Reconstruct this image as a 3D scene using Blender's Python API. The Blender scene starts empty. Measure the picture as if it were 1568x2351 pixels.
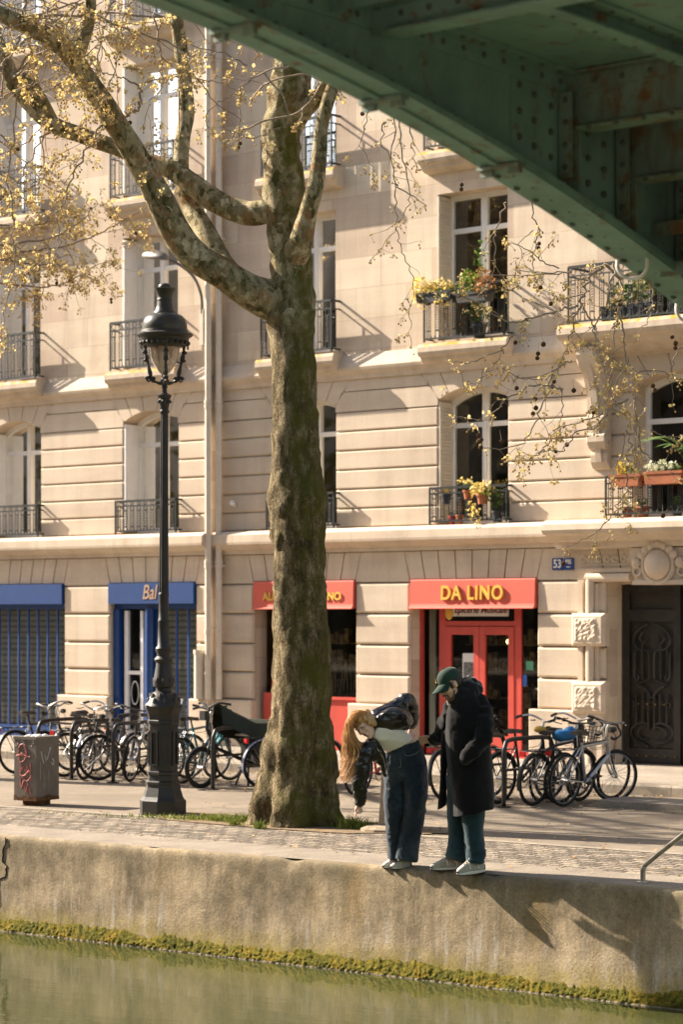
import bpy, math, random
from mathutils import Vector, Matrix, noise
S = bpy.context.scene
COL = S.collection
PI = math.pi
R = math.radians
rnd = random.Random(7)

# ------------------------------------------------------------------ helpers
class MB:
    """collects simple shapes; build() links them as ONE mesh object"""
    def __init__(s):
        s.v = []; s.f = []; s.mi = []; s.cur = 0
    def add(s, vs, fs):
        o = len(s.v)
        s.v += [tuple(p) for p in vs]
        s.f += [tuple(i + o for i in f) for f in fs]
        s.mi += [s.cur] * len(fs)
    def box(s, x0, x1, y0, y1, z0, z1):
        s.add([(x0,y0,z0),(x1,y0,z0),(x1,y1,z0),(x0,y1,z0),(x0,y0,z1),(x1,y0,z1),(x1,y1,z1),(x0,y1,z1)],
              [(0,3,2,1),(4,5,6,7),(0,1,5,4),(1,2,6,5),(2,3,7,6),(3,0,4,7)])
    def block(s, x0, x1, z0, z1, y, d=.03, c=.02):
        """chamfered stone block whose face looks to -Y at y, d deep"""
        e = c
        s.add([(x0,y+d,z0),(x1,y+d,z0),(x1,y+d,z1),(x0,y+d,z1),
               (x0,y+c,z0),(x1,y+c,z0),(x1,y+c,z1),(x0,y+c,z1),
               (x0+e,y,z0+e),(x1-e,y,z0+e),(x1-e,y,z1-e),(x0+e,y,z1-e)],
              [(0,1,5,4),(1,2,6,5),(2,3,7,6),(3,0,4,7),(4,5,9,8),(5,6,10,9),(6,7,11,10),(7,4,8,11),(8,9,10,11)])
    def prism(s, poly, y0, y1):
        """poly: (x,z) list counter-clockwise seen from -Y; extruded from y0 (front) to y1 (back)"""
        n = len(poly)
        vs = [(x,y0,z) for x,z in poly] + [(x,y1,z) for x,z in poly]
        fs = [tuple(range(n)), tuple(range(2*n-1, n-1, -1))]
        for i in range(n):
            j = (i+1) % n
            fs.append((i, i+n, j+n, j))
        s.add(vs, fs)
    def sweepx(s, prof, x0, x1, y, cap=True):
        """prof: (p,z) list, p = projection towards -Y from y, swept along X"""
        n = len(prof)
        vs = [(x0,y-p,z) for p,z in prof] + [(x1,y-p,z) for p,z in prof]
        fs = [(i, i+n, i+n+1, i+1) for i in range(n-1)]
        fs.append((n-1, 2*n-1, n, 0))
        if cap: fs += [tuple(range(n)), tuple(range(2*n-1, n-1, -1))]
        s.add(vs, fs)
    def tube(s, pts, r, n=8, cap=True, flat=1.0):
        pts = [Vector(p) for p in pts]
        m = len(pts)
        if m < 2: return
        rs = r if isinstance(r, (list, tuple)) else [r]*m
        ts = []
        for i in range(m):
            a = pts[max(0,i-1)]; b = pts[min(m-1,i+1)]
            d = b-a
            ts.append(d.normalized() if d.length > 1e-9 else Vector((0,0,1)))
        t = ts[0]
        u = t.orthogonal().normalized()
        vs = []
        for i in range(m):
            t = ts[i]
            u = (u - t*u.dot(t))
            u = u.normalized() if u.length > 1e-6 else t.orthogonal().normalized()
            w = t.cross(u)
            for k in range(n):
                a = 2*PI*k/n
                vs.append(pts[i] + (u*math.cos(a) + w*math.sin(a)*flat)*rs[i])
        fs = []
        for i in range(m-1):
            for k in range(n):
                k2 = (k+1) % n
                fs.append((i*n+k, i*n+k2, (i+1)*n+k2, (i+1)*n+k))
        if cap:
            fs.append(tuple(range(n-1,-1,-1))); fs.append(tuple(range((m-1)*n, m*n)))
        s.add(vs, fs)
    def lathe(s, prof, c=(0,0,0), n=24, a0=0, sides=None, sx=1, sy=1):
        """prof: (r,z) from bottom to top"""
        m = len(prof); vs = []
        for r, z in prof:
            for k in range(n):
                a = a0 + 2*PI*k/n
                vs.append((c[0]+r*math.cos(a)*sx, c[1]+r*math.sin(a)*sy, c[2]+z))
        fs = []
        for i in range(m-1):
            for k in range(n):
                k2 = (k+1) % n
                fs.append((i*n+k, i*n+k2, (i+1)*n+k2, (i+1)*n+k))
        fs.append(tuple(range(n-1,-1,-1))); fs.append(tuple(range((m-1)*n, m*n)))
        s.add(vs, fs)
    def ball(s, c, r, n=10, m=7, sq=(1,1,1)):
        vs = [(c[0],c[1],c[2]-r*sq[2])]
        for i in range(1,m):
            th = -PI/2 + PI*i/m
            for k in range(n):
                a = 2*PI*k/n
                vs.append((c[0]+r*sq[0]*math.cos(th)*math.cos(a), c[1]+r*sq[1]*math.cos(th)*math.sin(a), c[2]+r*sq[2]*math.sin(th)))
        vs.append((c[0],c[1],c[2]+r*sq[2]))
        fs = []
        for k in range(n):
            fs.append((0, 1+(k+1)%n, 1+k))
            for i in range(m-2):
                a = 1+i*n
                fs.append((a+k, a+(k+1)%n, a+n+(k+1)%n, a+n+k))
            a = 1+(m-2)*n
            fs.append((a+k, a+(k+1)%n, len(vs)-1))
        s.add(vs, fs)
    def torus(s, c, R_, r, ax=1, n=32, m=6, a0=0, a1=2*PI):
        """ring in the plane across axis ax (0,1,2)"""
        pts = []
        full = abs(a1-a0-2*PI) < 1e-6
        for i in range(n+1):
            a = a0+(a1-a0)*i/n
            p, q = R_*math.cos(a), R_*math.sin(a)
            pts.append({0:(c[0],c[1]+p,c[2]+q), 1:(c[0]+p,c[1],c[2]+q), 2:(c[0]+p,c[1]+q,c[2])}[ax])
        s.tube(pts, r, m, cap=not full)
    def xf(s, M_):
        s.v = [tuple(M_ @ Vector(p)) for p in s.v]
        return s
    def build(s, name, mats, parent=None, smooth=False, auto=None):
        me = bpy.data.meshes.new(name)
        off = Vector((0,0,0))
        if parent is not None:
            p = parent
            while p is not None:
                off = off + p.location; p = p.parent
        vs = [(p[0]-off.x, p[1]-off.y, p[2]-off.z) for p in s.v]
        me.from_pydata(vs, [], s.f)
        if not isinstance(mats, (list, tuple)): mats = [mats]
        for m_ in mats: me.materials.append(m_)
        if len(mats) > 1: me.polygons.foreach_set('material_index', s.mi)
        if smooth:
            me.polygons.foreach_set('use_smooth', [True]*len(s.f))
            if auto is not None:
                try: me.set_sharp_from_angle(angle=R(auto))
                except Exception: pass
        me.update()
        o = bpy.data.objects.new(name, me)
        COL.objects.link(o)
        if parent is not None: o.parent = parent
        return o

def tag(o, label=None, cat=None, group=None, kind=None):
    if label: o['label'] = label
    if cat: o['category'] = cat
    if group: o['group'] = group
    if kind: o['kind'] = kind
    return o
def thing(name, label, cat, loc=(0,0,0), rz=0, group=None):
    o = bpy.data.objects.new(name, None)
    o.empty_display_size = .2
    COL.objects.link(o)
    o.location = loc; o.rotation_euler = (0,0,rz)
    return tag(o, label, cat, group)
def copy_tree(o, parent=None):
    c = o.copy(); COL.objects.link(c)
    if parent is not None: c.parent = parent
    for ch in list(o.children): copy_tree(ch, c)
    return c
def text_mesh(txt, size, mat, name, parent, M_, depth=.012, shear=0, sx=1.0, space=1.0, bold=0.0):
    cu = bpy.data.curves.new('lettering_curve', 'FONT')
    cu.body = txt; cu.size = size; cu.extrude = depth; cu.align_x = 'CENTER'; cu.align_y = 'CENTER'
    cu.shear = shear; cu.space_character = space; cu.offset = bold
    o = bpy.data.objects.new('lettering_tmp', cu); COL.objects.link(o)
    dg = bpy.context.evaluated_depsgraph_get()
    me = bpy.data.meshes.new_from_object(o.evaluated_get(dg))
    bpy.data.objects.remove(o); bpy.data.curves.remove(cu)
    me.transform(M_ @ Matrix.Diagonal((sx,1,1,1)))
    me.materials.clear(); me.materials.append(mat)
    ob = bpy.data.objects.new(name, me); COL.objects.link(ob)
    if parent is not None:
        off = Vector((0,0,0)); p = parent
        while p is not None: off = off + p.location; p = p.parent
        me.transform(Matrix.Translation(-off)); ob.parent = parent
    return ob
def face_text(x, y, z):      # text standing in the XZ plane, read from -Y
    return Matrix.Translation((x,y,z)) @ Matrix.Rotation(R(90),4,'X')
def lerp(a,b,t): return a+(b-a)*t
def cr(pts, n=6):
    """Catmull-Rom through points (tuples of any length)"""
    out = []
    P = [pts[0]]+list(pts)+[pts[-1]]
    for i in range(1,len(P)-2):
        p0,p1,p2,p3 = P[i-1],P[i],P[i+1],P[i+2]
        for k in range(n):
            t = k/n
            out.append(tuple(.5*((2*b)+(-a+c)*t+(2*a-5*b+4*c-d)*t*t+(-a+3*b-3*c+d)*t**3) for a,b,c,d in zip(p0,p1,p2,p3)))
    out.append(tuple(pts[-1]))
    return out

# ------------------------------------------------------------------ camera and its ray helper (a point at depth t behind a picture point)
F, ANG, H = 5551.0, R(40.8), 2.17
CA, SA = math.cos(ANG), math.sin(ANG)
def at(x, y, t):
    r = (x-784)/F; u = (1415-y)/F
    return Vector((t*(r*CA-SA), t*(r*SA+CA), H+t*u))
cam_d = bpy.data.cameras.new('camera')
cam = bpy.data.objects.new('camera', cam_d); COL.objects.link(cam)
cam.location = (0,0,H); cam.rotation_euler = (R(90),0,ANG)
cam_d.sensor_fit = 'VERTICAL'; cam_d.sensor_height = 36; cam_d.sensor_width = 24; cam_d.lens = 85
cam_d.shift_y = (1415-1175.5)/2351
cam_d.clip_end = 3000; cam_d.clip_start = .1
cam_d.dof.use_dof = True; cam_d.dof.focus_distance = 20.6; cam_d.dof.aperture_fstop = 2.8
S.camera = cam

# ------------------------------------------------------------------ light
SUN_AZ, SUN_EL = 78.0, 33.0       # degrees from -Y towards -X, above the horizon
sd = Vector((-math.sin(R(SUN_AZ))*math.cos(R(SUN_EL)), -math.cos(R(SUN_AZ))*math.cos(R(SUN_EL)), math.sin(R(SUN_EL))))
sun_d = bpy.data.lights.new('sun','SUN'); sun_d.energy = 5.0; sun_d.angle = R(.5); sun_d.color = (1,.875,.725)
sun = bpy.data.objects.new('sun', sun_d); COL.objects.link(sun)
sun.rotation_euler = sd.to_track_quat('Z','Y').to_euler(); sun.location = sd*60
W = bpy.data.worlds.new('World'); S.world = W; W.use_nodes = True
nt = W.node_tree; nt.nodes.clear()
sky = nt.nodes.new('ShaderNodeTexSky'); sky.sky_type = 'NISHITA'; sky.sun_disc = False
sky.sun_elevation = R(SUN_EL); sky.sun_rotation = math.atan2(sd.x, sd.y) % (2*PI)
sky.air_density = 1.0; sky.dust_density = 2.5; sky.ozone_density = .6
bg = nt.nodes.new('ShaderNodeBackground'); bg.inputs[1].default_value = .066
ow = nt.nodes.new('ShaderNodeOutputWorld')
nt.links.new(sky.outputs[0], bg.inputs[0]); nt.links.new(bg.outputs[0], ow.inputs[0])
S.view_settings.view_transform = 'Standard'; S.view_settings.look = 'None'
S.view_settings.exposure = 1.72; S.view_settings.gamma = 1

# ------------------------------------------------------------------ materials
class N:
    """small node-graph builder"""
    def __init__(s, name):
        s.m = bpy.data.materials.new(name); s.m.use_nodes = True
        s.t = s.m.node_tree; s.t.nodes.clear()
        s.out = s.n('OutputMaterial'); s.p = s.n('BsdfPrincipled')
        s.l(s.p.outputs[0], s.out.inputs[0])
        s.co = s.n('TexCoord').outputs['Object']
    def n(s, k): return s.t.nodes.new('ShaderNode'+k)
    def l(s, a, b): s.t.links.new(a, b)
    def scale(s, sc, rot=None):
        mp = s.n('Mapping'); s.l(s.co, mp.inputs[0]); mp.inputs['Scale'].default_value = sc
        if rot: mp.inputs['Rotation'].default_value = rot
        return mp.outputs[0]
    def noise(s, sc, det=4, rough=.6, vec=None, dist=0):
        q = s.n('TexNoise'); s.l(vec or s.co, q.inputs['Vector'])
        q.inputs['Scale'].default_value = sc; q.inputs['Detail'].default_value = det
        q.inputs['Roughness'].default_value = rough; q.inputs['Distortion'].default_value = dist
        return q.outputs['Fac']
    def ramp(s, fac, *st):
        q = s.n('ValToRGB'); s.l(fac, q.inputs[0]); e = q.color_ramp.elements
        while len(e) < len(st): e.new(.5)
        for k,(p,c) in zip(e, st):
            k.position = p
            k.color = (c,c,c,1) if isinstance(c,(int,float)) else (*c,1)
        return q.outputs[0]
    def mix(s, fac, a, b, mode='MIX'):
        q = s.n('Mix'); q.data_type = 'RGBA'; q.blend_type = mode
        for v, i in ((fac,0),(a,6),(b,7)):
            if hasattr(v,'links'): s.l(v, q.inputs[i])
            elif i == 0: q.inputs[0].default_value = v
            else: q.inputs[i].default_value = (*v,1) if len(v)==3 else v
        return q.outputs[2]
    def col(s, v):
        if hasattr(v,'links'): s.l(v, s.p.inputs['Base Color'])
        else: s.p.inputs['Base Color'].default_value = (*v,1)
        return s
    def bump(s, h, st=.3, d=.01):
        q = s.n('Bump'); q.inputs['Strength'].default_value = st; q.inputs['Distance'].default_value = d
        s.l(h, q.inputs['Height']); s.l(q.outputs[0], s.p.inputs['Normal']); return s
    def set(s, rough=.7, spec=.5, metal=0):
        s.p.inputs['Roughness'].default_value = rough
        s.p.inputs['Specular IOR Level'].default_value = spec
        s.p.inputs['Metallic'].default_value = metal
        return s
def mul(c, k): return tuple(min(1,x*k) for x in c)
def simple(name, c, rough=.6, spec=.4, metal=0, var=.2, sc=6, bump=.15, bsc=60, bd=.004):
    g = N(name)
    f = g.noise(sc, 5, .65)
    g.col(g.ramp(f, (.3, mul(c,1-var)), (.7, mul(c,1+var)))).set(rough, spec, metal)
    if bump: g.bump(g.noise(bsc, 4, .6), bump, bd)
    return g.m

STONE = (.62,.515,.40)
def stone(name, c, ashlar=False, stain=1.0):
    g = N(name)
    big = g.noise(.55, 5, .6)
    col = g.ramp(big, (.25, mul(c,.86)), (.75, mul(c,1.08)))
    st = g.noise(1.0, 6, .65, g.scale((3.2,3.2,.32)))            # vertical rain streaks
    col = g.mix(g.ramp(st, (.47,0), (.74,.62*stain)), col, mul((c[0]*.62,c[1]*.60,c[2]*.58),1))
    crs = g.noise(1, 3, .55, g.scale((.5,.5,3.6)))
    col = g.mix(.30, col, g.ramp(crs, (.35,.38),(.65,.62)), 'OVERLAY')
    soot = g.noise(.9, 6, .7)
    col = g.mix(g.ramp(soot,(.52,0),(.74,.45*stain)), col, mul((c[0]*.55,c[1]*.53,c[2]*.50),1))
    fine = g.noise(38, 3, .7)
    col = g.mix(.22, col, g.ramp(fine, (.3,.35),(.7,.65)), 'OVERLAY')
    h = g.noise(70, 4, .7)
    if ashlar:
        sx = g.n('SeparateXYZ'); g.l(g.co, sx.inputs[0])
        cx = g.n('CombineXYZ'); g.l(sx.outputs[0], cx.inputs[0]); g.l(sx.outputs[2], cx.inputs[1])
        b = g.n('TexBrick'); g.l(cx.outputs[0], b.inputs['Vector'])
        b.inputs['Scale'].default_value = 1; b.inputs['Brick Width'].default_value = .98; b.inputs['Row Height'].default_value = .465
        b.inputs['Mortar Size'].default_value = .006; b.inputs['Mortar Smooth'].default_value = .3
        b.inputs['Color1'].default_value = (.36,.355,.35,1); b.inputs['Color2'].default_value = (.66,.64,.62,1)
        b.inputs['Mortar'].default_value = (.36,.34,.31,1)
        col = g.mix(.62, col, b.outputs['Color'], 'OVERLAY')
    g.col(col).set(.9,.25).bump(h,.25,.006)
    return g.m
M = {}
M['stone_upper'] = stone('stone_upper', STONE, True)
M['stone_rust'] = stone('stone_rusticated', STONE, False, .7)
M['stone_trim'] = stone('stone_trim', mul(STONE,1.02), False, 1.0)
def mossy(name, c):
    g = N(name)
    a = g.noise(5, 5, .65); u = g.n('NewGeometry'); sx = g.n('SeparateXYZ'); g.l(u.outputs['Normal'], sx.inputs[0])
    mm = g.n('Math'); mm.operation = 'MULTIPLY'; g.l(g.ramp(a,(.38,0),(.6,1)), mm.inputs[0]); g.l(g.ramp(sx.outputs[2],(.15,0),(.5,1)), mm.inputs[1])
    st = g.noise(1.0, 6, .65, g.scale((4,4,.5)))
    base = g.ramp(st, (.3, mul(c,1.05)), (.75, mul(c,.65)))
    g.col(g.mix(mm.outputs[0], base, (.40,.27,.035))).set(.9,.2).bump(g.noise(60,4,.7),.3,.006)
    return g.m
M['stone_moss'] = mossy('stone_ledge_moss', STONE)
M['iron'] = simple('balcony_iron', (.010,.015,.015), .45, .5, var=.4, bump=.1)
M['white_paint'] = simple('white_paint', (.84,.82,.79), .45, .4, var=.06, bump=.05)
M['cream_paint'] = simple('cream_paint', (.60,.53,.43), .5, .4, var=.08, bump=.05)
M['pipe_paint'] = simple('pipe_paint', (.66,.58,.48), .4, .5, var=.08, bump=.05)
M['interior'] = simple('dark_interior', (.055,.050,.042), .9, .2, var=.5, sc=1.5, bump=0)
M['curtain'] = simple('pale_curtain', (.42,.38,.30), .9, .1, var=.12, bump=0)
M['red_paint'] = simple('red_paint', (.52,.068,.050), .42, .45, var=.08, bump=.05)
M['red_cloth'] = simple('red_awning_cloth', (.60,.115,.078), .65, .3, var=.06, bump=.1, bsc=200)
M['blue_paint'] = simple('blue_paint', (.006,.045,.185), .45, .45, var=.10, bump=.06)
M['yellow_paint'] = simple('yellow_letter_paint', (.72,.42,.06), .5, .4, var=.06, bump=0)
M['tan_letter'] = simple('tan_letter_paint', (.42,.28,.18), .5, .4, var=.06, bump=0)
M['white_letter'] = simple('white_enamel', (.75,.73,.70), .4, .5, var=.04, bump=0)
M['plate_blue'] = simple('blue_enamel', (.02,.06,.22), .3, .5, var=.06, bump=0)
M['door_iron'] = simple('door_iron', (.030,.027,.023), .4, .5, var=.4, bump=.1)
M['door_wood'] = simple('door_wood', (.040,.035,.028), .4, .5, var=.3, sc=3)
M['brass'] = simple('old_brass', (.45,.30,.11), .35, .5, 1, var=.2, bump=0)
M['terracotta'] = simple('terracotta', (.36,.13,.065), .85, .2, var=.2)
M['dark_plastic'] = simple('dark_plastic', (.03,.035,.04), .5, .4)
M['paper'] = simple('paper', (.7,.69,.66), .8, .2, var=.05, bump=0)
def leafmat(name, c1, c2, sc=9, tr=.25):
    g = N(name)
    g.col(g.ramp(g.noise(sc,2,.5),(.35,c1),(.65,c2))).set(.6,.25)
    t = g.n('BsdfTranslucent'); g.l(g.p.inputs['Base Color'].links[0].from_socket, t.inputs[0])
    mx = g.n('MixShader'); mx.inputs[0].default_value = tr
    g.l(g.p.outputs[0], mx.inputs[1]); g.l(t.outputs[0], mx.inputs[2]); g.l(mx.outputs[0], g.out.inputs[0])
    return g.m
M['leaf_green'] = leafmat('green_leaves', (.06,.12,.02), (.16,.26,.04))
M['leaf_yellowgreen'] = leafmat('spring_leaves', (.50,.33,.05), (.62,.48,.09), 14, .35)
M['flower_yellow'] = leafmat('yellow_flowers', (.80,.58,.13), (.86,.74,.34))
M['flower_rust'] = leafmat('rust_leaves', (.34,.13,.05), (.45,.24,.07))
M['flower_white'] = leafmat('pale_leaves', (.55,.58,.38), (.70,.72,.55))
def glassmat(name, tint=(.75,.78,.74), base=.03):
    g = N(name)
    fr = g.n('Fresnel'); fr.inputs[0].default_value = 1.5
    tr = g.n('BsdfTransparent'); tr.inputs[0].default_value = (*tint,1)
    gl = g.n('BsdfGlossy'); gl.inputs['Roughness'].default_value = .02; gl.inputs[0].default_value = (.9,.9,.88,1)
    bu = g.n('Bump'); bu.inputs['Strength'].default_value = .02; g.l(g.noise(2.2,2,.5), bu.inputs['Height']); g.l(bu.outputs[0], gl.inputs['Normal'])
    mx = g.n('MixShader'); g.l(fr.outputs[0], mx.inputs[0]); g.l(tr.outputs[0], mx.inputs[1]); g.l(gl.outputs[0], mx.inputs[2])
    g.l(mx.outputs[0], g.out.inputs[0])
    return g.m
M['glass'] = glassmat('window_glass')
M['clear_glass'] = glassmat('shop_glass',(.95,.96,.94))
# ------------------------------------------------------------------ ground, quay, canal (setting)
QA = R(2.4); QO = Vector((-12.5,16.13,0)); QU = Vector((math.cos(QA),math.sin(QA),0)); QN = Vector((-math.sin(QA),math.cos(QA),0))
def Q(s, n, z): return QO + QU*s + QN*n + Vector((0,0,z))
def qframe(g):   # texture vector turned to the quay direction
    return g.scale((1,1,1),(0,0,-QA))
def asphalt():
    g = N('asphalt')
    c = g.ramp(g.noise(.5,6,.65),(.3,(.145,.117,.088)),(.7,(.24,.198,.148)))
    c = g.mix(.45, c, g.ramp(g.noise(140,2,.7),(.3,.25),(.7,.75)), 'OVERLAY')
    c = g.mix(g.ramp(g.noise(2.4,6,.7),(.54,0),(.70,.7)), c, (.28,.232,.175))
    g.col(c).set(.9,.25).bump(g.noise(110,3,.7),.4,.008); return g.m
M['asphalt'] = asphalt()
def cobbles():
    g = N('cobbles')
    v = qframe(g)
    d = g.n('TexNoise'); g.l(v, d.inputs['Vector']); d.inputs['Scale'].default_value = 5
    av = g.n('VectorMath'); av.operation = 'MULTIPLY_ADD'; g.l(d.outputs['Color'], av.inputs[0]); av.inputs[1].default_value = (.07,.07,0); g.l(v, av.inputs[2])
    b = g.n('TexBrick'); g.l(av.outputs[0], b.inputs['Vector']); b.inputs['Scale'].default_value = 1
    b.inputs['Brick Width'].default_value = .21; b.inputs['Row Height'].default_value = .135
    b.inputs['Mortar Size'].default_value = .017; b.inputs['Mortar Smooth'].default_value = .6
    b.inputs['Color1'].default_value = (.32,.265,.20,1); b.inputs['Color2'].default_value = (.11,.09,.07,1); b.inputs['Mortar'].default_value = (.05,.04,.03,1)
    c = g.mix(g.ramp(g.noise(1.3,6,.7),(.40,.0),(.8,.6)), b.outputs['Color'], (.225,.185,.14))
    c = g.mix(.35, c, g.ramp(g.noise(55,4,.7),(.3,.3),(.7,.7)), 'OVERLAY')
    h = g.n('Math'); h.operation='MULTIPLY_ADD'; g.l(b.outputs['Fac'],h.inputs[0]); h.inputs[1].default_value=-1; g.l(g.noise(18,4,.6),h.inputs[2])
    g.col(c).set(.85,.3).bump(h.outputs[0],1.0,.045); return g.m
M['cobbles'] = cobbles()
def concrete(name, c, streak=True, sc=1.0):
    g = N(name)
    col = g.ramp(g.noise(1.1*sc,6,.65),(.3,mul(c,.72)),(.72,mul(c,1.18)))
    if streak:
        pat = g.noise(1.7,7,.72)
        col = g.ramp(pat,(.34,mul(c,.42)),(.46,mul(c,.82)),(.57,mul(c,1.14)),(.70,mul(c,1.45)))
        st = g.noise(1,7,.72,g.scale((5,5,.6),(0,0,-QA)))
        col = g.mix(g.ramp(st,(.44,0),(.66,.70)), col, mul((c[0]*.40,c[1]*.41,c[2]*.40),1))
        st2 = g.noise(1,6,.65,g.scale((2.2,2.2,.5),(.3,.1,-QA)))
        col = g.mix(g.ramp(st2,(.52,0),(.70,.65)), col, (.23,.155,.06))
        sx = g.n('SeparateXYZ'); g.l(g.co, sx.inputs[0])
        def zband(lo,hi):
            mr = g.n('MapRange'); g.l(sx.outputs[2],mr.inputs[0]); mr.inputs[1].default_value=lo; mr.inputs[2].default_value=hi; return mr.outputs[0]
        def mulf(a,b_):
            mm = g.n('Math'); mm.operation='MULTIPLY'; g.l(a,mm.inputs[0]); g.l(b_,mm.inputs[1]); return mm.outputs[0]
        # (object z: 0 at the water line, .9 at the coping)
        col = g.mix(mulf(g.ramp(g.noise(1,6,.72,g.scale((3,3,1.4),(0,0,-QA))),(.40,0),(.62,.75)),zband(.50,.25)), col, mul(c,1.42))
        run = g.noise(1,6,.75,g.scale((11,11,.5),(0,0,-QA)))
        col = g.mix(mulf(g.ramp(run,(.53,0),(.63,.9)),zband(.62,.28)), col, (.44,.39,.33))
        col = g.mix(mulf(g.ramp(g.noise(1,6,.7,g.scale((4,4,2),(0,0,-QA))),(.38,0),(.60,.85)),zband(.66,.88)), col, mul((c[0]*.50,c[1]*.52,c[2]*.50),1))
        col = g.mix(mulf(g.ramp(g.noise(7,6,.7),(.35,.1),(.60,.95)),zband(.30,.10)), col, (.30,.235,.045))
        pit = g.n('TexVoronoi'); g.l(g.co,pit.inputs['Vector']); pit.inputs['Scale'].default_value=24
        col = g.mix(g.ramp(pit.outputs['Distance'],(.08,.45),(.17,0)), col, (.07,.06,.045))
    col = g.mix(.42, col, g.ramp(g.noise(34,6,.8),(.30,.15),(.70,.85)), 'OVERLAY')
    g.col(col).set(.92,.2).bump(g.noise(45,6,.75),.55,.014); return g.m
M['quay_concrete'] = concrete('quay_concrete', (.335,.262,.168))
M['coping'] = concrete('coping_concrete', (.25,.212,.168), False, 2)
M['pavement'] = concrete('pavement_concrete', (.29,.25,.20), False, 1)
M['kerb'] = simple('kerb_granite', (.26,.22,.17), .85, .25, var=.3, sc=5, bump=.4)
M['dirt'] = simple('bare_dirt', (.20,.145,.09), .95, .1, var=.3, sc=8, bump=.6, bsc=30, bd=.02)

def sheet(name, pts, mat, label=None):
    b = MB(); b.add(pts, [tuple(range(len(pts)))])
    o = b.build(name, mat); o['kind'] = 'structure'; return o
sheet('road', [Q(-300,.3,-.004), Q(300,.3,-.004), Q(300,400,-.004), Q(-300,400,-.004)], M['asphalt'])
sheet('quay_paving', [Q(-60,.7,.001), Q(60,.7,.001), Q(60,2.5,.001), Q(-60,2.5,.001)], M['cobbles'])
b = MB()
for i in range(-50,50):
    p = [Q(i*.9+.004,2.5,.0045),Q(i*.9+.895,2.5,.0045),Q(i*.9+.895,2.64,.0045),Q(i*.9+.004,2.64,.0045)]
    b.add(p,[(0,1,2,3)])
b.build('border_kerb', M['kerb'])['kind'] = 'structure'
# pavement in front of the houses with its kerb
b = MB(); b.box(-90,40,24.78,29,-.3,.13); b.build('pavement', M['pavement'])['kind'] = 'structure'
b = MB()
for i in range(-40,20):
    x = i*1.0
    vs = [(.0,-.2),(.0,.105),(.02,.128),(.17,.134),(.17,-.2)]
    b.sweepx([(-p,z) for p,z in vs][::-1], x+.004, x+.996, 24.61)
b.build('kerb', M['kerb'])['kind'] = 'structure'
# low concrete island in the road on the right
b = MB()
poly = [(-15.82,22.72),(-8,23.3),(-8,24.3),(-15.9,23.45)]
vs = [(x,y,-.02) for x,y in poly]+[(x,y,.075) for x,y in poly]
b.add(vs,[(4,5,6,7),(0,1,5,4),(1,2,6,5),(2,3,7,6),(3,0,4,7)])
b.build('traffic_island', M['pavement'])['kind'] = 'structure'
# the far (photographer's) bank, behind the camera
b = MB(); b.box(-90,60,-60,2.2,-1.5,.55); b.build('near_quay', M['pavement'])['kind'] = 'structure'

# canal wall: battered concrete face, worn coping, moss ledge at the water line
wall = thing('quay_wall','weathered concrete canal wall with yellow green moss along the waterline below the couple','wall',Q(0,0,-.93))
prof = [(.80,.008),(.4,.010),(.12,.009),(.05,.006),(.018,-.004),(.003,-.022),(-.004,-.06)]
for k in range(1,26):
    z = -.06-.036*k; prof.append((-.004-.05*(-z-.06), z))
b = MB(); ns = 560; s0, s1 = -16, 12
vs = []; m = len(prof)
for i in range(ns+1):
    s = lerp(s0,s1,i/ns)
    for j,(n,z) in enumerate(prof):
        p = Q(s,n,z)
        if j > 2:
            a = .010*noise.noise(Vector((s*3,z*3,1))) + .006*noise.noise(Vector((s*14,z*9,5)))
            ch = noise.noise(Vector((s*2.3,7,3)))
            if 3 <= j <= 6 and ch > .28: a += .05*(ch-.28); p.z -= .10*(ch-.28)
            p += QN*a
        vs.append(p)
fs = [(i*m+j, i*m+j+1, (i+1)*m+j+1, (i+1)*m+j) for i in range(ns) for j in range(m-1)]
b.add(vs,fs); b.build('wall_face', M['quay_concrete'], wall, True, 50)
b = MB()
for a0,a1 in ((-60,-16),(12,60)):
    q = [Q(a0,.8,.008),Q(a1,.8,.008),Q(a1,0,-.01),Q(a0,0,-.01),Q(a0,-.2,-.95),Q(a1,-.2,-.95)]
    b.add(q,[(0,3,2,1),(3,4,5,2)])
b.build('wall_end', M['quay_concrete'], wall)
# coping top strip (paler, walked on), split by joints
b = MB(); s = -16.0; rc = random.Random(3)
while s < 12:
    L = rc.uniform(1.6,2.6)
    b.add([Q(s+.004,.09,.0125),Q(s+L-.004,.09,.0125),Q(s+L-.004,.795,.0125),Q(s+.004,.795,.0125),Q(s+.004,.05,.004),Q(s+L-.004,.05,.004)],[(0,1,2,3),(4,5,1,0)]); s += L
b.build('coping', M['coping'], wall)
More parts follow.
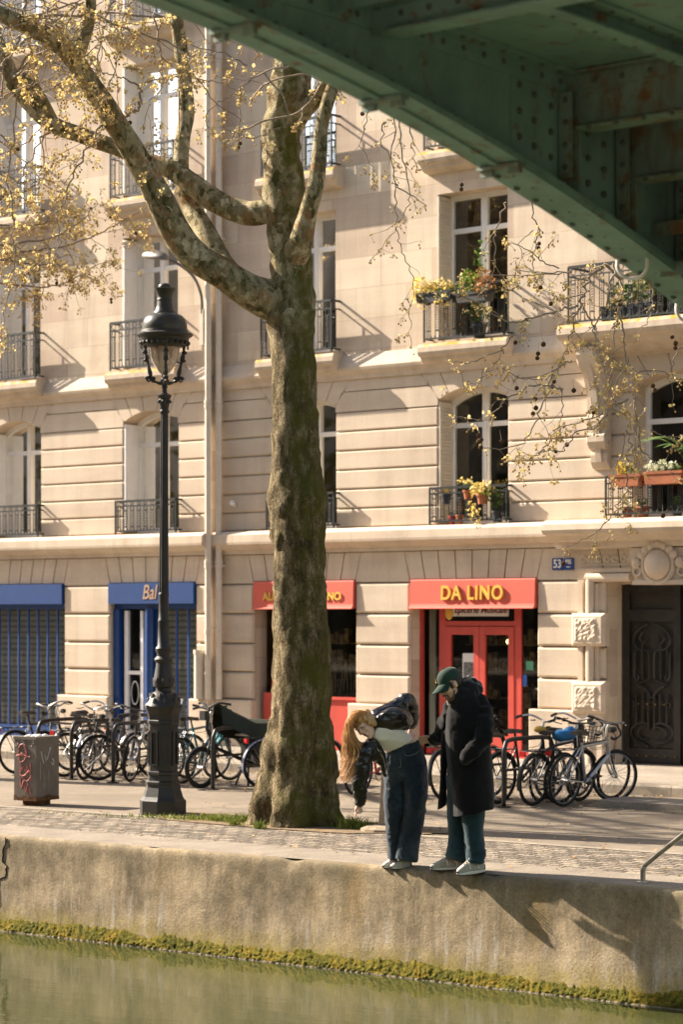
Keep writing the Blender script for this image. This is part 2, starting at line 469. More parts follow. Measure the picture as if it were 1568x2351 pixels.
# moss
def mossband():
    g = N('canal_moss')
    c = g.ramp(g.noise(5,6,.7),(.28,(.05,.055,.010)),(.5,(.20,.165,.022)),(.72,(.36,.225,.028)))
    c = g.mix(g.ramp(g.noise(40,4,.75),(.35,.75),(.62,0)), c, (.045,.06,.01))
    sx = g.n('SeparateXYZ'); g.l(g.co, sx.inputs[0])
    c = g.mix(g.ramp(sx.outputs[2],(.006,.8),(.016,0)), c, (.36,.29,.24))
    g.col(c).set(.95,.15).bump(g.noise(70,5,.8),1.0,.02); return g.m
M['moss'] = mossband()
b = MB(); ns, nj = 2600, 20; vs = []
for i in range(ns+1):
    s = lerp(-16,12,i/ns)
    top = -.80 + .10*noise.noise(Vector((s*.6,1,1))) + .05*noise.noise(Vector((s*3.1,2,1))) + .035*noise.noise(Vector((s*19,3,1))) + .02*noise.noise(Vector((s*60,3,1)))
    for j in range(nj+1):
        t = j/nj; z = lerp(-.97, top, t)
        base = -.004-.05*(-z-.06)
        bulge = .032*math.sin(PI*min(1,(1-t)*.62+.02))*(1-t**3) + .013*(1-t**4)*(.55*noise.noise(Vector((s*9,z*12,0)))+.8*noise.noise(Vector((s*30,z*34,4)))+.8*noise.noise(Vector((s*75,z*75,9))))
        if t == 1: bulge = -.012
        vs.append(Q(s, base-bulge, z))
b.add(vs,[(i*(nj+1)+j,(i+1)*(nj+1)+j,(i+1)*(nj+1)+j+1,i*(nj+1)+j+1) for i in range(ns) for j in range(nj)])
mo = b.build('moss_band', M['moss'], wall, True); mo['kind'] = 'stuff'
# the long crack on the left and small chips
M['crack'] = simple('crack_shadow', (.035,.03,.022), .95, .05, bump=0)
def surf(s, z): return Q(s, -.004-.05*(-z-.06)-.004, z)
b = MB(); pts = []; s = -5.60
for k in range(20):
    z = -.01-.035*k
    pts.append(surf(s + .045*noise.noise(Vector((k*.45,3.3,0))) + (.07 if 7 < k < 12 else 0) - .006*k, z))
b.tube(pts,[.006+.006*abs(noise.noise(Vector((k*.8,9,1)))) for k in range(20)],5)
for s in (3.1,):
    pts=[surf(s+.03*noise.noise(Vector((k*.7,s,0))),-.02-.05*k) for k in range(rc.randint(4,10))]
    b.tube(pts,.004,4)
b.build('crack', M['crack'], wall)
# water
def water():
    g = N('canal_water')
    c = g.ramp(g.noise(.35,4,.6),(.3,(.038,.044,.016)),(.7,(.060,.062,.024)))
    g.col(c).set(.035,.5); g.p.inputs['IOR'].default_value = 1.36
    w1 = g.noise(1,3,.5,g.scale((.9,2.6,1),(0,0,R(-50))))
    w2 = g.noise(1,2,.5,g.scale((9,22,1),(0,0,R(-50))))
    mm = g.n('Math'); mm.operation='MULTIPLY_ADD'; g.l(w2,mm.inputs[0]); mm.inputs[1].default_value=.12; g.l(w1,mm.inputs[2])
    g.bump(mm.outputs[0],.07,.06); return g.m
M['water'] = water()
b = MB(); b.add([Q(-60,-20,-.93),Q(60,-20,-.93),Q(60,.2,-.93),Q(-60,.2,-.93)],[(0,1,2,3)])
b.build('water', M['water'])['kind'] = 'structure'

# ------------------------------------------------------------------ the two stone houses
ZC1, ZC2 = 3.5, 6.12          # top of the two string courses
def panel(b, x0, x1, z0, z1, y, ops, depth=.36):
    """flat wall sheet with openings (a,b,c,d,rise) and their reveals"""
    xs = sorted({x0,x1,*[v for o in ops for v in o[:2]]}); zs = sorted({z0,z1,*[v for o in ops for v in (o[2],o[3]+o[4])]})
    xs = [x for x in xs if x0<=x<=x1]; zs = [z for z in zs if z0<=z<=z1]
    for i in range(len(xs)-1):
        for j in range(len(zs)-1):
            cx, cz = (xs[i]+xs[i+1])/2, (zs[j]+zs[j+1])/2
            if any(o[0]<cx<o[1] and o[2]<cz<o[3]+o[4] for o in ops): continue
            b.add([(xs[i],y,zs[j]),(xs[i+1],y,zs[j]),(xs[i+1],y,zs[j+1]),(xs[i],y,zs[j+1])],[(0,1,2,3)])
    for a,c,lo,hi,rise in ops: reveal(b,a,c,lo,hi,rise,y,depth)
def arc(a, c, hi, rise, n=12):
    if rise <= 0: return [(a,hi),(c,hi)]
    w = (c-a)/2; r = (w*w+rise*rise)/(2*rise); cz = hi+rise-r; t = math.asin(w/r)
    return [((a+c)/2+r*math.sin(lerp(-t,t,i/n)), cz+r*math.cos(lerp(-t,t,i/n))) for i in range(n+1)]
def reveal(b, a, c, lo, hi, rise, y, depth):
    top = arc(a,c,hi,rise)
    loop = [(a,lo)]+top+[(c,lo)]
    n = len(loop)
    vs = [(x,y,z) for x,z in loop]+[(x,y+depth,z) for x,z in loop]
    b.add(vs,[(i+1,i,i+n,i+n+1) for i in range(n-1)]+[(0,n-1,2*n-1,n)])
    if rise > 0:
        k = len(top); mid = k//2
        for i in range(k-1):
            (p,q),(u,v) = top[i],top[i+1]
            b.add([(p,y,q),(u,y,v),(u,y,hi+rise),(p,y,hi+rise)],[(0,1,2,3)])
def make_window(par, x0, x1, z0, z1, rise, y, tz, shutter=None, curtain=None, mull=.5, room=True):
    """casement set back in its reveal at y; frame with panes, open shutter and curtain as sub-parts"""
    f = MB(); w = .055
    f.box(x0,x0+w,y-.03,y+.05,z0,z1); f.box(x1-w,x1,y-.03,y+.05,z0,z1); f.box(x0+w,x1-w,y-.028,y+.05,z0,z0+.09)
    top = arc(x0,x1,z1,rise); cx = (x0+x1)/2; cz = z1+rise
    inner = [(lerp(p,cx,.085), q-.07) for p,q in top]
    for i in range(len(top)-1):
        q = [top[i],top[i+1],inner[i+1],inner[i]]
        f.prism(q[::-1],y-.026,y+.05)
    m = lerp(x0,x1,mull)
    f.box(m-.05,m+.05,y-.034,y+.045,z0+.09,cz-.06)
    f.box(m-.016,m+.016,y-.05,y-.03,z0+.09,cz-.08)
    f.box(x0+w,m-.05,y-.024,y+.04,tz-.035,tz+.035); f.box(m+.05,x1-w,y-.024,y+.04,tz-.035,tz+.035)
    fr = f.build('window',M['white_paint'],par)
    g = MB(); g.add([(x,y+.012,z) for x,z in [(x0,z0)]+top+[(x1,z0)]],[tuple(range(len(top)+2))])
    g.build('pane',M['glass'],fr)
    if shutter:
        s = MB()
        if shutter == 'panel':
            s.box(x0+.012,x0+.05,y-.33,y-.035,z0+.04,z1-.03)
            s.box(x0+.05,x0+.058,y-.29,y-.075,z0+.14,lerp(z0,z1,.45)); s.box(x0+.05,x0+.058,y-.29,y-.075,lerp(z0,z1,.5),z1-.12)
            s.build('shutter',M['white_paint'],fr)
        else:
            s.box(x0+.012,x0+.04,y-.33,y-.035,z0+.04,z1-.03)
            z = z0+.12
            while z < z1-.12:
                s.add([(x0+.04,y-.29,z),(x0+.062,y-.29,z+.012),(x0+.062,y-.075,z+.012),(x0+.04,y-.075,z),(x0+.04,y-.29,z+.035),(x0+.04,y-.075,z+.035)],[(0,3,2,1),(1,2,5,4),(0,1,4),(3,5,2)])
                z += .05
            s.build('shutter',M['cream_paint'],fr)
    if curtain:
        c = MB(); n = 40
        for u0,u1 in curtain:
            a0, a1 = lerp(x0,x1,u0), lerp(x0,x1,u1)
            vs = []
            for i in range(n+1):
                x = lerp(a0,a1,i/n); yy = y+.16+.03*math.sin(i*1.35)+.012*math.sin(i*3.1)
                vs += [(x,yy,z0+.05),(x,yy,cz-.06)]
            c.add(vs,[(2*i,2*i+2,2*i+3,2*i+1) for i in range(n)])
        c.build('curtain',M['curtain'],fr,True)
    return fr
def make_railing(par, x0, x1, z0, z1, y, p):
    """cast-iron window guard: rails, bar pairs with beaded bars, small rings, side returns"""
    b = MB(); yf = y-p; h = z1-z0
    zt = z1-.012; z2 = z1-h*.17; z3 = z1-h*.30; z4 = z0+h*.20; zb = z0+.045
    for z,r in ((zt,.018),(z2,.010),(zb,.012)):
        b.box(x0,x1,yf-r,yf+r,z-r,z+r)
        for x in (x0,x1):
            b.box(x-.012,x+.012,yf+r,y,z-r*.9,z+r*.9)
    for x in (x0,x1): b.box(x-.012,x+.012,yf-.012,yf+.012,z0,zt)
    nseg = max(3,round((x1-x0)/.155)); d = (x1-x0)/nseg
    for k in range(nseg):
        c = x0+d*(k+.5)
        b.torus((c,yf,(zt+z2)/2),(zt-z2)*.36,.007,1,10,4)
        for sx in (-1,1):
            b.box(c+sx*.034-.005,c+sx*.034+.005,yf-.005,yf+.005,zb,z2)
        b.box(c-.042,c+.042,yf-.008,yf+.008,z3-.008,z3+.008); b.box(c-.042,c+.042,yf-.008,yf+.008,z4-.008,z4+.008)
        nb = max(4,int((z3-z4)/.034))
        for q in range(nb):
            z = lerp(z4,z3,(q+.5)/nb); b.ball((c,yf,z),.0125,6,4)
        b.torus((c+d/2,yf,zb+.045),.038,.006,1,8,4,PI,2*PI)
    for x in (x0,x1):
        b.box(x-.006,x+.006,y-p*.5-.005,y-p*.5+.005,zb,z2)
    return b.build('window_railing',M['iron'],par)
def courses(b, x0, x1, zs, y, g=.007, ch=.020):
    for a,c in zip(zs[:-1],zs[1:]): b.block(x0,x1,a+g,c-g,y,.055,ch)

def string_course(par, prof, x0, x1, y, mat, seg=1.35):
    b = MB(); x = x0; i = 0
    while x < x1-.01:
        e = min(x1, x+seg)
        if x1-e < .3: e = x1
        b.sweepx(prof, x+.0015, e-.0015, y); x = e
    return b.build('string_course',mat,par)
C1 = [(0,3.14),(.05,3.14),(.06,3.20),(.12,3.22),(.17,3.27),(.215,3.29),(.22,3.325),(.215,3.44),(.13,3.495),(0,3.505)]
C2 = [(0,5.74),(.03,5.74),(.045,5.80),(.075,5.83),(.105,5.87),(.115,5.91),(.108,5.93),(.02,6.118),(0,6.12)]
LEDGE = [(.0,5.84),(.10,5.86),(.17,5.90),(.19,5.95),(.245,5.97),(.265,6.02),(.262,6.09),(.235,6.135),(0,6.16)]

class House: pass
def house(label, x0, x1, y, cols, ztop, gops, bay=()):
    """cols: window columns (xa, xb); gops: ground-floor openings (xa, xb)"""
    h = thing('stone_house',label,'building',(0.5*(x0+x1),y,.13)); 
    HR = H_ROW = 2.8
    # upper walls (plain ashlar) with square windows
    ops = []
    for a,c in cols:
        for r_ in range(3):
            z = 6.2+HR*r_
            if z < ztop-.5: ops.append((a,c,z,z+2.14,0))
    b = MB(); panel(b,x0,x1,ZC2-.02,ztop,y,ops)
    # first-floor backing wall behind the block courses
    o1 = [(a,c,3.5,5.33,.17) for a,c in cols]
    panel(b,x0,x1,3.1,ZC2-.02,y+.044,o1,.316)
    panel(b,x0,x1,0,3.1,y+.044,[(a,c,.05,2.72,0) for a,c in gops],.25)
    b.box(x0,x1,y+3.6,y+3.7,0,ztop); b.box(x0,x1,y+.4,y+3.7,ztop-.1,ztop)
    for x in (x0,x1-.1): b.box(x,x+.1,y+.37,y+3.6,0,ztop-.1)
    for x in (x0,x1): b.box(x-.0005,x+.0005,y+.002,y+.37,0,ztop)
    for z in (3.05,5.85,8.65,11.45): b.box(x0+.1,x1-.1,y+.46,y+3.6,z,z+.25)
    b.build('wall',M['stone_upper'],h)
    # dark rooms behind the glass
    b = MB(); b.add([(x0+.12,y+2.2,.2),(x1-.12,y+2.2,.2),(x1-.12,y+2.2,ztop-.2),(x0+.12,y+2.2,ztop-.2)],[(0,1,2,3)])
    for z in (3.32,6.12,8.92,11.72):
        b.add([(x0+.12,y+.47,z),(x1-.12,y+.47,z),(x1-.12,y+2.2,z),(x0+.12,y+2.2,z)],[(0,1,2,3)])
    b.build('room_back',M['interior'],h)
    # first-floor rusticated courses between the windows
    b = MB()
    lines = [3.503+.2915*k for k in range(7)]      # ... 5.252
    edges = [x0]+[v for a,c in sorted(cols) for v in (a,c)]+[x1]
    spans = [(edges[i],edges[i+1]) for i in range(0,len(edges),2)]
    for a,c in spans:
        if c-a < .05: continue
        courses(b,a,c,lines,y)
    lo, mid, hi = lines[-1], lines[-1]+.3, ZC2-.375
    for i,(a,c) in enumerate(spans):
        L = a == x0; Rr = c == x1
        # block with cut shoulders next to the arches, then the plain band above
        pl = [(a,lo+.008),(c,lo+.008)]
        pl += [(c,mid)] if Rr else [(c,lo+.10),(c-.13,mid)]
        pl += [(a,mid)] if L else [(a+.13,mid),(a,lo+.10)]
        b.prism(pl,y,y+.05)
    for a,c in cols:
        top = arc(a,c,5.33,.17,16); n = len(top)-1
        cx = (a+c)/2
        bounds = [-.13/ (c-a)*1.0, .17, .39, .61, .83, 1+.13/(c-a)]
        def tp(u):
            i = max(0,min(n-1,int(u*n))); t = u*n-i
            if u <= 0: return (a,5.36)
            if u >= 1: return (c,5.36)
            return (lerp(top[i][0],top[i+1][0],t), lerp(top[i][1],top[i+1][1],t))
        k = 1.38
        for q in range(5):
            u0,u1 = bounds[q],bounds[q+1]; g = .008
            lo_ = [tp(lerp(u0,u1,t/4)) for t in range(5)]
            l0,l1 = lo_[0],lo_[-1]
            t0 = cx+(l0[0]-cx)*k; t1 = cx+(l1[0]-cx)*k
            if q == 0: t0 = cx+(a-.33-cx)
            if q == 4: t1 = cx+(c+.33-cx)
            pts = [(p+ (g if i==0 else -g if i==4 else 0), zz+.002) for i,(p,zz) in enumerate(lo_)]
            pts += [(t1-g,ZC2-.375),(t0+g,ZC2-.375)]
            b.prism(pts,y,y+.05)
    # plain band pieces between the voussoirs
    for a,c in spans:
        L = a == x0; Rr = c == x1
        pa = a if L else a+.34; pc = c if Rr else c-.34
        if pc-pa > .1: b.prism([(pa if L else a+.145,mid+.014),(pc if Rr else c-.145,mid+.014),(pc,ZC2-.375),(pa,ZC2-.375)],y,y+.05)
    # ground-floor piers and flat arches
    gz = [.86,1.30,1.745,2.21,2.675]
    ge = [x0]+[v for a,c in sorted(gops) for v in (a,c)]+[x1]
    gs = [(ge[i],ge[i+1]) for i in range(0,len(ge),2)]
    for a,c in gs:
        if c-a < .05: continue
        courses(b,a,c,gz,y-.02,.010,.030)
        b.block(a-(0 if a==x0 else .10),c+(0 if c==x1 else .02),.0+.12,.86,y-.09,.12,.02)
    for i,(a,c) in enumerate(gs):
        L = a == x0; Rr = c == x1
        b.prism([(a,2.685),(c,2.685),(c if Rr else c-.11,3.13),(a if L else a+.11,3.13)],y-.012,y+.05)
    for a,c in gops:
        nv = max(3,round((c-a)/.285)); cx=(a+c)/2
        for q in range(nv):
            u0=lerp(a,c,q/nv); u1=lerp(a,c,(q+1)/nv); kk=1+.22/(c-a)
            b.prism([(u0+.011,2.72),(u1-.011,2.72),(cx+(u1-cx)*kk-.011,3.13),(cx+(u0-cx)*kk+.011,3.13)],y-.010,y+.05)
    b.build('stonework',M['stone_rust'],h)
    string_course(h,C1,x0,x1,y,M['stone_trim'])
    string_course(h,C2,x0,x1,y,M['stone_trim'])
    # upper ledges under the balconies
    for a,c in cols:
        if (a,c) in bay: continue
        for r_ in range(3):
            dz = HR*r_
            if 6.16+dz > ztop-.4: continue
            b = MB(); b.sweepx([(p,z+dz) for p,z in LEDGE],a-.17,c+.17,y)
            b.build('balcony_ledge',M['stone_moss'],h)
            make_railing(h,a-.09,c+.09,6.165+dz,6.95+dz,y,.20)
        make_railing(h,a-.05,c+.07,3.51,4.05,y,.12)
    h['_y'] = y
    return h
def upper_windows(h, y, col, shut=None, cur=None, rows=(0,1,2), skip_first=False):
    a,c = col
    if not skip_first: make_window(h,a,c,3.52,5.33,.17,y+.34,4.97,shut,cur)
    for r_ in rows:
        z = 6.2+2.8*r_
        make_window(h,a,c,z,z+2.14,0,y+.31,z+1.62,'panel' if r_ else shut,cur if r_==0 else None)

LBY, RBY = 27.55, 27.7
LX0, LX1 = -41.0, -26.5
colsL = [(-38.2,-36.95),(-34.98,-33.73),(-31.76,-30.50),(-28.50,-27.24)]
gL = [(-39.0,-36.2),(-35.2,-29.90),(-28.80,-26.83)]
houseL = house('cream stone apartment house on the left with blue shopfront and pale shuttered windows', LX0,LX1,LBY,colsL,14.9,gL)
for i,cN in enumerate(colsL):
    upper_windows(houseL,LBY,cN,'panel',[(.10,.42),(.62,.80)] if i==3 else ([(.5,.9)] if i==1 else None),rows=(0,1,2))
colsR = [(-25.29,-24.03),(-22.05,-20.77)]
gR = [(-25.72,-23.62),(-22.57,-20.24),(-19.08,-17.10)]
RX0, RX1 = -26.498, -8.0
houseR = house('cream stone apartment house on the right with red shopfront and carved entrance door', RX0,RX1,RBY,colsR+[(-18.62,-16.98),(-14.8,-13.55),(-11.6,-10.33)],14.9,gR+[(-15.6,-13.1),(-12.2,-9.6)],bay=[(-18.62,-16.98)])
for i,cN in enumerate(colsR):
    upper_windows(houseR,RBY,cN,'louvre' if i==1 else 'panel',None,rows=(0,1,2))
make_window(houseR,-18.62,-16.98,3.52,5.33,.17,RBY+.34,4.85,None,[(.3,.62)])
for r_ in (0,1,2): make_window(houseR,-18.62,-16.98,6.2+2.8*r_,8.34+2.8*r_,0,RBY+.31,7.82+2.8*r_)
for cN in ((-14.8,-13.55),(-11.6,-10.33)): upper_windows(houseR,RBY,cN,'louvre')
# ------------------------------------------------------------------ entrance bay of the right house
BX0, BX1 = -19.5, -16.1
b = MB()
hood = [(.0,3.10),(.16,3.12),(.18,3.20),(.30,3.22),(.36,3.28),(.47,3.31),(.50,3.36),(.49,3.44),(.40,3.50),(0,3.515)]
b.sweepx(hood,-19.80,-15.8,RBY-.02); b.build('door_hood',M['stone_trim'],houseR)
b = MB()
slab = [(.0,5.78),(.16,5.80),(.24,5.86),(.36,5.88),(.42,5.95),(.52,5.98),(.56,6.04),(.555,6.12),(.52,6.17),(0,6.185)]
b.sweepx(slab,BX0,BX1,RBY-.02); b.build('balcony_slab',M['stone_moss'],houseR)
make_railing(houseR,BX0+.12,BX1-.12,6.17,6.98,RBY,.46)
make_railing(houseR,-18.84,-16.76,3.515,4.08,RBY,.34)
for dz in (2.8,5.6):
    b = MB(); b.sweepx([(p,z+dz) for p,z in LEDGE],-18.8,-16.8,RBY); b.build('balcony_ledge',M['stone_moss'],houseR)
    make_railing(houseR,-18.7,-16.9,6.165+dz,6.95+dz,RBY,.20)
for cx in (-19.12,-16.48):   # scrolled consoles carrying the balcony
    b = MB()
    prof = [(0,4.20),(.05,4.22),(.10,4.30),(.11,4.40),(.09,4.46),(.15,4.50),(.19,4.58),(.19,4.66),(.15,4.70),(.15,4.80),(.20,4.86),(.20,4.92),(.17,4.96),(.19,5.2),(.26,5.45),(.38,5.62),(.46,5.76),(.46,5.86),(0,5.86)]
    b.sweepx(prof,cx-.14,cx+.14,RBY)
    b.sweepx([(p+.03,lerp(4.3,5.8,i/6)) for i,p in enumerate((.08,.12,.16,.17,.22,.32,.44))]+[(0,5.8),(0,4.3)],cx-.05,cx+.05,RBY)
    for x in (cx-.14,cx+.14):
        b.torus((x,RBY-.10,4.6),.07,.022,0,14,6); b.torus((x,RBY-.30,5.70),.09,.025,0,14,6)
    b.build('console',M['stone_trim'],houseR)
# door surround: roll moulding, bossed blocks, frieze, keystone with its ball
prng = random.Random(5)
for x,sg in ((-19.30,1),(-16.88,-1)):
    b = MB()
    b.tube([(x,RBY-.055,.13),(x,RBY-.055,2.70)],.062,12)
    b.box(x-.20,x-.12,RBY-.07,RBY,.13,2.68) if sg>0 else b.box(x+.12,x+.20,RBY-.07,RBY,.13,2.68)
    b.box(x+.10*sg-.03,x+.10*sg+.03,RBY-.045,RBY+.02,.13,2.62)
    b.build('door_jamb',M['stone_rust'],houseR)
for x0,x1,u0,u1 in ((-19.50,-18.70,-19.36,-18.62),(-17.5,-16.62,-17.55,-16.82)):
    b = MB(); b.tube([(u0,RBY-.055,2.705),(u1,RBY-.055,2.705)],.06,12); b.box(x0-.02,x1+.08,RBY-.05,RBY,2.775,2.83)
    n = 6
    for k in range(n):
        x = lerp(x0,x1,(k+.5)/n); b.torus((x,RBY-.015,2.965),.042,.016,1,12,5,PI*.1,PI*1.75)
    b.box(x0,x1,RBY-.03,RBY-.012,2.875,2.893)
    b.build('door_lintel',M['stone_rust'],houseR)
for cx in (-19.30,-16.88):
    for z0,z1 in ((1.755,2.215),(.82,1.27)):
        x0,x1 = cx-.27,cx+.29
        b = MB(); b.block(x0,x1,z0,z1,RBY-.15,.15,.045)
        vs=[];n=12
        for i in range(n+1):
            for j in range(n+1):
                vs.append((lerp(x0+.07,x1-.12,i/n),RBY-.155-(.018*prng.random() if 0<i<n and 0<j<n else -.004),lerp(z0+.07,z1-.07,j/n)))
        b.add(vs,[(i*(n+1)+j,(i+1)*(n+1)+j,(i+1)*(n+1)+j+1,i*(n+1)+j+1) for i in range(n) for j in range(n)])
        b.build('bossed_block',M['stone_rust'],houseR)
b = MB(); kc = -18.10
b.prism([(kc-.40,2.60),(kc+.40,2.60),(kc+.50,3.10),(kc-.50,3.10)],RBY-.13,RBY+.3)
b.prism([(kc-.43,2.60),(kc+.43,2.60),(kc+.42,2.66),(kc-.42,2.66)],RBY-.165,RBY-.13)
b.torus((kc-.02,RBY-.15,2.87),.245,.035,1,26,6)
for k in range(7):
    a = R(30+20*k); b.ball((kc-.02+.30*math.cos(a),RBY-.17,2.87+.27*math.sin(a)),.062,8,6,(1,.6,1))
for sx in (-1,1): b.ball((kc-.02+sx*.35,RBY-.16,2.90),.075,8,6,(1,.6,1)); b.torus((kc+sx*.36,RBY-.15,2.78),.06,.02,1,12,5)
for k in range(5): b.ball((kc-.10+.05*k,RBY-.18,3.12+.02*(2-abs(k-2))),.045,8,6)
b.build('keystone',M['stone_trim'],houseR,False)
b = MB(); b.ball((kc-.02,RBY-.13,2.87),.215,28,18,(1,.75,1)); b.build('keystone_ball',M['stone_trim'],houseR,True)
# the iron and glass entrance door, two leaves
DY = RBY+.42
b = MB(); b.box(-19.08,-17.10,DY+.03,DY+.06,.13,2.62); door = b.build('entrance_door',M['door_wood'],houseR)
for x0,x1,z0,z1 in ((-19.30,-19.082,.13,2.72),(-17.098,-16.88,.13,2.72),(-19.082,-17.098,2.615,2.72)):
    b = MB(); b.box(x0,x1,RBY+.296,RBY+.60,z0,z1); b.build('door_reveal',M['stone_rust'],houseR)
for s in (-1,1):
    b = MB(); cx = -18.09+s*.495; x0,x1 = cx-.475,cx+.475
    b.box(x0,x0+.11,DY-.03,DY+.03,.14,2.6); b.box(x1-.11,x1,DY-.03,DY+.03,.14,2.6)
    for z0,z1 in ((.14,.34),(2.10,2.26),(2.5,2.6)): b.box(x0+.11,x1-.11,DY-.027,DY+.03,z0,z1)
    yy = DY-.02
    def tb(pts,r=.017): b.tube([(cx+p,yy,z) for p,z in cr(pts,6)],r,6)
    for q in (-1,1):
        tb([(q*.06,2.06),(q*.16,2.02),(q*.27,1.93),(q*.30,1.82),(q*.22,1.72),(q*.10,1.70),(q*.04,1.64),(q*.035,1.40),(q*.05,1.30),(q*.16,1.26),(q*.25,1.22)])
        tb([(q*.15,1.95),(q*.20,1.86),(q*.14,1.80),(q*.08,1.86),(q*.12,1.90)],.012)
        tb([(q*.30,1.66),(q*.29,1.5),(q*.29,1.34),(q*.24,1.28),(q*.22,1.34),(q*.26,1.37)],.014)
        b.box(cx+q*.15-.018,cx+q*.15+.018,yy-.012,yy+.015,1.30,1.78)
        b.box(cx+q*.26-.010,cx+q*.26+.010,yy-.012,yy+.015,1.42,1.80)
        tb([(q*.02,1.03),(q*.05,1.10),(q*.13,1.17),(q*.22,1.20)],.020)
        for x in (.05,.14,.25): b.box(cx+q*x-.016,cx+q*x+.016,yy-.012,yy+.015,.68 if x>.1 else .60,1.10)
        tb([(q*.03,.66),(q*.16,.70),(q*.30,.64),(q*.34,.54),(q*.26,.44),(q*.12,.40),(q*.06,.34)])
        tb([(q*.02,.62),(q*.10,.64),(q*.20,.60),(q*.22,.53),(q*.16,.47),(q*.06,.47)],.015)
    for k in range(5): b.torus((cx-.28+.14*k,yy-.006,.955),.034,.011,1,4,4,PI/4,PI/4+2*PI)
    b.box(cx-.35,cx+.35,yy-.004,yy+.01,.905,.915); b.box(cx-.35,cx+.35,yy-.004,yy+.01,.995,1.005)
    b.build('door_leaf',M['door_iron'],door)
    b = MB()
    for k in range(6): b.ball((x0+.09+.155*k,DY-.033,.24),.016,8,6)
    for k in range(4): b.ball((cx-.21+.14*k,yy-.012,.955),.012,6,5)
    b.build('door_studs',M['brass'],door)

# ------------------------------------------------------------------ rainwater pipes at the party wall
b = MB()
for x,y,z0 in ((-26.475,27.455,.86),(-26.345,27.56,.86)):
    b.tube([(x,y,z0),(x,y,14.6)],.052,12)
    for z in (1.9,2.93,3.0,5.45,5.52,8.1,8.16,10.9,10.96,13.4): b.tube([(x,y,z),(x,y,z+.05)],.064,12)
    b.box(x-.02,x+.02,y,y+.14,2.955,2.985); b.box(x-.02,x+.02,y,y+.14,8.11,8.14)
b.build('downpipe',M['pipe_paint'],houseL,True,40)
b = MB(); b.tube([(-26.66,27.44,.86),(-26.66,27.44,1.58)],.082,14); b.tube([(-26.66,27.44,1.58),(-26.66,27.44,1.64)],.092,14)
b.build('pipe_boot',M['cream_paint'],houseL,True,40)

# ------------------------------------------------------------------ number plates
for nm,x0,x1,txt,lab in (('number_plate',-19.965,-19.785,'53','blue enamel house number plate reading 53 left of the entrance door'),('number_plate',-19.775,-19.60,'BIS','blue enamel plate reading BIS beside the plate with the number 53')):
    pl = thing(nm,lab,'house number',((x0+x1)/2,RBY-.03,2.82),0,'house number plates')
    b = MB(); b.box(x0,x1,RBY-.030,RBY-.011,2.82,2.985); b.build('plate',M['plate_blue'],pl)
    if txt == '53': text_mesh('53',.165,M['white_letter'],'lettering',pl,face_text((x0+x1)/2,RBY-.032,2.902),.002,0,.85,1,.004)
    else:
        text_mesh('BIS',.085,M['white_letter'],'lettering',pl,face_text((x0+x1)/2,RBY-.032,2.93),.002,0,.95,1,.003)
        b = MB(); b.box(x0+.055,x1-.055,RBY-.034,RBY-.031,2.855,2.868); b.build('underline',M['white_letter'],pl)

# ------------------------------------------------------------------ shopfronts
def awning(x0,x1,z0,z1,label):
    a = thing('shop_awning',label,'awning',((x0+x1)/2,RBY-.10,z0),0,'red shop awnings')
    b = MB()
    pr = [(-.06,z1),(.015,z1),(.022,z1-.02),(.035,z0+.07),(.045,z0+.035),(.075,z0+.010),(.075,z0),(.05,z0),(-.06,z0+.02)]
    b.sweepx([(p,z) for p,z in pr][::-1],x0,x1,RBY-.03)
    b.build('cloth',M['red_cloth'],a)
    return a
g = awning(-22.52,-20.25,2.28,2.71,'red shop awning lettered DA LINO above the red framed glass door')
text_mesh('DA LINO',.285,M['yellow_paint'],'lettering',g,face_text(-21.36,RBY-.070,2.50) @ Matrix.Rotation(R(-2),4,'X'),.020,0,.90,1.14,.006)
g2 = awning(-25.68,-23.63,2.28,2.71,'red shop awning partly hidden behind the plane tree trunk')
text_mesh('ALIMENTARIA  VINO',.165,M['yellow_paint'],'lettering',g2,face_text(-24.66,RBY-.073,2.47) @ Matrix.Rotation(R(-2),4,'X'),.004,0,1.05,1.0,.006)

def pane(b,x0,x1,y,z0,z1): b.add([(x0,y,z0),(x1,y,z0),(x1,y,z1),(x0,y,z1)],[(0,1,2,3)])
# right red shop: fixed lights left and right, double door with a transom
sy = RBY+.24
b = MB()
for x0,x1 in ((-22.19,-22.07),(-20.81,-20.69),(-20.30,-20.24)): b.box(x0,x1,sy-.025,sy+.03,.13,2.55)
b.box(-22.07,-20.81,sy-.022,sy+.03,2.03,2.10); b.box(-22.42,-22.19,sy-.03,sy+.05,.13,.24); b.box(-20.69,-20.30,sy-.03,sy+.05,.13,.24)
b.box(-22.57,-22.51,sy-.015,sy+.03,.13,2.55)
shop = b.build('shopfront',M['red_paint'],houseR)
for s,(x0,x1) in enumerate(((-22.065,-21.445),(-21.435,-20.815))):
    b = MB(); w = .10
    b.box(x0,x0+w,sy-.035,sy+.025,.15,2.02); b.box(x1-w,x1,sy-.035,sy+.025,.15,2.02)
    b.box(x0+w,x1-w,sy-.032,sy+.022,1.90,2.02); b.box(x0+w,x1-w,sy-.032,sy+.022,.15,.44)
    b.build('shop_door',M['red_paint'],shop)
b = MB()
for x0,x1,z0,z1 in ((-22.42,-22.19,.24,2.55),(-22.07,-20.81,2.10,2.55),(-21.965,-21.545,.44,1.90),(-21.335,-20.915,.44,1.90),(-20.69,-20.30,.24,2.55)):
    pane(b,x0,x1,sy+.004,z0,z1)
b.build('shop_pane',M['glass'],shop)
b = MB(); b.box(-22.41,-22.29,sy+.02,sy+.04,.25,2.5); b.build('side_curtain',M['cream_paint'],shop)
b = MB(); b.box(-22.405,-22.295,sy+.010,sy+.016,.36,1.02); b.build('notice',M['paper'],shop)
